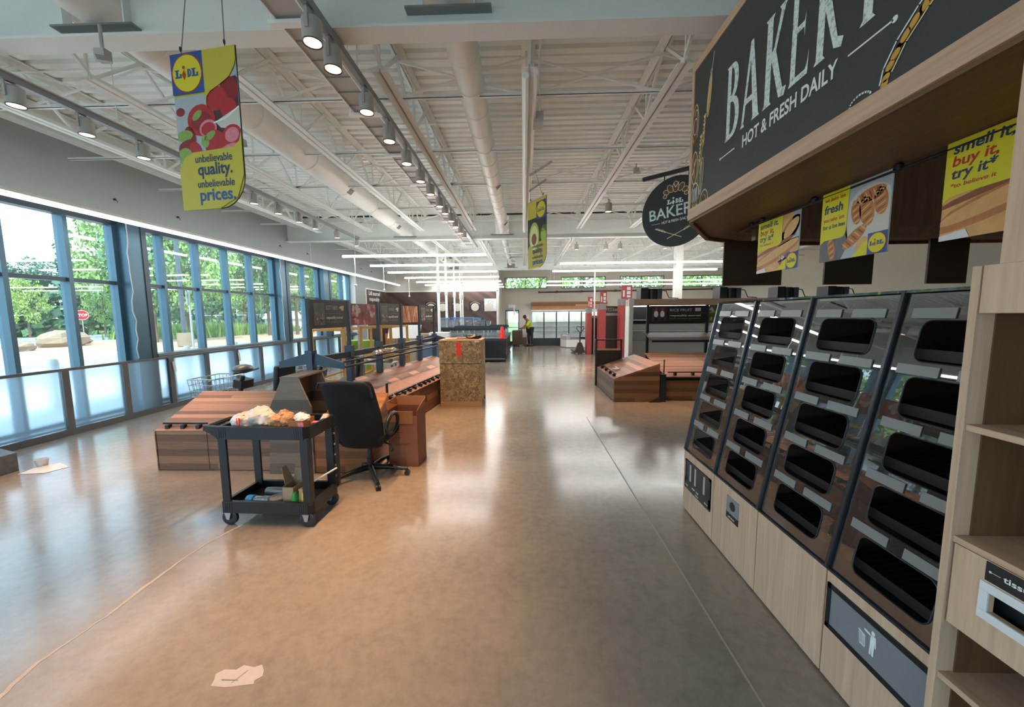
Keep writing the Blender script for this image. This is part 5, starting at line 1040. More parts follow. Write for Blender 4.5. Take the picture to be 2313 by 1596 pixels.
# ------------------------------------------------------------------ produce display left of the aisle
def produce_left():
    # end bin with a slope towards the camera
    t = thing('produce_bin', 'low plank-fronted produce bin sloping towards the camera, left of the hexagonal divider', 'produce bin', (-3.5, 4.45, 0))
    x0, x1, ya, yb, zf, zr = -4.20, -2.80, 4.11, 4.80, 0.47, 0.785
    m = MB(); m.extrude([(ya+0.02, 0.0), (yb, 0.0), (yb, zr-0.02), (ya+0.02, zf-0.02)], 'x', x0+0.012, x1, 'walnut_x'); m.build('body', parent=t)
    for a, b in ((x0, -3.602), (-3.596, -3.032), (-3.026, x1)):
        m = MB(); m.box(a, b, ya, ya+0.02, 0.01, zf-0.012, 'walnut_x'); m.build('front_panel', parent=t, bevel=0.0015)
    m = MB(); m.prism([(x0, ya-0.005, zf-0.015), (x1, ya-0.005, zf-0.015), (x1, ya-0.005, zf), (x0, ya-0.005, zf)], [(x0, yb, zr-0.015), (x1, yb, zr-0.015), (x1, yb, zr), (x0, yb, zr)], 'walnut_xs'); m.build('sloping_deck', parent=t)
    m = MB(); m.extrude([(ya, 0.0), (yb, 0.0), (yb, zr-0.015), (ya, zf-0.015)], 'x', x0-0.012, x0+0.01, 'walnut_x'); m.build('side_panel', parent=t)
    def stops(t, xa, xb, y, z):
        m = MB(); m.box(xa, xb, y+0.06, y+0.075, z+0.055, z+0.075, 'black'); m.build('stop_rail', parent=t)
        for k in range(3):
            x = xa+0.08+(xb-xa-0.16)*k/2; m = MB(); m.box(x-0.02, x+0.02, y+0.02, y+0.07, z+0.005, z+0.055, 'charcoal'); m.build('rail_bracket', parent=t)
    stops(t, -4.16, -3.64, ya, zf); stops(t, -3.58, -3.06, ya, zf)
    # hexagonal divider box
    t = thing('bin_divider', 'grey-brown hexagonal divider box standing between the produce bins', 'divider', (-2.55, 4.3, 0))
    out = [(-2.845, 0.0), (-2.335, 0.0), (-2.335, 0.76), (-2.445, 1.03), (-2.455, 1.075), (-2.655, 1.075), (-2.665, 1.03), (-2.80, 0.74)]
    for y in (4.03, 4.52):
        m = MB(); m.extrude(out, 'y', y, y+0.028, 'walnut_g'); m.build('end_board', parent=t, bevel=0.002)
    m = MB(); m.box(-2.66, -2.45, 4.03, 4.55, 1.075, 1.093, 'walnut_g'); m.build('top_board', parent=t)
    m = MB(); m.box(-2.62, -2.60, 4.06, 4.52, 0.0, 1.07, 'walnut_g'); m.build('core_board', parent=t)
    # bin right of the divider
    t = thing('produce_bin', 'small plank-fronted produce bin behind the black swivel chair', 'produce bin', (-2.0, 4.4, 0)); x0, x1 = -2.33, -1.70
    ya, yb = 4.05, 4.66
    m = MB(); m.extrude([(ya+0.02, 0.0), (yb, 0.0), (yb, zr-0.02), (ya+0.02, zf-0.02)], 'x', x0, x1-0.012, 'walnut_r'); m.build('body', parent=t)
    m = MB(); m.box(x0, x1, ya, ya+0.02, 0.01, zf-0.012, 'walnut_r'); m.build('front_panel', parent=t)
    m = MB(); m.prism([(x0, ya-0.005, zf-0.015), (x1, ya-0.005, zf-0.015), (x1, ya-0.005, zf), (x0, ya-0.005, zf)], [(x0, yb, zr-0.015), (x1, yb, zr-0.015), (x1, yb, zr), (x0, yb, zr)], 'walnut_rs'); m.build('sloping_deck', parent=t)
    m = MB(); m.extrude([(ya, 0.0), (yb, 0.0), (yb, zr-0.015), (ya, zf-0.015)], 'x', x1-0.012, x1+0.004, 'walnut_r'); m.build('side_panel', parent=t)
    # long bins facing the aisle, turned a little
    R = math.radians(-8.0); O = Vector((-2.72, 4.90, 0)); wds = ['nearest', 'second', 'third', 'fourth', 'farthest']
    src = None
    Lw = 0.84
    ax = Vector((math.sin(math.radians(8)), math.cos(math.radians(8)), 0))
    for k in range(5):
        loc = O+ax*(Lw*k)
        lab = '%s long plank bin of the row sloping down to the aisle' % wds[k]
        if k == 0:
            src = t = thing('aisle_bin', lab, 'produce bin', loc, R, 'long aisle bins'); W = frame(t); zf2, zr2, wd = 0.49, 0.775, 0.70
            m = MB(W); m.extrude([(-0.08, 0), (wd-0.02, 0), (wd-0.02, zf2-0.02), (0.0, zr2-0.02), (-0.08, zr2-0.02)], 'y', 0.001, Lw-0.001, 'walnut_y'); m.build('body', parent=t)
            m = MB(W); m.box(wd-0.02, wd, 0.003, Lw-0.003, 0.02, zf2-0.012, 'walnut_y'); m.build('front_panel', parent=t, bevel=0.0015)
            m = MB(W); m.prism([(-0.08, 0.002, zr2-0.02), (0.0, 0.002, zr2-0.02), (0.0, 0.002, zr2), (-0.08, 0.002, zr2)], [(-0.08, Lw-0.002, zr2-0.02), (0.0, Lw-0.002, zr2-0.02), (0, Lw-0.002, zr2), (-0.08, Lw-0.002, zr2)], 'walnut_ysn')
            m.prism([(0, 0.002, zr2-0.015), (0, Lw-0.002, zr2-0.015), (0, Lw-0.002, zr2), (0, 0.002, zr2)], [(wd+0.005, 0.002, zf2-0.015), (wd+0.005, Lw-0.002, zf2-0.015), (wd+0.005, Lw-0.002, zf2), (wd+0.005, 0.002, zf2)], 'walnut_ysn'); m.build('sloping_deck', parent=t)
            m = MB(W); m.box(wd-0.07, wd-0.055, 0.03, Lw-0.03, zf2+0.055, zf2+0.08, 'black'); m.build('stop_rail', parent=t)
            for j in range(4):
                y = 0.1+0.2*j; m = MB(W); m.box(wd-0.075, wd-0.01, y-0.02, y+0.02, zf2+0.0, zf2+0.06, 'charcoal'); m.build('rail_bracket', parent=t)
        else: dup(src, loc, R, lab)
    m = MB(); m.tube([(-1.93, 5.25, 0.52), (-1.93, 5.25, 0.80)], 0.018, 10, 'charcoal'); tag(m.build('stub_post', smooth=True), 'short dark round post standing on the nearest long aisle bin', 'post')
    # steel sign frame along the ridge
    t = thing('sign_gantry', 'slate-blue steel frame with posts and drooping arms standing over the long bins', 'frame', O+Vector((0, 0, 0.775)), R); W = frame(t); z = lambda h: h-0.775
    PW = 0.866
    for k in range(6):
        y = -0.12+PW*k if k else -0.1; b = MB(W)
        b.box(-0.045, 0.045, y-0.045, y+0.045, z(0.0 if k == 0 else 0.775), z(1.27), 'slate'); b.build('post', parent=t, bevel=0.004)
        b = MB(W); b.box(-0.022, 0.022, y-0.022, y+0.022, z(1.27), z(1.97), 'charcoal'); b.box(-0.05, 0.05, y-0.05, y+0.05, z(1.20), z(1.31), 'slate'); b.build('upper_post', parent=t)
        if k in (0, 5):
            for s in (-1, 1):
                b = MB(W); b.extrude([(s*0.04, z(1.28)), (s*0.46, z(1.16)), (s*0.46, z(1.08)), (s*0.36, z(1.09)), (s*0.04, z(1.13))], 'y', y-0.015, y+0.015, 'slate'); b.build('arm', parent=t)
    b = MB(W); b.box(-0.035, 0.035, -0.05, PW*5-0.12, z(1.14), z(1.22), 'charcoal'); b.build('beam', parent=t)
    for s, hh in ((0.30, 1.125), (0.44, 1.085), (-0.30, 1.125), (-0.44, 1.085)):
        b = MB(W); b.box(s-0.018, s+0.018, -0.05, PW*5-0.12, z(hh), z(hh+0.022), 'black'); b.build('shelf_rail', parent=t)
    for k in range(1, 5):
        b = MB(W); b.box(-0.42, 0.42, PW*k-0.14, PW*k-0.11, z(1.115), z(1.135), 'charcoal'); b.build('cross_bar', parent=t)
    # a scrap of film and gloves on the rails
    b = MB(); q = W @ Vector((0.33, 0.95, z(1.19)))
    for k in range(5): b.ball(q+Vector((0.02*k, 0.12*k, 0.004*(k % 2))), (0.06, 0.09, 0.03), 'card_l' if k % 2 else 'clear', 9, 6, 0.3, k)
    tag(b.build('crumpled_film'), 'crumpled packing film and rag lying on the black frame rails', 'packaging')
    # signs between the posts
    def sign(k, kind, lab):
        y0, y1 = -0.06+PW*k, -0.18+PW*(k+1); zb, zt = 1.585, 1.965
        if kind.startswith('photo'): y0 += 0.02; y1 -= 0.02; zb += 0.02; zt -= 0.03
        c = W @ Vector((0, (y0+y1)/2, 0)); s = thing('farm_sign' if not kind.startswith('photo') else 'photo_banner', lab, 'sign', (c.x, c.y, zb), R)
        b = MB(W); b.box(-0.012, 0.012, y0, y1, z(zb), z(zt), 'signblk' if not kind.startswith('photo') else {'photo_r': 'photo_r', 'photo_o': 'photo_o'}[kind]); bd = b.build('board', parent=s)
        o = W @ Vector((0.0125, y0, z(zb))); pl = Plane(o, (W.to_3x3() @ Vector((0, 1, 0))), (0, 0, 1)); w, h = y1-y0, zt-zb; pr = Print(pl); rnd = random.Random(k)
        if not kind.startswith('photo'):
            pr.rect(w*0.06, w*0.35, h*0.12, h*0.88, 'photo_g', 1); pr.poly([(w*0.06, h*0.88), (w*0.06, h*0.5), (w*0.14, h*0.66), (w*0.2, h*0.6), (w*0.26, h*0.72), (w*0.35, h*0.55), (w*0.35, h*0.74), (w*0.22, h*0.88)], 'veg', 2)
            for j in range(26): pr.ell(w*rnd.uniform(0.08, 0.33), h*rnd.uniform(0.16, 0.5), w*0.014, h*0.05, ('photo_r', 'bowl_p', 'signblk', 'card_l', 'photo_g')[j % 5], 3+j % 3, rnd.uniform(-.4, .4), 8)
            pr.rect(w*0.39, w*0.94, h*0.51, h*0.53, 'photo_g', 2)
            if kind == 'scott': pr.text('SCOTT FARMS', w*0.39, h*0.66, h*0.22, 'bowl_p', 0.0, fit=w*0.34)
            else: pr.rect(w*0.42, w*0.7, h*0.66, h*0.8, 'photo_g', 2)
            pr.poly([(w*0.77, h*0.72), (w*0.83, h*0.80), (w*0.94, h*0.82), (w*0.92, h*0.64), (w*0.86, h*0.62), (w*0.84, h*0.70)], 'ink_cream', 2)
            pr.text('responsibly sourced', w*0.39, h*0.33, h*0.14, 'ink_w', 0.03, fit=w*0.5); pr.text('from trusted growers', w*0.39, h*0.18, h*0.11, 'ink_green', 0.02, fit=w*0.5)
        else:
            cols = ('berry', 'photo_r', 'bowl_p', 'berry_d', 'berry_l') if kind == 'photo_r' else ('crust', 'photo_o', 'crust_l', 'crust_d', 'bowl_p')
            for j in range(46):
                a, c_ = rnd.uniform(0.05, 0.95)*w, rnd.uniform(0.08, 0.92)*h; el = (0.035, 0.05) if kind == 'photo_r' else (0.016, 0.11)
                pr.ell(a, c_, el[0]*rnd.uniform(.7, 1.4), el[1]*rnd.uniform(.7, 1.3), cols[j % 5], 1+j % 4, rnd.uniform(-.3, .3), 10, clip=(0, w, 0, h))
        pr.build('picture_print', parent=bd)
    sign(0, 'scott', 'black farm sign reading SCOTT FARMS, nearest on the sign frame'); sign(1, 'photo_r', 'tomato photo banner next to the nearest farm sign'); sign(2, 'farm', 'black farm sign between the tomato and carrot banners'); sign(3, 'photo_o', 'orange carrot photo banner on the sign frame'); sign(4, 'farm', 'small black farm sign, farthest on the sign frame')
produce_left()

def left_props():
    # wooden crate
    t = thing('strand_board_crate', 'tall strand-board shipping crate on a pallet in the aisle', 'crate', (-1.2, 7.5, 0))
    x0, x1, y0, y1 = -1.585, -0.80, 7.10, 7.85
    m = MB(); m.box(x0, x1, y0, y1, 0.115, 0.825, 'osb'); m.build('lower_box', parent=t, bevel=0.003)
    m = MB(); m.box(x0-0.004, x1+0.004, y0-0.004, y1+0.004, 0.838, 1.265, 'osb'); m.build('upper_box', parent=t, bevel=0.003)
    m = MB(); m.box(x0+0.01, x1-0.01, y0+0.01, y1-0.01, 0.825, 0.838, 'black'); m.build('joint_gap', parent=t)
    m = MB(); m.box(x0-0.008, x1+0.008, y0-0.008, y1+0.008, 1.265, 1.28, 'plywood'); m.build('lid', parent=t)
    for y in (y0, (y0+y1)/2-0.05, y1-0.1):
        m = MB(); m.box(x0, x1, y, y+0.1, 0.02, 0.115, 'plywood'); m.build('pallet_runner', parent=t)
    m = MB(); m.box(x0, x1, y0, y1, 0.0, 0.02, 'plywood'); m.build('pallet_deck', parent=t)
    m = MB(); m.extrude([(-1.27, 1.23), (-1.17, 1.23), (-1.17, 1.15), (-1.18, 1.13), (-1.165, 1.05), (-1.18, 0.98), (-1.25, 0.98), (-1.265, 1.06), (-1.25, 1.12), (-1.27, 1.15)], 'y', y0-0.007, y0-0.0045, 'label_red'); m.build('red_label', parent=t)
    m = MB(); m.box(x1-0.12, x1-0.03, y0-0.007, y0-0.0045, 1.235, 1.275, 'plastic_w'); m.build('white_label', parent=t); m = MB(); m.box(x1+0.0045, x1+0.007, y0+0.24, y0+0.28, 0.9, 1.2, 'label_red'); m.build('side_strip', parent=t)
    m = MB(); rnd = random.Random(2)
    m.obox((-1.27, 7.35, 1.292), (0.5, 0.25, 0.012), (0, -0.02, 0.35), 'card_l'); m.obox((-1.15, 7.42, 1.305), (0.3, 0.16, 0.014), (0, 0.06, 0.2), 'card_l'); tag(m.build('flattened_carton'), 'flattened pale cardboard lying on top of the strand-board crate', 'cardboard')
    m = MB(); m.ball((-0.99, 7.38, 1.33), (0.13, 0.08, 0.045), 'black', 12, 7, 0.25, 4); m.ball((-0.90, 7.36, 1.325), (0.08, 0.06, 0.04), 'black', 10, 6, 0.25, 5); tag(m.build('work_gloves'), 'bunched dark work gloves lying on top of the strand-board crate', 'gloves')
    # utility cart
    t = thing('utility_cart', 'black two-shelf utility cart on casters with bags on top', 'cart', (-2.1, 3.1, 0), math.radians(-2))
    W = frame(t)
    m = MB(W); X0, X1, Y0_, Y1_ = -0.425, 0.355, -0.14, 0.30
    # upper tray with tapered nose and handle
    def tray(name, zb, zt, nose):
        m = MB(W); xl = X0; o = [(xl, Y0_), (X1-0.04, Y0_), (X1, Y0_+0.04), (X1, Y1_-0.04), (X1-0.04, Y1_), (xl, Y1_)]; i_ = [(xl+0.03, Y0_+0.03), (X1-0.05, Y0_+0.03), (X1-0.03, Y0_+0.05), (X1-0.03, Y1_-0.05), (X1-0.05, Y1_-0.03), (xl+0.03, Y1_-0.03)]
        n = 6; v = [(x, y, zb) for x, y in o]+[(x, y, zt) for x, y in o]+[(x, y, zt) for x, y in i_]+[(x, y, zb+0.03) for x, y in i_]
        f = [tuple(range(n))[::-1], tuple(range(3*n, 4*n))]
        for j in range(n):
            k = (j+1) % n; f += [(j, k, n+k, n+j), (n+j, n+k, 2*n+k, 2*n+j), (2*n+j, 2*n+k, 3*n+k, 3*n+j)]
        m.add(v, f, 'black')
        g = m
        for k in range(4):
            g.box(X0+0.02+0.018*k, X0+0.03+0.018*k, Y0_-0.003, Y0_, zb+0.012, zt-0.014, 'charcoal'); g.box(X1-0.12+0.018*k, X1-0.11+0.018*k, Y0_-0.003, Y0_, zb+0.012, zt-0.014, 'charcoal')
        m.build(name, parent=t, bevel=0.004)
        if nose:
            m = MB(W)
            for y, w in ((Y0_, 0.035), (Y1_-0.035, 0.035)): m.extrude([(X0, zb+0.01), (X0, zt), (X0-0.10, zt+0.006), (X0-0.11, zt-0.03), (X0-0.05, zt-0.06)], 'y', y, y+w, 'black')
            m.tube([(X0-0.095, Y0_+0.02, zt-0.012), (X0-0.105, (Y0_+Y1_)/2, zt-0.008), (X0-0.095, Y1_-0.02, zt-0.012)], 0.018, 10, 'black'); m.build('handle', parent=t, smooth=True)
    tray('upper_tray', 0.75, 0.855, True); tray('lower_tray', 0.115, 0.215, False)
    for (x, y) in ((X0+0.005, Y0_+0.005), (X1-0.075, Y0_+0.005), (X0+0.005, Y1_-0.065), (X1-0.075, Y1_-0.065)):
        m = MB(W); a = 0.068; m.prism([(x, y, 0.19), (x+a, y, 0.19), (x+a, y+0.02, 0.19), (x+0.02, y+0.02, 0.19), (x+0.02, y+0.06, 0.19), (x, y+0.06, 0.19)], [(x, y, 0.76), (x+a, y, 0.76), (x+a, y+0.02, 0.76), (x+0.02, y+0.02, 0.76), (x+0.02, y+0.06, 0.76), (x, y+0.06, 0.76)], 'black') if x < 0 else m.prism([(x, y, 0.19), (x+a, y, 0.19), (x+a, y+0.06, 0.19), (x, y+0.06, 0.19)], [(x, y, 0.76), (x+a, y, 0.76), (x+a, y+0.06, 0.76), (x, y+0.06, 0.76)], 'black')
        m.build('leg', parent=t, bevel=0.003)
    for k, (x, y) in enumerate(((X0+0.04, Y0_+0.03), (X1-0.06, Y0_+0.03), (X0+0.04, Y1_-0.04), (X1-0.06, Y1_-0.04))):
        m = MB(W); m.prism([(x-0.012, y-0.03, 0.055), (x+0.012, y-0.03, 0.055), (x+0.012, y-0.026, 0.055), (x-0.012, y-0.026, 0.055)], [(x-0.028, y-0.03, 0.115), (x+0.028, y-0.03, 0.115), (x+0.028, y-0.026, 0.115), (x-0.028, y-0.026, 0.115)], 'silver'); m.prism([(x-0.012, y+0.026, 0.055), (x+0.012, y+0.026, 0.055), (x+0.012, y+0.03, 0.055), (x-0.012, y+0.03, 0.055)], [(x-0.028, y+0.026, 0.115), (x+0.028, y+0.026, 0.115), (x+0.028, y+0.03, 0.115), (x-0.028, y+0.03, 0.115)], 'silver'); c = m.build('caster', parent=t)
        m = MB(W); m.lathe([(0.0, -0.016), (0.03, -0.016), (0.052, -0.018), (0.065, -0.012), (0.066, 0.012), (0.052, 0.018), (0.03, 0.016), (0.0, 0.016)], (x, y, 0.066), 24, 'charcoal', 'y'); m.build('wheel', parent=c, smooth=True)
    for k in range(5):
        m = MB(W); z = 0.28+0.1*k; m.box(X1-0.004, X1+0.022, Y1_-0.05, Y1_-0.03, z, z+0.012, 'silver'); m.build('side_hook', parent=t)
    m = MB(W); m.box(X1+0.016, X1+0.028, Y1_-0.06, Y1_-0.02, 0.2, 0.74, 'black'); m.build('hook_strip', parent=t)
    # things on the cart
    def blob(name, parts, mat, lab, cat, extra=None):
        m = MB(W); 
        for k, (c, r) in enumerate(parts): m.ball(c, r, mat, 16, 11, 0.12, k+len(name))
        if extra: extra(m)
        o = m.build(name, smooth=True); s = o.modifiers.new('soft', 'SUBSURF'); s.levels = 2; s.render_levels = 2; tx = bpy.data.textures.new('crumple', 'CLOUDS'); tx.noise_scale = 0.055; tx.noise_type = 'HARD_NOISE'; d = o.modifiers.new('crumple', 'DISPLACE'); d.texture = tx; d.strength = 0.026; d.mid_level = 0.45; return tag(o, lab, cat)
    zt = 0.79
    blob('carrier_bag', [((-0.29, 0.02, zt+0.075), (0.11, 0.12, 0.08)), ((-0.18, 0.05, zt+0.105), (0.10, 0.11, 0.085)), ((-0.11, 0.04, zt+0.08), (0.07, 0.09, 0.075))], 'bag_w', 'white plastic carrier bag with red print on the cart', 'bag', lambda m: [m.obox((-0.27+0.02*q, -0.098+0.002*q, zt+0.09), (0.006, 0.012, 0.10), (0, 0, 0), 'label_red') for q in (0, 1)]+[m.obox((-0.23, -0.072, zt+0.145), (0.03, 0.012, 0.02), (0.3, 0, 0), 'label_red')])
    blob('carrier_bag', [((0.0, 0.03, zt+0.07), (0.075, 0.10, 0.07)), ((0.03, 0.05, zt+0.11), (0.05, 0.05, 0.055)), ((0.09, 0.03, zt+0.08), (0.055, 0.09, 0.07))], 'bag_b', 'tan crumpled carrier bag in the middle of the cart top', 'bag')
    t2 = thing('cardboard_box', 'low open cardboard box on the right of the cart top', 'box', W @ Vector((0.23, 0.0, zt)), math.radians(-2))
    m = MB(W); m.box(0.17, 0.30, -0.10, -0.095, 0.785, 0.9, 'card'); m.box(0.17, 0.30, 0.06, 0.065, 0.785, 0.9, 'card'); m.box(0.17, 0.174, -0.1, 0.065, 0.785, 0.9, 'card'); m.box(0.296, 0.30, -0.1, 0.065, 0.785, 0.9, 'card'); m.box(0.17, 0.30, -0.1, 0.065, 0.781, 0.785, 'card'); m.build('carton', parent=t2)
    m = MB(W); m.box(0.255, 0.302, -0.102, -0.1, 0.80, 0.885, 'berry_l'); m.build('pink_label', parent=t2)
    blob('crumpled_bag', [((0.235, -0.02, 0.86), (0.055, 0.06, 0.07)), ((0.215, 0.0, 0.90), (0.055, 0.055, 0.05)), ((0.26, -0.01, 0.89), (0.05, 0.05, 0.045))], 'plastic_w', 'crumpled white plastic bag sticking out of the cart box', 'bag')
    m = MB(W); 
    for q in range(3): m.tube([(0.30+0.014*q, 0.12, 0.80), (0.315+0.014*q, 0.2, 0.875)], 0.016, 8, 'lampgrey')
    m.box(0.305, 0.345, 0.0, 0.05, 0.782, 0.86, 'berry_l'); tag(m.build('spray_tools', smooth=True), 'small grey tools and a pink carton in the cart corner', 'tools')
    zl = 0.147
    m = MB(W); m.lathe([(0.0, 0), (0.038, 0), (0.04, 0.02), (0.04, 0.05), (0.0, 0.052)], W.inverted() @ (W @ Vector((0, 0, 0))), 18, 'cyan', 'x'); 
    m = MB(W); m.lathe([(0.0, 0), (0.036, 0.0), (0.04, 0.008), (0.04, 0.06), (0.03, 0.062), (0.0, 0.062)], (-0.27, -0.05, zl+0.045), 20, 'cyan', 'x'); m.lathe([(0.028, 0.062), (0.034, 0.08), (0.034, 0.20), (0.0, 0.205)], (-0.27, -0.05, zl+0.045), 18, 'clear', 'x'); tag(m.build('water_bottle', smooth=True), 'clear bottle with a blue cap lying on the lower cart shelf', 'bottle')
    m = MB(W); m.lathe([(0.042, 0), (0.062, 0), (0.064, 0.01), (0.064, 0.05), (0.06, 0.055), (0.042, 0.055), (0.042, 0.0)], (-0.02, -0.02, zl+0.01), 24, 'card_l'); m.lathe([(0.0645, 0.008), (0.066, 0.012), (0.066, 0.048), (0.0645, 0.05)], (-0.02, -0.02, zl+0.01), 24, 'grey'); tag(m.build('tape_roll', smooth=True), 'roll of grey tape lying on the lower cart shelf', 'tape')
    m = MB(W); m.lathe([(0.0, 0), (0.035, 0), (0.037, 0.03), (0.037, 0.16), (0.028, 0.18), (0.0, 0.185)], (-0.22, 0.12, zl+0.04), 18, 'grey', 'x'); tag(m.build('caulk_tube', smooth=True), 'grey tube lying behind the blue-capped bottle on the cart', 'tube')
    m = MB(W); m.obox((-0.03, 0.2, zl+0.075), (0.13, 0.03, 0.13), (0.2, 0, 0.1), 'blue'); tag(m.build('blue_pack'), 'blue pack standing at the back of the lower cart shelf', 'package')
    t2 = thing('open_carton', 'torn open carton with raised flaps on the lower cart shelf', 'box', W @ Vector((0.09, 0.03, zl)), math.radians(-2))
    m = MB(W); m.box(0.05, 0.15, -0.06, -0.056, zl, 0.31, 'card_l'); m.box(0.05, 0.15, 0.10, 0.104, zl, 0.31, 'card_l'); m.box(0.05, 0.054, -0.06, 0.10, zl, 0.31, 'card_l'); m.box(0.146, 0.15, -0.06, 0.1, zl, 0.31, 'card_l'); m.build('carton', parent=t2)
    m = MB(W); m.prism([(0.05, 0.1, 0.31), (0.15, 0.1, 0.31), (0.15, 0.104, 0.31), (0.05, 0.104, 0.31)], [(0.055, 0.12, 0.42), (0.14, 0.12, 0.40), (0.14, 0.124, 0.40), (0.055, 0.124, 0.42)], 'card_l'); m.prism([(0.05, -0.02, 0.31), (0.05, 0.1, 0.31), (0.054, 0.1, 0.31), (0.054, -0.02, 0.31)], [(0.0, 0.02, 0.45), (0.0, 0.08, 0.45), (0.004, 0.08, 0.45), (0.004, 0.02, 0.45)], 'card_l'); m.build('flaps', parent=t2)
    m = MB(W); m.lathe([(0.0, 0), (0.026, 0), (0.028, 0.02), (0.028, 0.09), (0.015, 0.13), (0.0, 0.135)], (0.17, -0.075, zl), 16, 'green'); tag(m.build('green_bottle', smooth=True), 'green bottle on the lower cart shelf beside the pale pack', 'bottle')
    m = MB(W); m.obox((0.252, -0.045, zl+0.076), (0.11, 0.04, 0.14), (-0.12, 0, 0), 'card_l'); m.obox((0.25, -0.067, zl+0.078), (0.05, 0.004, 0.08), (-0.12, 0, 0), 'yellow'); tag(m.build('pale_pack'), 'pale pack with a yellow print standing on the lower cart shelf', 'package')
    m = MB(W); m.bar((0.17, -0.02, 0.27), (0.42, 0.16, 0.40), 0.02, 0.008, 'bag_w'); tag(m.build('wood_stick'), 'pale wooden stick leaning across the lower cart shelf', 'stick')
    # swivel chair, back to the camera
    t = thing('office_chair', 'black swivel office chair seen from behind beside the cart', 'chair', (-1.69, 3.92, 0), 0.0); W = frame(t)
    def slab(name, rows, mat, thick, cut=None):
        # rows: (half width, y, z); a padded shell
        m = MB(W); v, f = [], []; n = 9
        for side in (0, 1):
            for (hw, y, z, cx) in rows:
                for j in range(n):
                    u = -1+2*j/(n-1); bul = thick*(1-0.75*abs(u)**3)*(0.5 if side else -0.5); v.append((cx+hw*u, y+bul+0.03*u*u, z))
        k = len(rows)
        for side in (0, 1):
            o = side*k*n
            for i in range(k-1):
                for j in range(n-1): f.append((o+i*n+j, o+i*n+j+1, o+(i+1)*n+j+1, o+(i+1)*n+j))
        for i in range(k-1):
            for j in (0, n-1): f.append((i*n+j, (i+1)*n+j, k*n+(i+1)*n+j, k*n+i*n+j))
        for i in (0, k-1):
            for j in range(n-1): f.append((i*n+j, i*n+j+1, k*n+i*n+j+1, k*n+i*n+j))
        m.add(v, f, mat); o = m.build(name, parent=t, smooth=True); s = o.modifiers.new('soft', 'SUBSURF'); s.levels = 1; s.render_levels = 1; return o
    slab('backrest', [(0.20, -0.06, 0.36, -0.02), (0.235, -0.11, 0.40, -0.02), (0.265, -0.14, 0.55, -0.02), (0.275, -0.15, 0.72, -0.04), (0.275, -0.15, 0.85, -0.075), (0.28, -0.16, 0.98, -0.105), (0.275, -0.17, 1.06, -0.12), (0.24, -0.17, 1.09, -0.12)], 'black_soft', 0.10)
    m = MB(W); m.tube([(-0.39, -0.20, 1.03), (-0.36, -0.225, 1.085), (-0.12, -0.235, 1.10), (0.10, -0.225, 1.085), (0.145, -0.2, 1.04), (0.165, -0.19, 0.93)], 0.011, 8, 'charcoal'); m.build('back_piping', parent=t, smooth=True)
    m = MB(W); m.obox((-0.01, 0.12, 0.47), (0.52, 0.50, 0.11), (0, 0, 0), 'black_soft'); m.build('seat', parent=t, bevel=0.04)
    m = MB(W); m.obox((-0.01, 0.10, 0.40), (0.22, 0.26, 0.03), (0, 0, 0), 'black'); m.tube([(0, 0.08, 0.09), (0, 0.08, 0.20)], 0.034, 14, 'black'); m.tube([(0, 0.08, 0.18), (0, 0.08, 0.39)], 0.026, 14, 'charcoal'); m.build('gas_column', parent=t, smooth=True)
    for s, nm in ((1, 'armrest'), (-1, 'armrest')):
        m = MB(W); x = 0.295*s-0.02; pts = []
        for i in range(17):
            a = 2*PI*i/16; pts.append((x+s*0.03*math.cos(a)*0.5, 0.04+0.135*math.cos(a), 0.60+0.10*math.sin(a)+0.02*math.cos(a)))
        m.tube(pts[:-1], [0.024 if 1 < i < 8 else 0.019 for i in range(16)], 10, 'black', closed=True); m.build(nm, parent=t, smooth=True)
    m = MB(W); m.tube([(0.2, 0.0, 0.40), (0.27, -0.02, 0.385), (0.285, -0.03, 0.34)], 0.008, 6, 'black'); m.ball((0.285, -0.03, 0.33), 0.018, 'black'); m.build('lever', parent=t, smooth=True)
    c0 = Vector((0, 0.08, 0.10)); feet = [(0.22, -0.36), (0.40, 0.02), (0.06, 0.42), (-0.36, 0.24), (-0.26, -0.28)]
    for fx, fy in feet:
        m = MB(W); p = c0+Vector((fx, fy-0.0, -0.03)); m.tube([c0, c0.lerp(p, 0.5)+Vector((0, 0, 0.012)), p], [0.034, 0.026, 0.018], 10, 'black'); lg = m.build('base_leg', parent=t, smooth=True)
        m = MB(W); d = Vector((-fy, fx, 0)).normalized()
        for s in (-1, 1):
            c = Vector((p.x, p.y, 0.028))+d*0.014*s; m.tube([c-d*0.009, c+d*0.009], 0.028, 16, 'black')
        m.tube([(p.x, p.y, 0.03), (p.x, p.y, 0.07)], 0.010, 8, 'black'); m.build('caster', parent=lg, smooth=True)
    # tall open carton beside the chair
    t = thing('cardboard_carton', 'tall open red-brown cardboard carton beside the swivel chair', 'box', (-1.39, 4.40, 0), math.radians(-3)); W = frame(t)
    a, b, h = 0.175, 0.15, 0.66
    m = MB(W); m.box(-a, a, -b, -b+0.006, 0, h-0.06, 'card_red'); m.box(-a, a, b-0.006, b, 0, h, 'card_red'); m.box(-a, -a+0.006, -b, b, 0, h, 'card_red'); m.box(a-0.006, a, -b, b, 0, h, 'card_red'); m.box(-a, a, -b, b, 0, 0.006, 'card_red'); m.build('carton', parent=t, bevel=0.001)
    m = MB(W); m.prism([(-a, b-0.006, h), (a, b-0.006, h), (a, b, h), (-a, b, h)], [(-a, b+0.02, h+0.11), (a, b+0.02, h+0.11), (a, b+0.026, h+0.11), (-a, b+0.026, h+0.11)], 'card')
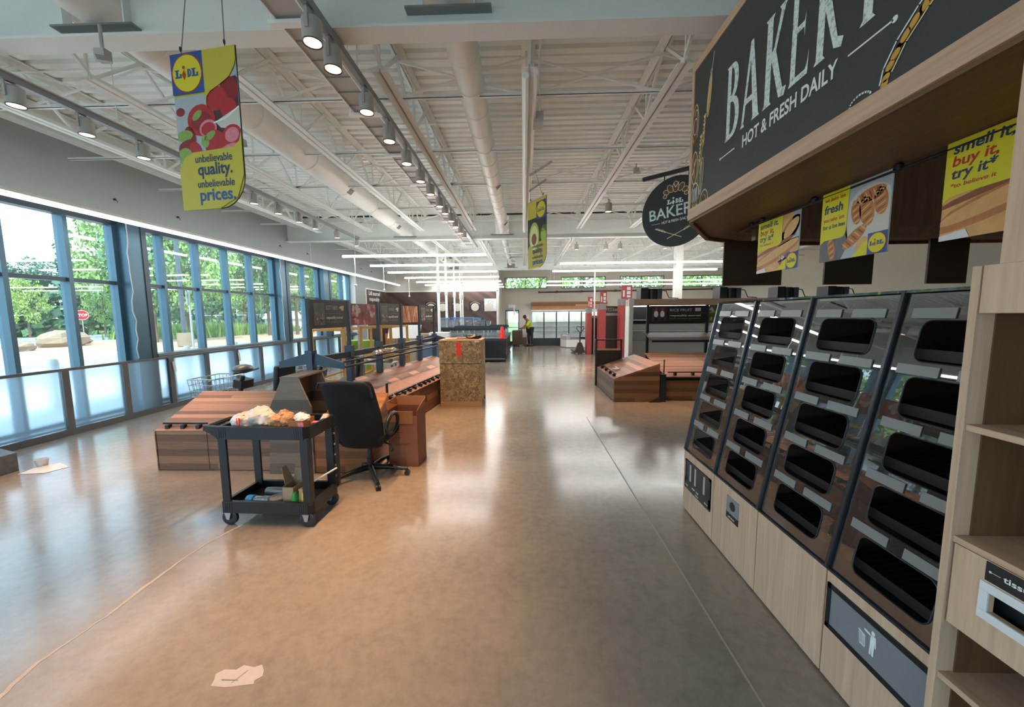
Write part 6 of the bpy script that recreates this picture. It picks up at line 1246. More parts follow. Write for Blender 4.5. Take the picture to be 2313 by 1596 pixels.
    m.prism([(-a, -b, h), (-a, b, h), (-a+0.006, b, h), (-a+0.006, -b, h)], [(-a-0.02, -b+0.02, h+0.09), (-a-0.01, b, h+0.11), (-a-0.004, b, h+0.11), (-a-0.014, -b+0.02, h+0.09)], 'card'); m.prism([(a-0.006, -b, h), (a-0.006, b, h), (a, b, h), (a, -b, h)], [(a+0.01, -b+0.03, h+0.04), (a+0.004, b, h+0.10), (a+0.01, b, h+0.10), (a+0.016, -b+0.03, h+0.04)], 'card'); m.build('flaps', parent=t)
    m = MB(W); m.box(-a+0.035, a-0.05, -b-0.008, -b-0.001, h-0.15, h-0.005, 'card'); m.build('folded_flap', parent=t)
    pr = Print(Plane(W @ Vector((-a, -b, 0)), W.to_3x3() @ Vector((1, 0, 0)), (0, 0, 1)))
    for k, (z, w) in enumerate(((0.40, 0.10), (0.34, 0.07), (0.27, 0.17), (0.255, 0.15))): pr.rect(0.08, 0.08+w, z, z+0.008, 'ink_brown')
    pr.build('faded_print', parent=t)
    # grey plinth corner by the barrier
    m = MB(); m.prism([(-6.6, 3.5, 0), (-5.86, 3.5, 0), (-5.86, 4.10, 0), (-6.6, 4.35, 0)], [(-6.6, 3.5, 0.215), (-5.86, 3.5, 0.215), (-5.86, 4.10, 0.215), (-6.6, 4.35, 0.215)], 'photo_g'); tag(m.build('low_plinth', bevel=0.006), 'low grey-brown plinth on the floor at the left edge by the screen', 'plinth')
    m = MB(); m.lathe([(0.045, 0), (0.06, 0.09), (0.055, 0.09), (0.04, 0.005)], (-5.74, 4.22, 0.0), 16, 'plastic_w'); tag(m.build('white_cup', smooth=True), 'white cup on the floor behind the low plinth', 'cup')
    m = MB(); m.add([(-5.72, 3.98, 0.003), (-5.45, 4.02, 0.003), (-5.38, 4.2, 0.003), (-5.6, 4.28, 0.02), (-5.74, 4.14, 0.01)], [(0, 1, 2, 3, 4)], 'bag_w'); m.add([(-5.72, 3.98, 0.0), (-5.45, 4.02, 0.0), (-5.38, 4.2, 0.0), (-5.6, 4.28, 0.0), (-5.74, 4.14, 0.0)], [(0, 1, 2, 3, 4)], 'bag_w'); tag(m.build('paper_scrap'), 'white scrap of paper on the floor beside the low plinth', 'paper')
    # tape patch on the floor
    m = MB(); pts = [(-1.525, 1.665), (-1.50, 1.69), (-1.44, 1.69), (-1.42, 1.715), (-1.36, 1.705), (-1.33, 1.72), (-1.30, 1.69), (-1.285, 1.66), (-1.31, 1.635), (-1.30, 1.62), (-1.42, 1.60), (-1.50, 1.605), (-1.51, 1.64)]
    m.prism([(x, y, 0.0006) for x, y in pts], [(x, y, 0.0016) for x, y in pts], 'tape'); tp = m.build('floor_tape_patch'); tag(tp, 'ragged patch of pale tape stuck to the floor in the foreground', 'tape')
    pr = Print(Plane((-1.5, 1.6, 0.0017), (1, 0, 0), (0, 1, 0))); pr.line([(0.03, 0.035), (0.11, 0.035)], 0.004, 'photo_g', 1); pr.line([(0.09, 0.02), (0.12, 0.085)], 0.002, 'photo_g', 2); pr.build('scuff_marks', parent=tp)
left_props()

def banners():
    def banner(origin, u, w, h, kind, lab, hang):
        pl = Plane(origin, u, (0, 0, 1)); t = thing('hanging_banner', lab, 'banner', pl.at(w/2, h/2), 0)
        r = 0.22*w/0.55; out = [(0, 0), (w-r, 0)]+[(w-r+r*math.sin(a), r-r*math.cos(a)) for a in (PI/12*i for i in range(1, 6))]+[(w, r), (w, h), (0, h)]
        m = MB(); m.prism([pl.at(x, y, -0.004) for x, y in out], [pl.at(x, y, 0.0) for x, y in out], 'yellow_d'); bd = m.build('board', parent=t)
        m = MB(); m.line = None
        edge = MB(); edge.tube([pl.at(x, y, -0.002) for x, y in out[1:10]], 0.004, 5, 'black'); edge.build('dark_edge', parent=t, smooth=True)
        P = lambda pts: [(x*w, h-y*w) for x, y in pts]
        pr = Print(pl); zq = 0.42*w
        # picture area: from below the logo to the text field
        top = 0.72; bot = 1.62; H_ = h/w
        pic = [(0, H_-0.78), (0.48, H_-0.78)]; k = w
        pic = [(0.0, h-0.52*k), (0.50*k, h-0.52*k), (0.51*k, h-0.54*k), (0.58*k, h-0.50*k), (0.72*k, h-0.44*k), (0.88*k, h-0.36*k), (0.97*k, h-0.24*k), (1.0*k, h-0.16*k), (1.0*k, 0.92*k), (0.96*k, 0.82*k), (0.86*k, 0.76*k), (0.22*k, 0.74*k), (0.08*k, 0.69*k), (0.0, 0.56*k)]
        cl = (0.0, k, 0.56*k, h-0.02)
        if kind == 'berry':
            pr.poly(pic, 'cloth_p', 1)
            def el(x, y, a, b, mt, l, r_=0): pr.ell(x*k, h-(0.50+(y-0.56)*0.80)*k, a*k, b*k*0.9, mt, l, r_, 18, clip=(0.004, k-0.004, 0.0, h))
            el(0.82, 0.80, 0.19, 0.42, 'shade_p', 2, -0.5); el(0.86, 0.56, 0.14, 0.17, 'berry_d', 3, 0.3); el(0.66, 0.68, 0.17, 0.16, 'berry', 4, 0.2); el(0.84, 0.86, 0.13, 0.15, 'berry', 5, 0.4)
            el(0.40, 0.98, 0.22, 0.22, 'berry', 4, 0.1); el(0.40, 1.0, 0.16, 0.14, 'berry_d', 5, 0.1); el(0.34, 0.90, 0.09, 0.05, 'leaf_p', 6, 0.6); el(0.20, 1.22, 0.09, 0.15, 'berry_d', 4, 0.2)
            pr.poly([(k, h-0.72*k), (0.62*k, h-0.88*k), (0.70*k, h-0.96*k), (k, h-1.0*k)], 'bowl_p', 7); pr.line([(k*0.99, h-0.73*k), (0.80*k, h-0.84*k), (0.60*k, h-0.89*k)], 0.02*k, 'ink_w', 8)
            el(0.50, 1.12, 0.14, 0.12, 'berry_l', 7, 0.2); el(0.50, 1.13, 0.11, 0.09, 'berry', 8, 0.2); el(0.60, 1.38, 0.17, 0.20, 'berry', 9, 0.15); el(0.52, 1.24, 0.10, 0.05, 'leaf_p', 10, 0.5); el(0.44, 1.32, 0.06, 0.09, 'leaf_p', 10, 0.2); el(0.86, 1.26, 0.15, 0.14, 'berry', 8, 0.3); el(0.86, 1.26, 0.11, 0.10, 'berry_l', 9, 0.3); el(0.78, 1.5, 0.18, 0.08, 'berry_l', 10, 0.35)
            el(0.08, 0.82, 0.07, 0.06, 'berry_d', 3); el(0.12, 1.20, 0.13, 0.08, 'leaf_p', 6, 0.1); el(0.12, 1.44, 0.18, 0.14, 'berry_d', 6, 0.6); el(0.28, 1.46, 0.09, 0.15, 'berry', 7, 0.4); el(0.10, 1.52, 0.12, 0.12, 'leaf_p', 8, 0.3)
            pr.poly([(0, 0.0), (0, 0.54*k), (0.10*k, 0.68*k), (0.24*k, 0.735*k), (0.86*k, 0.755*k), (0.96*k, 0.82*k), (k, 0.93*k), (k, 0.41*k), (0.88*k, 0.13*k), (0.59*k, 0.0)], 'yellow_d', 11)
        else:
            pr.poly(pic, 'signblk', 1)
            def el(x, y, a, b, mt, l, r_=0): pr.ell(x*k, h-y*k, a*k, b*k, mt, l, r_, 18, clip=(0.004, k-0.004, 0.0, h))
            el(0.36, 1.08, 0.28, 0.44, 'avo', 3); el(0.36, 1.10, 0.22, 0.36, 'avo_l', 4); el(0.36, 1.14, 0.14, 0.17, 'crust_d', 5); el(0.86, 1.1, 0.15, 0.22, 'avo', 3, 0.2); el(0.88, 0.9, 0.14, 0.1, 'veg', 3, 0.2)
        lx = 0.25 if kind == 'berry' else 0.75
        if kind == 'berry': pr.poly([(0.5*k, h), (k, h), (k, h-0.16*k), (0.97*k, h-0.24*k), (0.88*k, h-0.36*k), (0.72*k, h-0.44*k), (0.58*k, h-0.50*k), (0.52*k, h-0.56*k), (0.50*k, h-0.7*k)], 'yellow_d', 11)
        logo(pr, lx*k, h-0.25*k if kind == 'berry' else h-0.34*k, 0.5*k, 12); 
        pr.build('picture_print', parent=bd)
        tx = Print(pl); L = 14
        tx.text('unbelievable', 0.26*k, 0.60*k, 0.135*k, 'navy', 0.012, lay=L, fit=0.58*k); tx.text('quality.', 0.29*k, 0.44*k, 0.21*k, 'navy', 0.022, lay=L, fit=0.54*k); tx.text('unbelievable', 0.27*k, 0.28*k, 0.135*k, 'navy', 0.012, lay=L, fit=0.58*k); tx.text('prices.', 0.29*k, 0.11*k, 0.22*k, 'blue', 0.022, lay=L, fit=0.56*k); tx.build('lettering', parent=bd)
        for a, b in hang:
            m = MB(); p = pl.at(a*w, h-0.015, -0.002); e = Vector(b); m.tube([p, p.lerp(e, 0.5)+Vector((0, 0, -0.02)), e], 0.0035, 6, 'grey'); m.ball(p+Vector((0, 0, 0.05)), (0.008, 0.008, 0.02), 'charcoal', 8, 6); m.build('hanging_wire', parent=t, smooth=True)
    banner((-2.575, 2.93, 2.555), (0.985, -0.16, 0), 0.56, 1.10, 'berry', 'large yellow hanging banner with strawberries reading unbelievable quality', [(0.16, (-2.42, 3.02, 4.6)), (0.84, (-2.2, 3.0, 4.6))])
    banner((0.085, 6.72, 2.52), (0.52, -0.854, 0), 0.55, 1.10, 'avocado', 'yellow and black hanging banner with avocados seen edge-on down the aisle', [(0.16, (0.13, 6.64, 4.05)), (0.84, (0.2, 6.3, 4.02))])
banners()
# ------------------------------------------------------------------ right side beyond the bakery
def right_side():
    t = thing('produce_bin', 'red-brown plank bin sloping down to the aisle, right of the crate', 'produce bin', (2.2, 8.4, 0))
    x0, x1, ya, yb, zf, zr = 1.79, 2.68, 7.53, 9.28, 0.46, 0.765
    m = MB(); m.extrude([(x0+0.02, 0), (x1, 0), (x1, zr-0.02), (x0+0.02, zf-0.02)], 'y', ya+0.012, yb, 'walnut_r'); m.build('body', parent=t)
    for a, b in ((ya+0.02, 8.1), (8.106, yb)):
        m = MB(); m.box(x0, x0+0.02, a, b, 0.01, zf-0.012, 'walnut_g'); m.build('front_panel', parent=t)
    m = MB(); m.prism([(x0-0.005, ya, zf-0.015), (x0-0.005, yb, zf-0.015), (x0-0.005, yb, zf), (x0-0.005, ya, zf)], [(x1, ya, zr-0.015), (x1, yb, zr-0.015), (x1, yb, zr), (x1, ya, zr)], 'walnut_ys'); m.build('sloping_deck', parent=t)
    m = MB(); m.extrude([(x0, 0), (x1, 0), (x1, zr-0.015), (x0, zf-0.015)], 'y', ya-0.012, ya+0.01, 'walnut_r'); m.build('side_panel', parent=t)
    for y in (7.75, 8.1, 8.5, 8.9):
        m = MB(); m.box(x0+0.02, x0+0.08, y-0.02, y+0.02, zf+0.02, zf+0.075, 'black'); m.build('rail_bracket', parent=t)
    m = MB(); m.box(x0+0.06, x0+0.075, 7.65, 9.1, zf+0.07, zf+0.092, 'black'); m.build('stop_rail', parent=t)
    m = MB(); m.ball((1.98, 8.25, 0.57), (0.1, 0.14, 0.03), 'clear', 10, 6, 0.25, 3); tag(m.build('clear_wrap'), 'crumpled clear wrap lying on the right plank bin', 'packaging')
    t = thing('bin_divider', 'upright brown board frame standing behind the right plank bin', 'divider', (2.07, 9.33, 0))
    for x in (1.77, 2.37):
        m = MB(); m.box(x-0.02, x+0.02, 9.30, 9.36, 0, 1.13, 'dark_board'); m.build('side_board', parent=t)
    m = MB(); m.box(1.77, 2.37, 9.30, 9.36, 1.10, 1.13, 'dark_board'); m.build('top_board', parent=t); m = MB(); m.box(1.79, 2.35, 9.31, 9.34, 0.0, 0.9, 'dark_board'); m.build('panel', parent=t); m = MB(); m.box(1.79, 2.35, 9.30, 9.31, 0.86, 0.90, 'plywood'); m.build('edge_strip', parent=t)
    m = MB(); m.box(2.70, 2.80, 7.50, 7.58, 0, 0.55, 'charcoal'); m.tube([(2.77, 7.55, 0.55), (2.77, 7.55, 0.84)], 0.012, 8, 'charcoal'); m.prism([(2.45, 7.46, 0), (2.70, 7.46, 0), (2.70, 7.52, 0)], [(2.60, 7.5, 0.06), (2.70, 7.47, 0.10), (2.70, 7.52, 0.10)], 'dark_board'); tag(m.build('steel_post'), 'square dark steel post between the plank bin and the low wall bins', 'post')
    # low wall bins facing the camera
    for k, (a, b) in enumerate(((2.83, 3.95), (3.955, 5.05), (5.055, 6.15))):
        t = thing('wall_bin', '%s low red-brown wall bin under the RICE FRUIT sign' % ('leftmost', 'middle', 'rightmost')[k], 'produce bin', ((a+b)/2, 8.2, 0), 0, 'low wall bins')
        m = MB(); m.box(a, b, 7.66, 9.0, 0.0, 0.40, 'walnut_r'); m.build('lower_front', parent=t); m = MB(); m.box(a, b, 7.72, 9.0, 0.40, 0.47, 'black'); m.build('dark_gap', parent=t)
        m = MB(); m.prism([(a, 7.60, 0.47), (b, 7.60, 0.47), (b, 7.60, 0.49), (a, 7.60, 0.49)], [(a, 9.0, 0.80), (b, 9.0, 0.80), (b, 9.0, 0.82), (a, 9.0, 0.82)], 'walnut_rs'); m.build('sloping_deck', parent=t)
        for j in range(3):
            x = a+0.2+0.35*j; m = MB(); m.box(x-0.02, x+0.02, 7.62, 7.70, 0.51, 0.565, 'black'); m.build('rail_bracket', parent=t)
        m = MB(); m.box(a+0.05, b-0.05, 7.64, 7.655, 0.56, 0.58, 'black'); m.build('stop_rail', parent=t)
    # sign frame with RICE FRUIT
    t = thing('sign_gantry', 'black frame with a tilted dark shelf carrying the RICE FRUIT sign', 'frame', (3.85, 9.7, 0))
    for x in (3.11, 4.57):
        m = MB(); m.box(x-0.03, x+0.03, 9.66, 9.72, 0.0, 1.95, 'charcoal'); m.build('post', parent=t)
    m = MB(); m.prism([(3.1, 9.30, 1.07), (4.75, 9.30, 1.07), (4.75, 9.30, 1.10), (3.1, 9.30, 1.10)], [(3.0, 9.68, 1.24), (4.75, 9.68, 1.24), (4.75, 9.68, 1.27), (3.0, 9.68, 1.27)], 'dark_board'); m.build('tilted_shelf', parent=t)
    m = MB(); m.box(3.1, 4.75, 9.28, 9.31, 1.05, 1.085, 'black'); m.build('shelf_edge', parent=t)
    w, h = 1.40, 0.41; s = thing('farm_sign', 'black farm sign reading RICE FRUIT on the right frame', 'sign', (3.84, 9.63, 1.52)); m = MB(); m.box(3.14, 4.54, 9.63, 9.655, 1.52, 1.93, 'signblk'); bd = m.build('board', parent=s)
    pr = Print(Plane((3.14, 9.63, 1.52), (1, 0, 0), (0, 0, 1))); pr.rect(w*0.03, w*0.29, h*0.1, h*0.9, 'shade_p', 1)
    for cx in (0.11, 0.22):
        pr.ell(w*cx, h*0.5, w*0.038, h*0.2, 'plastic_w', 2); pr.ell(w*cx, h*0.8, w*0.02, h*0.08, 'skin', 3); pr.rect(w*cx-w*0.025, w*cx+w*0.025, h*0.1, h*0.32, 'trousers', 3)
    pr.text('RICE FRUIT', w*0.35, h*0.66, h*0.22, 'bowl_p', 0.012, fit=w*0.39); pr.rect(w*0.79, w*0.89, h*0.66, h*0.86, 'bowl_p', 2); pr.rect(w*0.35, w*0.97, h*0.54, h*0.56, 'photo_g', 2); pr.text('responsibly sourced', w*0.35, h*0.36, h*0.15, 'bowl_p', 0.03, fit=w*0.54); pr.text('from trusted growers', w*0.35, h*0.19, h*0.12, 'ink_green', 0.02, fit=w*0.54); pr.build('sign_print', parent=bd)
    m = MB(); m.box(4.60, 5.35, 9.64, 9.655, 1.50, 1.94, 'veg'); s = m.build('photo_banner'); tag(s, 'dark vegetable photo banner right of the RICE FRUIT sign', 'sign')
    pr = Print(Plane((4.60, 9.64, 1.50), (1, 0, 0), (0, 0, 1))); rnd = random.Random(3)
    for k in range(30): pr.ell(rnd.uniform(0.03, 0.7), rnd.uniform(0.03, 0.41), 0.05, 0.025, ('leaf_p', 'veg', 'bowl_p', 'shade_p', 'avo')[k % 5], 1+k % 4, rnd.uniform(0, 3), 10, clip=(0, 0.75, 0, 0.44))
    pr.build('picture_print', parent=s)
    # multideck chiller case behind it
    for k, (a, b) in enumerate(((2.88, 5.2), (5.21, 7.53), (7.54, 9.86))):
        t = thing('chiller_case', 'wide open chiller case with an oak fascia, %s' % ('behind the RICE FRUIT sign', 'right of the RICE FRUIT sign', 'farthest right beyond the bakery')[k], 'chiller case', ((a+b)/2, 10.7, 0), 0, 'chiller cases'); Y = 10.25
        m = MB(); m.box(a, b, Y+0.7, Y+0.75, 0, 2.12, 'tile_w'); m.build('back_panel', parent=t); m = MB(); m.box(a, b, Y, Y+0.75, 0, 0.42, 'tile_w'); m.build('base', parent=t)
        m = MB(); m.box(a, b, Y, Y+0.75, 1.95, 2.12, 'oak_x'); m.build('fascia', parent=t)
        m = MB(); m.box(a, a+0.03, Y, Y+0.75, 0.42, 1.95, 'white' if k == 0 else 'tile_w'); m.build('end_wall', parent=t)
        for z in (0.95, 1.25, 1.55):
            m = MB(); m.box(a+0.03, b, Y+0.42, Y+0.7, z, z+0.02, 'lampgrey'); m.build('shelf', parent=t); 
        m = MB(); m.box(a+0.03, b, Y+0.68, Y+0.7, 1.45, 1.95, 'charcoal'); m.build('upper_lining', parent=t)
        m = MB(); m.box(a+0.05, b-0.02, Y+0.12, Y+0.15, 1.925, 1.945, 'emit_soft'); m.build('light_strip', parent=t)
    m = MB(); m.box(2.79, 2.88, 10.2, 10.28, 0.55, 1.93, 'tile_w'); m.box(2.77, 2.91, 10.18, 10.24, 1.93, 2.14, 'plastic_w'); tag(m.build('corner_guard'), 'white upright corner guard at the left end of the chiller cases', 'guard')
    for k, (x, lab) in enumerate(((3.42, 'leftmost'), (5.5, 'middle'), (7.0, 'third from the left'), (8.3, 'rightmost'))):
        t = thing('condenser_unit', 'dark fan unit on top of the chiller cases, %s' % lab, 'machine', (x, 10.6, 2.12), 0, 'fan units on the chiller cases')
        m = MB(); m.box(x-0.28, x-0.08, 10.4, 10.8, 2.12, 2.42, 'charcoal'); m.build('housing', parent=t); m = MB(); m.lathe([(0.0, 0), (0.12, 0.01), (0.13, 0.28), (0.0, 0.3)], (x+0.06, 10.55, 2.12), 14, 'black'); m.build('compressor', parent=t, smooth=True); m = MB(); m.box(x+0.18, x+0.30, 10.45, 10.7, 2.12, 2.40, 'frame_d'); m.build('control_box', parent=t)
        m = MB(); m.tube([(x+0.3, 10.5, 2.36), (x+0.42, 10.5, 2.34), (x+0.5, 10.5, 2.16), (x+0.75, 10.5, 2.14)], 0.012, 6, 'black'); m.build('hose', parent=t, smooth=True)
    # aisle end markers and dark shelving between them
    for k, (xa, xb, y, zt, lab) in enumerate(((2.73, 2.93, 16.5, 2.46, 'farthest left'), (3.15, 3.42, 16.0, 2.66, 'middle'), (3.89, 4.31, 15.5, 2.88, 'nearest and tallest'))):
        t = thing('aisle_marker', 'tall red aisle-end marker with a grey band, %s of three' % lab, 'aisle marker', ((xa+xb)/2, y, 0), 0, 'red aisle markers'); f = zt/2.88
        m = MB(); m.box(xa, xb, y, y+0.5, 0, 2.08*f, 'red'); m.build('post_panel', parent=t); m = MB(); m.box(xa, xb, y, y+0.5, 2.08*f, 2.33*f, 'grey'); m.build('grey_band', parent=t)
        m = MB(); m.box(xa+0.02, xb+0.02, y-0.02, y+0.02, 2.33*f, zt, 'red'); sp = m.build('sign_plate', parent=t)
        pr = Print(Plane((xa+0.02, y-0.02, 2.33*f), (1, 0, 0), (0, 0, 1))); w = xb-xa; h = zt-2.33*f
        for a, b, c, d in ((0.15, 0.3, 0.15, 0.6), (0.5, 0.85, 0.62, 0.85), (0.5, 0.85, 0.32, 0.55), (0.5, 0.85, 0.1, 0.25)): pr.rect(a*w, b*w, c*h, d*h, 'ink_w')
        pr.build('white_marks', parent=sp)
    for k, (xa, xb, y, lab) in enumerate(((3.46, 4.1, 16.3, 'between the two nearer red markers'), (2.98, 3.32, 16.9, 'between the two farther red markers'))):
        t = thing('aisle_shelving', 'dark gondola shelving end %s' % lab, 'shelving', ((xa+xb)/2, y, 0), 0); zt = 1.66 if k == 0 else 1.55
        m = MB(); m.box(xa, xb, y, y+0.6, 0.1, zt, 'dark_board'); m.build('end_panel', parent=t); m = MB(); m.box(xa, xb, y, y+0.6, zt, zt+0.12, 'grey'); m.build('top_rail', parent=t); m = MB(); m.box(xa, xb, y+0.02, y+0.6, 0, 0.1, 'black'); m.build('plinth', parent=t)
        if k == 0:
            s = thing('gold_sign', 'black sign with gold scroll lettering over the dark shelving', 'sign', (3.78, y+0.2, zt+0.12)); m = MB(); m.box(xa, xb, y+0.18, y+0.2, zt+0.12, zt+0.40, 'signblk'); b_ = m.build('board', parent=s)
            pr = Print(Plane((xa, y+0.18, zt+0.12), (1, 0, 0), (0, 0, 1)))
            for j in range(8): pr.arc(0.06+0.07*j, 0.14, 0.045, 0.07, 0.4*j, 0.4*j+4.6, 0.016, 'ink_cream', 2+j % 3, 12)
            pr.build('gold_scrolls', parent=b_)
    m = MB(); m.tube([(3.08, 16.75, 0.0), (3.08, 16.75, 4.6)], 0.03, 8, 'white'); tag(m.build('power_pole'), 'thin white power pole rising behind the red aisle markers', 'pole')
    # back wall freezers, chest freezer, wall rail
    t = thing('wall_freezer', 'row of white glass-door freezers under a wooden fascia on the back wall', 'freezer', (2.1, 21.6, 0))
    m = MB(); m.box(0.43, 4.6, 21.3, 21.95, 0, 0.38, 'charcoal'); m.build('plinth', parent=t); m = MB(); m.box(0.43, 4.6, 21.85, 21.95, 0.38, 2.0, 'tile_w'); m.build('cabinet_back', parent=t); m = MB(); m.box(0.43, 4.6, 21.2, 21.95, 2.0, 2.42, 'walnut_rs'); m.build('fascia', parent=t, bevel=0.005)
    m = MB(); m.box(0.43, 4.6, 21.25, 21.4, 1.9, 2.0, 'plastic_w'); m.build('light_canopy', parent=t)
    m = MB(); m.box(0.5, 4.55, 21.42, 21.46, 1.84, 1.88, 'emit_soft'); m.build('light_strip', parent=t)
    for i in range(7):
        m = MB(); m.box(0.455+0.69*i, 0.475+0.69*i, 21.38, 21.40, 0.45, 1.84, 'emit_soft'); m.build('light_strip', parent=t)
    for i in range(6):
        a = 0.45+0.69*i; d = MB(); d.box(a, a+0.03, 21.30, 21.36, 0.38, 1.9, 'charcoal'); d.box(a+0.66, a+0.69, 21.30, 21.36, 0.38, 1.9, 'charcoal'); d.box(a, a+0.69, 21.30, 21.36, 0.38, 0.42, 'charcoal'); d.box(a, a+0.69, 21.30, 21.36, 1.86, 1.9, 'charcoal'); dd = d.build('door_frame', parent=t); g = MB(); g.box(a+0.03, a+0.66, 21.325, 21.33, 0.42, 1.86, 'glass'); g.build('door_glass', parent=dd)
        s = MB()
        for z in (0.75, 1.02, 1.28): s.box(a, a+0.69, 21.5, 21.85, z, z+0.04, 'grey')
        s.build('shelf', parent=t)
    t = thing('chest_freezer', 'low white octagonal chest freezer standing in front of the back wall', 'freezer', (2.62, 20.3, 0))
    oct_ = lambda s, z: [(2.62+s*x, 20.4+s*y, z) for x, y in ((-0.62, -0.15), (-0.4, -0.62), (0.62, -0.62), (0.62, 0.62), (-0.4, 0.62), (-0.62, 0.4))]
    m = MB(); m.prism(oct_(1, 0.03), oct_(1, 0.42), 'plastic_w'); m.build('body', parent=t); m = MB(); m.prism(oct_(1.02, 0.42), oct_(1.02, 0.60), 'lampgrey'); m.build('rim', parent=t); m = MB(); m.prism(oct_(1.0, 0.60), oct_(0.7, 0.74), 'clear'); m.build('glass_lid', parent=t); m = MB(); m.box(2.4, 2.9, 19.76, 19.765, 0.45, 0.56, 'grey'); m.box(2.95, 3.2, 19.76, 19.765, 0.45, 0.56, 'black'); m.build('label', parent=t)
    m = MB(); m.tube([(0.9, 21.9, 2.98), (11.4, 21.9, 3.08)], 0.035, 8, 'brownmetal')
    for x in (0.9, 1.9, 3.3, 5.2, 7.0, 8.8, 10.6): m.box(x-0.05, x+0.05, 21.86, 22.0, 2.93+0.0095*(x-0.9), 3.04+0.0095*(x-0.9), 'brownmetal')
    tag(m.build('wall_rail', smooth=True), 'dark horizontal pipe rail on brackets along the back wall', 'rail')
    m = MB(); m.box(-0.85, -0.45, 21.85, 22.0, 2.12, 2.3, 'plastic_w'); m.tube([(-0.55, 21.8, 2.2), (-0.50, 21.6, 1.7)], 0.03, 8, 'plastic_w'); tag(m.build('exit_light'), 'small white emergency light fixed above the back door', 'light')
    # pallet jack
    t = thing('pallet_jack', 'dark pallet jack parked by the red aisle markers', 'pallet jack', (2.47, 16.8, 0))
    m = MB(); m.tube([(2.46, 16.72, 0.25), (2.45, 16.6, 0.95)], 0.03, 8, 'jack'); m.tube([(2.45, 16.58, 0.95), (2.36, 16.56, 1.02), (2.29, 16.55, 1.12), (2.33, 16.55, 1.22), (2.45, 16.55, 1.18), (2.57, 16.55, 1.22), (2.61, 16.55, 1.12), (2.54, 16.56, 1.02)], 0.02, 8, 'jack', closed=True); m.build('tiller_handle', parent=t, smooth=True)
    m = MB(); m.prism([(2.24, 16.6, 0.06), (2.68, 16.6, 0.06), (2.68, 16.9, 0.06), (2.24, 16.9, 0.06)], [(2.38, 16.66, 0.5), (2.54, 16.66, 0.5), (2.54, 16.82, 0.5), (2.38, 16.82, 0.5)], 'jack'); m.build('pump_body', parent=t)
    for x in (2.22, 2.55):
        m = MB(); m.box(x, x+0.16, 16.9, 18.0, 0.05, 0.11, 'jack'); m.build('fork', parent=t)
    for x in (2.40, 2.50):
        m = MB(); m.tube([(x-0.03, 16.7, 0.07), (x+0.03, 16.7, 0.07)], 0.07, 14, 'black'); m.build('wheel', parent=t, smooth=True)
    m = MB(); m.tube([(2.42, 16.75, 0.9), (2.42, 16.95, 2.9)], 0.03, 8, 'white'); 
right_side()

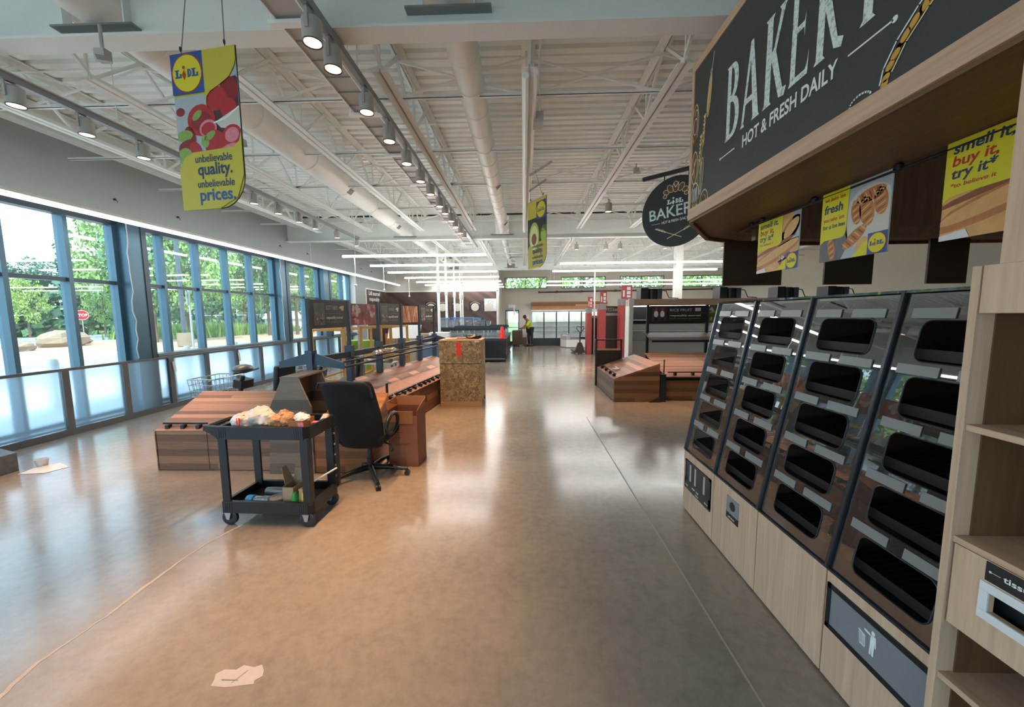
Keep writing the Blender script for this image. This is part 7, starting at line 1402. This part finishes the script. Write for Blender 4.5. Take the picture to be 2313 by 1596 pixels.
# ------------------------------------------------------------------ left aisle: chiller cases, poles, plaques, people
def left_far():
    for k, (ya, yb) in enumerate(((14.0, 15.7), (15.72, 17.4), (17.42, 19.1))):
        t = thing('island_case', 'black island chiller case with a raised glass shelf, %s in the row' % ('nearest', 'middle', 'farthest')[k], 'chiller case', (-1.9, (ya+yb)/2, 0), 0, 'black island cases')
        m = MB(); m.box(-3.1, -0.66, ya, yb, 0.03, 0.82, 'counter'); m.build('body', parent=t, bevel=0.02); m = MB(); m.box(-3.12, -0.63, ya, yb, 0.82, 0.86, 'charcoal'); m.build('worktop', parent=t)
        m = MB(); m.box(-3.05, -0.68, ya-0.012, ya, 0.10, 0.14, 'grey'); m.box(-0.655, -0.64, ya, yb, 0.10, 0.16, 'black'); m.build('bumper', parent=t)
        m = MB(); m.box(-3.15, -0.70, ya+0.35, ya+1.0, 1.16, 1.22, 'counter'); m.box(-3.15, -0.70, ya+0.35, ya+0.40, 1.22, 1.28, 'charcoal'); m.build('upper_shelf', parent=t)
        for x in (-3.1, -2.3, -1.5, -0.74):
            m = MB(); m.box(x-0.02, x+0.02, ya+0.4, ya+0.44, 0.86, 1.16, 'silver'); m.build('shelf_post', parent=t)
        m = MB(); m.box(-3.1, -0.7, ya+0.2, ya+0.206, 0.86, 1.10, 'glass'); m.build('glass_screen', parent=t)
    t = thing('traffic_cone', 'bright red traffic cone standing on the nearest black island case', 'cone', (-0.79, 14.12, 0.86))
    m = MB(); m.box(-0.93, -0.65, 14.0, 14.27, 0.86, 0.89, 'cone'); m.build('base', parent=t, bevel=0.008); m = MB(); m.lathe([(0.115, 0.0), (0.10, 0.1), (0.055, 0.40), (0.04, 0.43), (0.0, 0.43)], (-0.79, 14.13, 0.88), 20, 'cone'); m.build('cone_body', parent=t, smooth=True)
    # clear tubs on the upper shelf
    rnd = random.Random(6); k = 0
    t0 = None
    for (x, y, s) in ((-3.0, 14.6, 1.0), (-2.75, 14.7, 0.8), (-2.9, 16.35, 1.0), (-2.6, 16.4, 1.0), (-2.3, 16.4, 1.0), (-2.0, 16.4, 0.95), (-1.75, 16.45, 0.7), (-1.5, 16.45, 0.6)):
        lab = 'clear plastic tub with a blue rim on the raised shelf, %s in the row' % ('leftmost', 'second', 'third', 'fourth', 'fifth', 'sixth', 'seventh', 'rightmost')[k]
        if t0 is None:
            t0 = thing('clear_tub', lab, 'tub', (x, y, 1.28), 0, 'clear tubs'); W = frame(t0)
            m = MB(W); m.prism([(-0.12, -0.16, 0), (0.12, -0.16, 0), (0.12, 0.16, 0), (-0.12, 0.16, 0)], [(-0.15, -0.2, 0.40), (0.15, -0.2, 0.40), (0.15, 0.2, 0.40), (-0.15, 0.2, 0.40)], 'clear'); m.build('tub', parent=t0)
            m = MB(W); m.box(-0.16, 0.16, -0.21, 0.21, 0.39, 0.42, 'flagblue'); m.build('rim', parent=t0)
        else: dup(t0, (x, y, 1.22 if y > 16 else 1.28), rnd.uniform(-.1, .1), lab, None, s)
        k += 1
    t0.location.z = 1.22
    for o in [o for o in COL.objects if o.name.startswith('clear_tub')]: o.location.z = 1.22
    for k, (x, y, zb) in enumerate(((-2.92, 13.2, 0.0), (-2.98, 14.85, 1.22), (-2.98, 16.6, 1.22), (-3.0, 18.3, 1.22), (-3.05, 19.25, 0))):
        m = MB(); m.tube([(x, y, zb), (x, y, 4.6)], 0.05 if k < 2 else 0.04, 10, 'white'); m.box(x-0.056, x+0.056, y-0.056, y+0.056, 2.5, 2.75, 'lampgrey'); tag(m.build('power_pole'), 'white power pole over the island cases, %s in the row' % ('nearest', 'second', 'third', 'fourth', 'farthest')[k], 'pole', 'power poles in the left aisle')
    # plaques and certificate on the dark wall
    for k, x in enumerate((-4.7, -4.1, -3.35, -2.45, -1.75)):
        y = YC-0.032; t = thing('wall_plaque', 'round white plaque under a curved caption on the dark wall, %s' % ('leftmost', 'second from the left', 'middle', 'second from the right', 'rightmost')[k], 'plaque', (x, y, 2.0), 0, 'plaques on the dark wall')
        m = MB(); m.box(x-0.30, x+0.30, y-0.02, y, 1.95, 2.42, 'signblk'); m.build('backing', parent=t); m = MB(); m.lathe([(0.0, 0), (0.19, 0.0), (0.2, 0.012), (0.16, 0.02), (0.0, 0.02)], (x, y-0.042, 2.13), 20, 'bowl_p', 'y'); m.build('disc', parent=t, smooth=True)
        pr = Print(Plane((x, y-0.021, 2.1), (1, 0, 0), (0, 0, 1))); pr.arc(0, 0.05, 0.28, 0.24, PI*0.2, PI*0.8, 0.04, 'bowl_p', 1); pr.build('caption', parent=t)
    x = -1.66; y = YC-0.032; t = thing('certificate', 'white framed certificate with a grey rosette on the dark wall', 'certificate', (x, y, 1.92)); m = MB(); m.box(x-0.32, x+0.32, y-0.03, y, 1.92, 2.56, 'lampgrey'); m.build('frame', parent=t); m = MB(); m.box(x-0.30, x+0.30, y-0.034, y-0.03, 1.94, 2.54, 'plastic_w'); s = m.build('sheet', parent=t)
    pr = Print(Plane((x, y-0.034, 1.94), (1, 0, 0), (0, 0, 1))); pr.arc(0, 0.40, 0.12, 0.12, 0, 2*PI, 0.018, 'grey', 1, 22); pr.line([(-0.05, 0.40), (-0.01, 0.36), (0.06, 0.45)], 0.018, 'grey', 2); pr.line([(-0.1, 0.29), (-0.14, 0.22), (-0.06, 0.24)], 0.014, 'grey', 2); pr.line([(0.1, 0.29), (0.14, 0.22), (0.06, 0.24)], 0.014, 'grey', 2); pr.rect(-0.15, 0.15, 0.12, 0.145, 'grey'); pr.rect(-0.24, 0.24, 0.05, 0.065, 'grey'); pr.build('rosette', parent=s)
    # yellow scaffolds, tubs, drawing sheets, folding table, blue cabinets
    def scaffold(x0, x1, y0, y1, h, lab):
        t = thing('scaffold', lab, 'scaffold', ((x0+x1)/2, (y0+y1)/2, 0), 0, 'yellow scaffolds')
        for x in (x0, x1):
            for y in (y0, y1):
                m = MB(); m.box(x-0.025, x+0.025, y-0.025, y+0.025, 0, h, 'mustard'); m.build('post', parent=t)
        for z in (0.35, 0.75, h-0.05):
            m = MB(); m.box(x0, x1, y0-0.015, y0+0.015, z, z+0.04, 'mustard'); m.box(x0, x1, y1-0.015, y1+0.015, z, z+0.04, 'mustard'); m.box(x0-0.015, x0+0.015, y0, y1, z, z+0.04, 'mustard'); m.box(x1-0.015, x1+0.015, y0, y1, z, z+0.04, 'mustard'); m.build('ring_bars', parent=t)
    scaffold(-4.52, -3.80, 8.0, 9.4, 1.48, 'yellow scaffold frame seen under the SCOTT FARMS sign'); scaffold(-3.62, -2.95, 8.4, 9.6, 1.52, 'yellow scaffold frame seen under the tomato banner')
    for k, (x, y) in enumerate(((-4.45, 9.7), (-4.05, 9.75))):
        m = MB(); m.lathe([(0.0, 0), (0.14, 0), (0.17, 1.05), (0.18, 1.07), (0.18, 1.1), (0.0, 1.1)], (x, y, 0.02), 18, 'lime'); tag(m.build('green_bin', smooth=True), 'lime-green bin behind the yellow scaffolds, %s of two' % ('left', 'right')[k], 'bin', 'lime-green bins')
    t = thing('drawing_board', 'white drawing sheets on a tilted stand behind the sign frame', 'drawing sheets', (-3.3, 10.6, 0))
    m = MB(); m.prism([(-3.75, 10.4, 1.12), (-2.85, 10.4, 1.12), (-2.85, 10.42, 1.12), (-3.75, 10.42, 1.12)], [(-3.75, 10.6, 1.48), (-2.85, 10.6, 1.48), (-2.85, 10.62, 1.48), (-3.75, 10.62, 1.48)], 'plastic_w'); m.build('sheets', parent=t)
    for x in (-3.6, -3.0):
        m = MB(); m.tube([(x, 10.55, 0), (x, 10.55, 1.3)], 0.02, 8, 'grey'); m.build('stand_leg', parent=t)
    t = thing('folding_table', 'white folding table covered with wraps behind the posts', 'table', (-3.2, 7.6, 0))
    m = MB(); m.box(-3.55, -2.75, 7.9, 8.25, 0.72, 0.755, 'plastic_w'); m.build('table_top', parent=t)
    for x in (-3.5, -2.8):
        for y in (7.95, 8.2):
            m = MB(); m.tube([(x, y, 0), (x, y, 0.72)], 0.016, 8, 'grey'); m.build('leg', parent=t)
    m = MB()
    for k in range(5): m.ball((-3.4+0.13*k, 8.05, 0.80), (0.1, 0.12, 0.05), 'bag_w' if k % 2 else 'card_l', 10, 6, 0.3, k)
    tag(m.build('wrapping_heap'), 'heap of crumpled wraps lying on the white folding table', 'packaging')
    for k, (a, b, y) in enumerate(((-3.15, -2.25, 11.4), (-2.2, -1.3, 11.4))):
        t = thing('blue_cabinet', 'blue-grey low checkout cabinet behind the long bins, %s' % ('left one', 'right one'), 'cabinet', ((a+b)/2, y+0.4, 0), 0, 'blue-grey cabinets') if False else thing('blue_cabinet', 'blue-grey low cabinet behind the long bins, %s of two' % ('left', 'right')[k], 'cabinet', ((a+b)/2, y+0.4, 0), 0, 'blue-grey cabinets')
        m = MB(); m.box(a, b, y, y+0.8, 0.0, 0.88, 'counter_b'); m.build('body', parent=t, bevel=0.01); m = MB(); m.box(a, b, y-0.02, y+0.8, 0.88, 0.93, 'lampgrey'); m.build('top', parent=t)
    m = MB(); m.box(-2.9, -2.3, 11.6, 11.95, 0.93, 1.22, 'plastic_w'); tag(m.build('white_machine', bevel=0.02), 'white boxed machine on the left blue-grey cabinet', 'machine')
    for k, (x, y, w) in enumerate(((-3.9, 14.2, 0.8), (-4.9, 14.6, 0.9))):
        m = MB(); m.box(x-w/2, x+w/2, y, y+0.7, 0.0, 1.05, 'card' if k else 'card_l'); tag(m.build('carton_stack', bevel=0.01), ('pale', 'brown')[k]+' carton standing behind the lime-green bins', 'box')
    # mobility scooters with baskets
    def scooter(loc, rz, lab):
        t = thing('mobility_scooter', lab, 'mobility scooter', loc, rz, 'mobility scooters'); W = frame(t)
        m = MB(W); m.box(-0.75, 0.55, -0.25, 0.25, 0.12, 0.24, 'charcoal'); m.box(0.05, 0.6, -0.22, 0.22, 0.24, 0.46, 'charcoal'); m.build('chassis', parent=t, bevel=0.03)
        m = MB(W); m.obox((0.3, 0, 0.55), (0.46, 0.46, 0.11), (0, 0, 0), 'black'); m.build('seat', parent=t, bevel=0.035); m = MB(W); m.obox((0.53, 0, 0.82), (0.10, 0.46, 0.42), (0, 0.12, 0), 'charcoal'); m.build('backrest', parent=t, bevel=0.035)
        m = MB(W); m.tube([(-0.45, 0, 0.24), (-0.28, 0, 0.85)], 0.035, 10, 'charcoal'); m.obox((-0.28, 0, 0.74), (0.16, 0.26, 0.12), (0, 0.2, 0), 'black'); m.build('tiller', parent=t, smooth=False)
        m = MB(W); m.ball((-0.27, 0, 0.96), (0.17, 0.15, 0.07), 'frame_d', 14, 8); m.tube([(-0.2, -0.26, 0.93), (-0.16, 0, 0.92), (-0.2, 0.26, 0.93)], 0.014, 8, 'black'); m.build('handlebar', parent=t, smooth=True)
        m = MB(W); a0, a1, b, z0, z1 = -1.0, -0.55, 0.27, 0.50, 0.84
        def corners(z, s): return [(a0-s, -b-s*0.5, z), (a1+s*0.3, -b-s*0.5, z), (a1+s*0.3, b+s*0.5, z), (a0-s, b+s*0.5, z)]
        for i in range(5):
            z = z0+(z1-z0)*i/4; m.tube(corners(z, 0.05*i/4), 0.005 if i < 4 else 0.009, 5, 'silver', closed=True)
        lo, hi = corners(z0, 0), corners(z1, 0.05)
        for i in range(4):
            for j in range(7):
                f = j/7; p = Vector(lo[i]).lerp(Vector(lo[(i+1) % 4]), f); q = Vector(hi[i]).lerp(Vector(hi[(i+1) % 4]), f); m.tube([p, q], 0.004, 5, 'silver')
        for j in range(6):
            y = -b+2*b*j/5; m.tube([(a0, y, z0), (a1, y, z0)], 0.004, 5, 'silver')
        m.build('wire_basket', parent=t)
        for x in (-0.6, 0.4):
            for y in (-0.25, 0.25):
                m = MB(W); m.lathe([(0.0, -0.035), (0.07, -0.035), (0.12, -0.03), (0.125, 0), (0.12, 0.03), (0.07, 0.035), (0, 0.035)], (x, y, 0.125), 18, 'black', 'y'); m.build('wheel', parent=t, smooth=True)
        return t
    s = scooter((-4.07, 5.65, 0), 0.0, 'electric mobility scooter with a wire basket behind the end bin'); s.scale = (0.8, 1, 1); dup(s, (-3.42, 6.75, 0), 0.25, 'second electric mobility scooter half hidden behind the nearest sign post')
    # worker at the far end
    t = thing('person', 'person in a hi-vis yellow top and dark trousers bending by the back wall', 'person', (0.4, 21.1, 0))
    import bmesh
    J = [(0.36, 21.1, 0.92), (0.36, 21.1, 1.08), (0.33, 21.06, 1.25), (0.24, 21.0, 1.40), (0.17, 20.96, 1.46), (0.10, 20.93, 1.53), (0.06, 20.92, 1.62),
         (0.44, 21.02, 0.90), (0.46, 20.98, 0.50), (0.47, 21.05, 0.09), (0.40, 20.95, 0.03), (0.30, 21.18, 0.90), (0.28, 21.16, 0.50), (0.30, 21.22, 0.09), (0.22, 21.14, 0.03),
         (0.30, 20.84, 1.34), (0.20, 20.78, 1.10), (0.02, 20.80, 0.98), (-0.08, 20.82, 0.97), (0.22, 21.16, 1.36), (0.10, 21.2, 1.12), (-0.06, 21.12, 1.0), (-0.14, 21.1, 0.99)]
    E = [(0, 1), (1, 2), (2, 3), (3, 4), (4, 5), (5, 6), (0, 7), (7, 8), (8, 9), (9, 10), (0, 11), (11, 12), (12, 13), (13, 14), (3, 15), (15, 16), (16, 17), (17, 18), (3, 19), (19, 20), (20, 21), (21, 22)]
    RD = [0.14, 0.135, 0.15, 0.15, 0.06, 0.085, 0.09, 0.09, 0.065, 0.05, 0.045, 0.09, 0.065, 0.05, 0.045, 0.07, 0.05, 0.04, 0.035, 0.07, 0.05, 0.04, 0.035]
    def skin(name, js, es, rs, mat, grow=0.0):
        W = frame(t); inv = W.inverted(); me = bpy.data.meshes.new(name); me.from_pydata([tuple(inv @ Vector(p)) for p in js], es, []); o = bpy.data.objects.new(name, me); COL.objects.link(o); o.parent = t; FRAME[o.name] = W; me.materials.append(M[mat])
        bm = bmesh.new(); bm.from_mesh(me); L_ = bm.verts.layers.skin.verify(); bm.verts.ensure_lookup_table()
        for i, v in enumerate(bm.verts): v[L_].radius = (rs[i]+grow, rs[i]+grow); v[L_].use_root = (i == 0)
        bm.to_mesh(me); bm.free(); sk = o.modifiers.new('skin', 'SKIN'); sk.use_smooth_shade = True; sb = o.modifiers.new('smooth', 'SUBSURF'); sb.levels = 2; sb.render_levels = 2; return o
    skin('body', J, E, RD, 'skin')
    tj = [0, 1, 2, 3, 15, 16, 19, 20]; skin('hi_vis_top', [J[i] for i in tj], [(0, 1), (1, 2), (2, 3), (3, 4), (4, 5), (3, 6), (6, 7)], [RD[i] for i in tj], 'hivis', 0.018)
    pj = [0, 7, 8, 9, 11, 12, 13]; skin('trousers', [J[i] for i in pj], [(0, 1), (1, 2), (2, 3), (0, 4), (4, 5), (5, 6)], [RD[i] for i in pj], 'trousers', 0.016)
    m = MB(); m.ball((0.075, 20.93, 1.62), (0.105, 0.10, 0.10), 'black', 12, 8); m.build('hair', parent=t, smooth=True)
    m = MB(); c = Vector((0.0, 20.9, 1.58))
    m.ball(c+Vector((-0.028, -0.03, 0.02)), 0.010, 'plastic_w', 8, 6); m.ball(c+Vector((-0.028, 0.035, 0.02)), 0.010, 'plastic_w', 8, 6); m.ball(c+Vector((-0.04, 0.0, -0.005)), (0.018, 0.012, 0.018), 'skin', 8, 6); m.build('face', parent=t, smooth=True)
    for (x, y, z), nm in (((0.22, 21.12, 0.03), 'shoe'), ((0.41, 20.95, 0.03), 'shoe')):
        m = MB(); m.ball((x+0.02, y, 0.045), (0.13, 0.055, 0.05), 'black', 10, 7); m.build(nm, parent=t, smooth=True)
    for (x, y, z) in ((-0.10, 20.82, 0.97), (-0.16, 21.1, 0.99)):
        m = MB(); m.ball((x, y, z), (0.045, 0.04, 0.022), 'skin', 10, 6)
        for q in range(4): m.tube([(x-0.03, y-0.028+0.019*q, z), (x-0.07, y-0.03+0.02*q, z-0.006), (x-0.085, y-0.03+0.02*q, z-0.03)], 0.009, 6, 'skin')
        m.tube([(x-0.01, y-0.035, z), (x-0.04, y-0.055, z-0.012)], 0.010, 6, 'skin'); m.build('hand', parent=t, smooth=True)
    t = thing('stacker', 'brown electric stacker with a steering ring beside the worker', 'machine', (-0.3, 21.0, 0))
    m = MB(); m.box(-0.62, -0.05, 20.7, 21.5, 0.1, 0.88, 'brownmetal'); m.build('body', parent=t, bevel=0.04); m = MB(); m.lathe([(0.14, 0), (0.17, 0.0), (0.17, 0.03), (0.14, 0.03), (0.14, 0)], (-0.12, 20.95, 0.96), 20, 'black'); m.tube([(-0.12, 20.95, 0.88), (-0.12, 20.95, 0.97)], 0.02, 8, 'black'); m.bar((-0.27, 20.95, 0.975), (0.03, 20.95, 0.975), 0.02, 0.02, 'black'); m.build('steering_ring', parent=t, smooth=True)
    m = MB(); m.box(-0.05, 0.18, 20.75, 20.95, 0.06, 0.5, 'brownmetal'); m.build('step', parent=t)
    for x, y in ((-0.5, 20.75), (-0.5, 21.4), (0.1, 20.8)):
        m = MB(); m.tube([(x, y-0.04, 0.08), (x, y+0.04, 0.08)], 0.08, 14, 'black'); m.build('wheel', parent=t, smooth=True)
left_far()
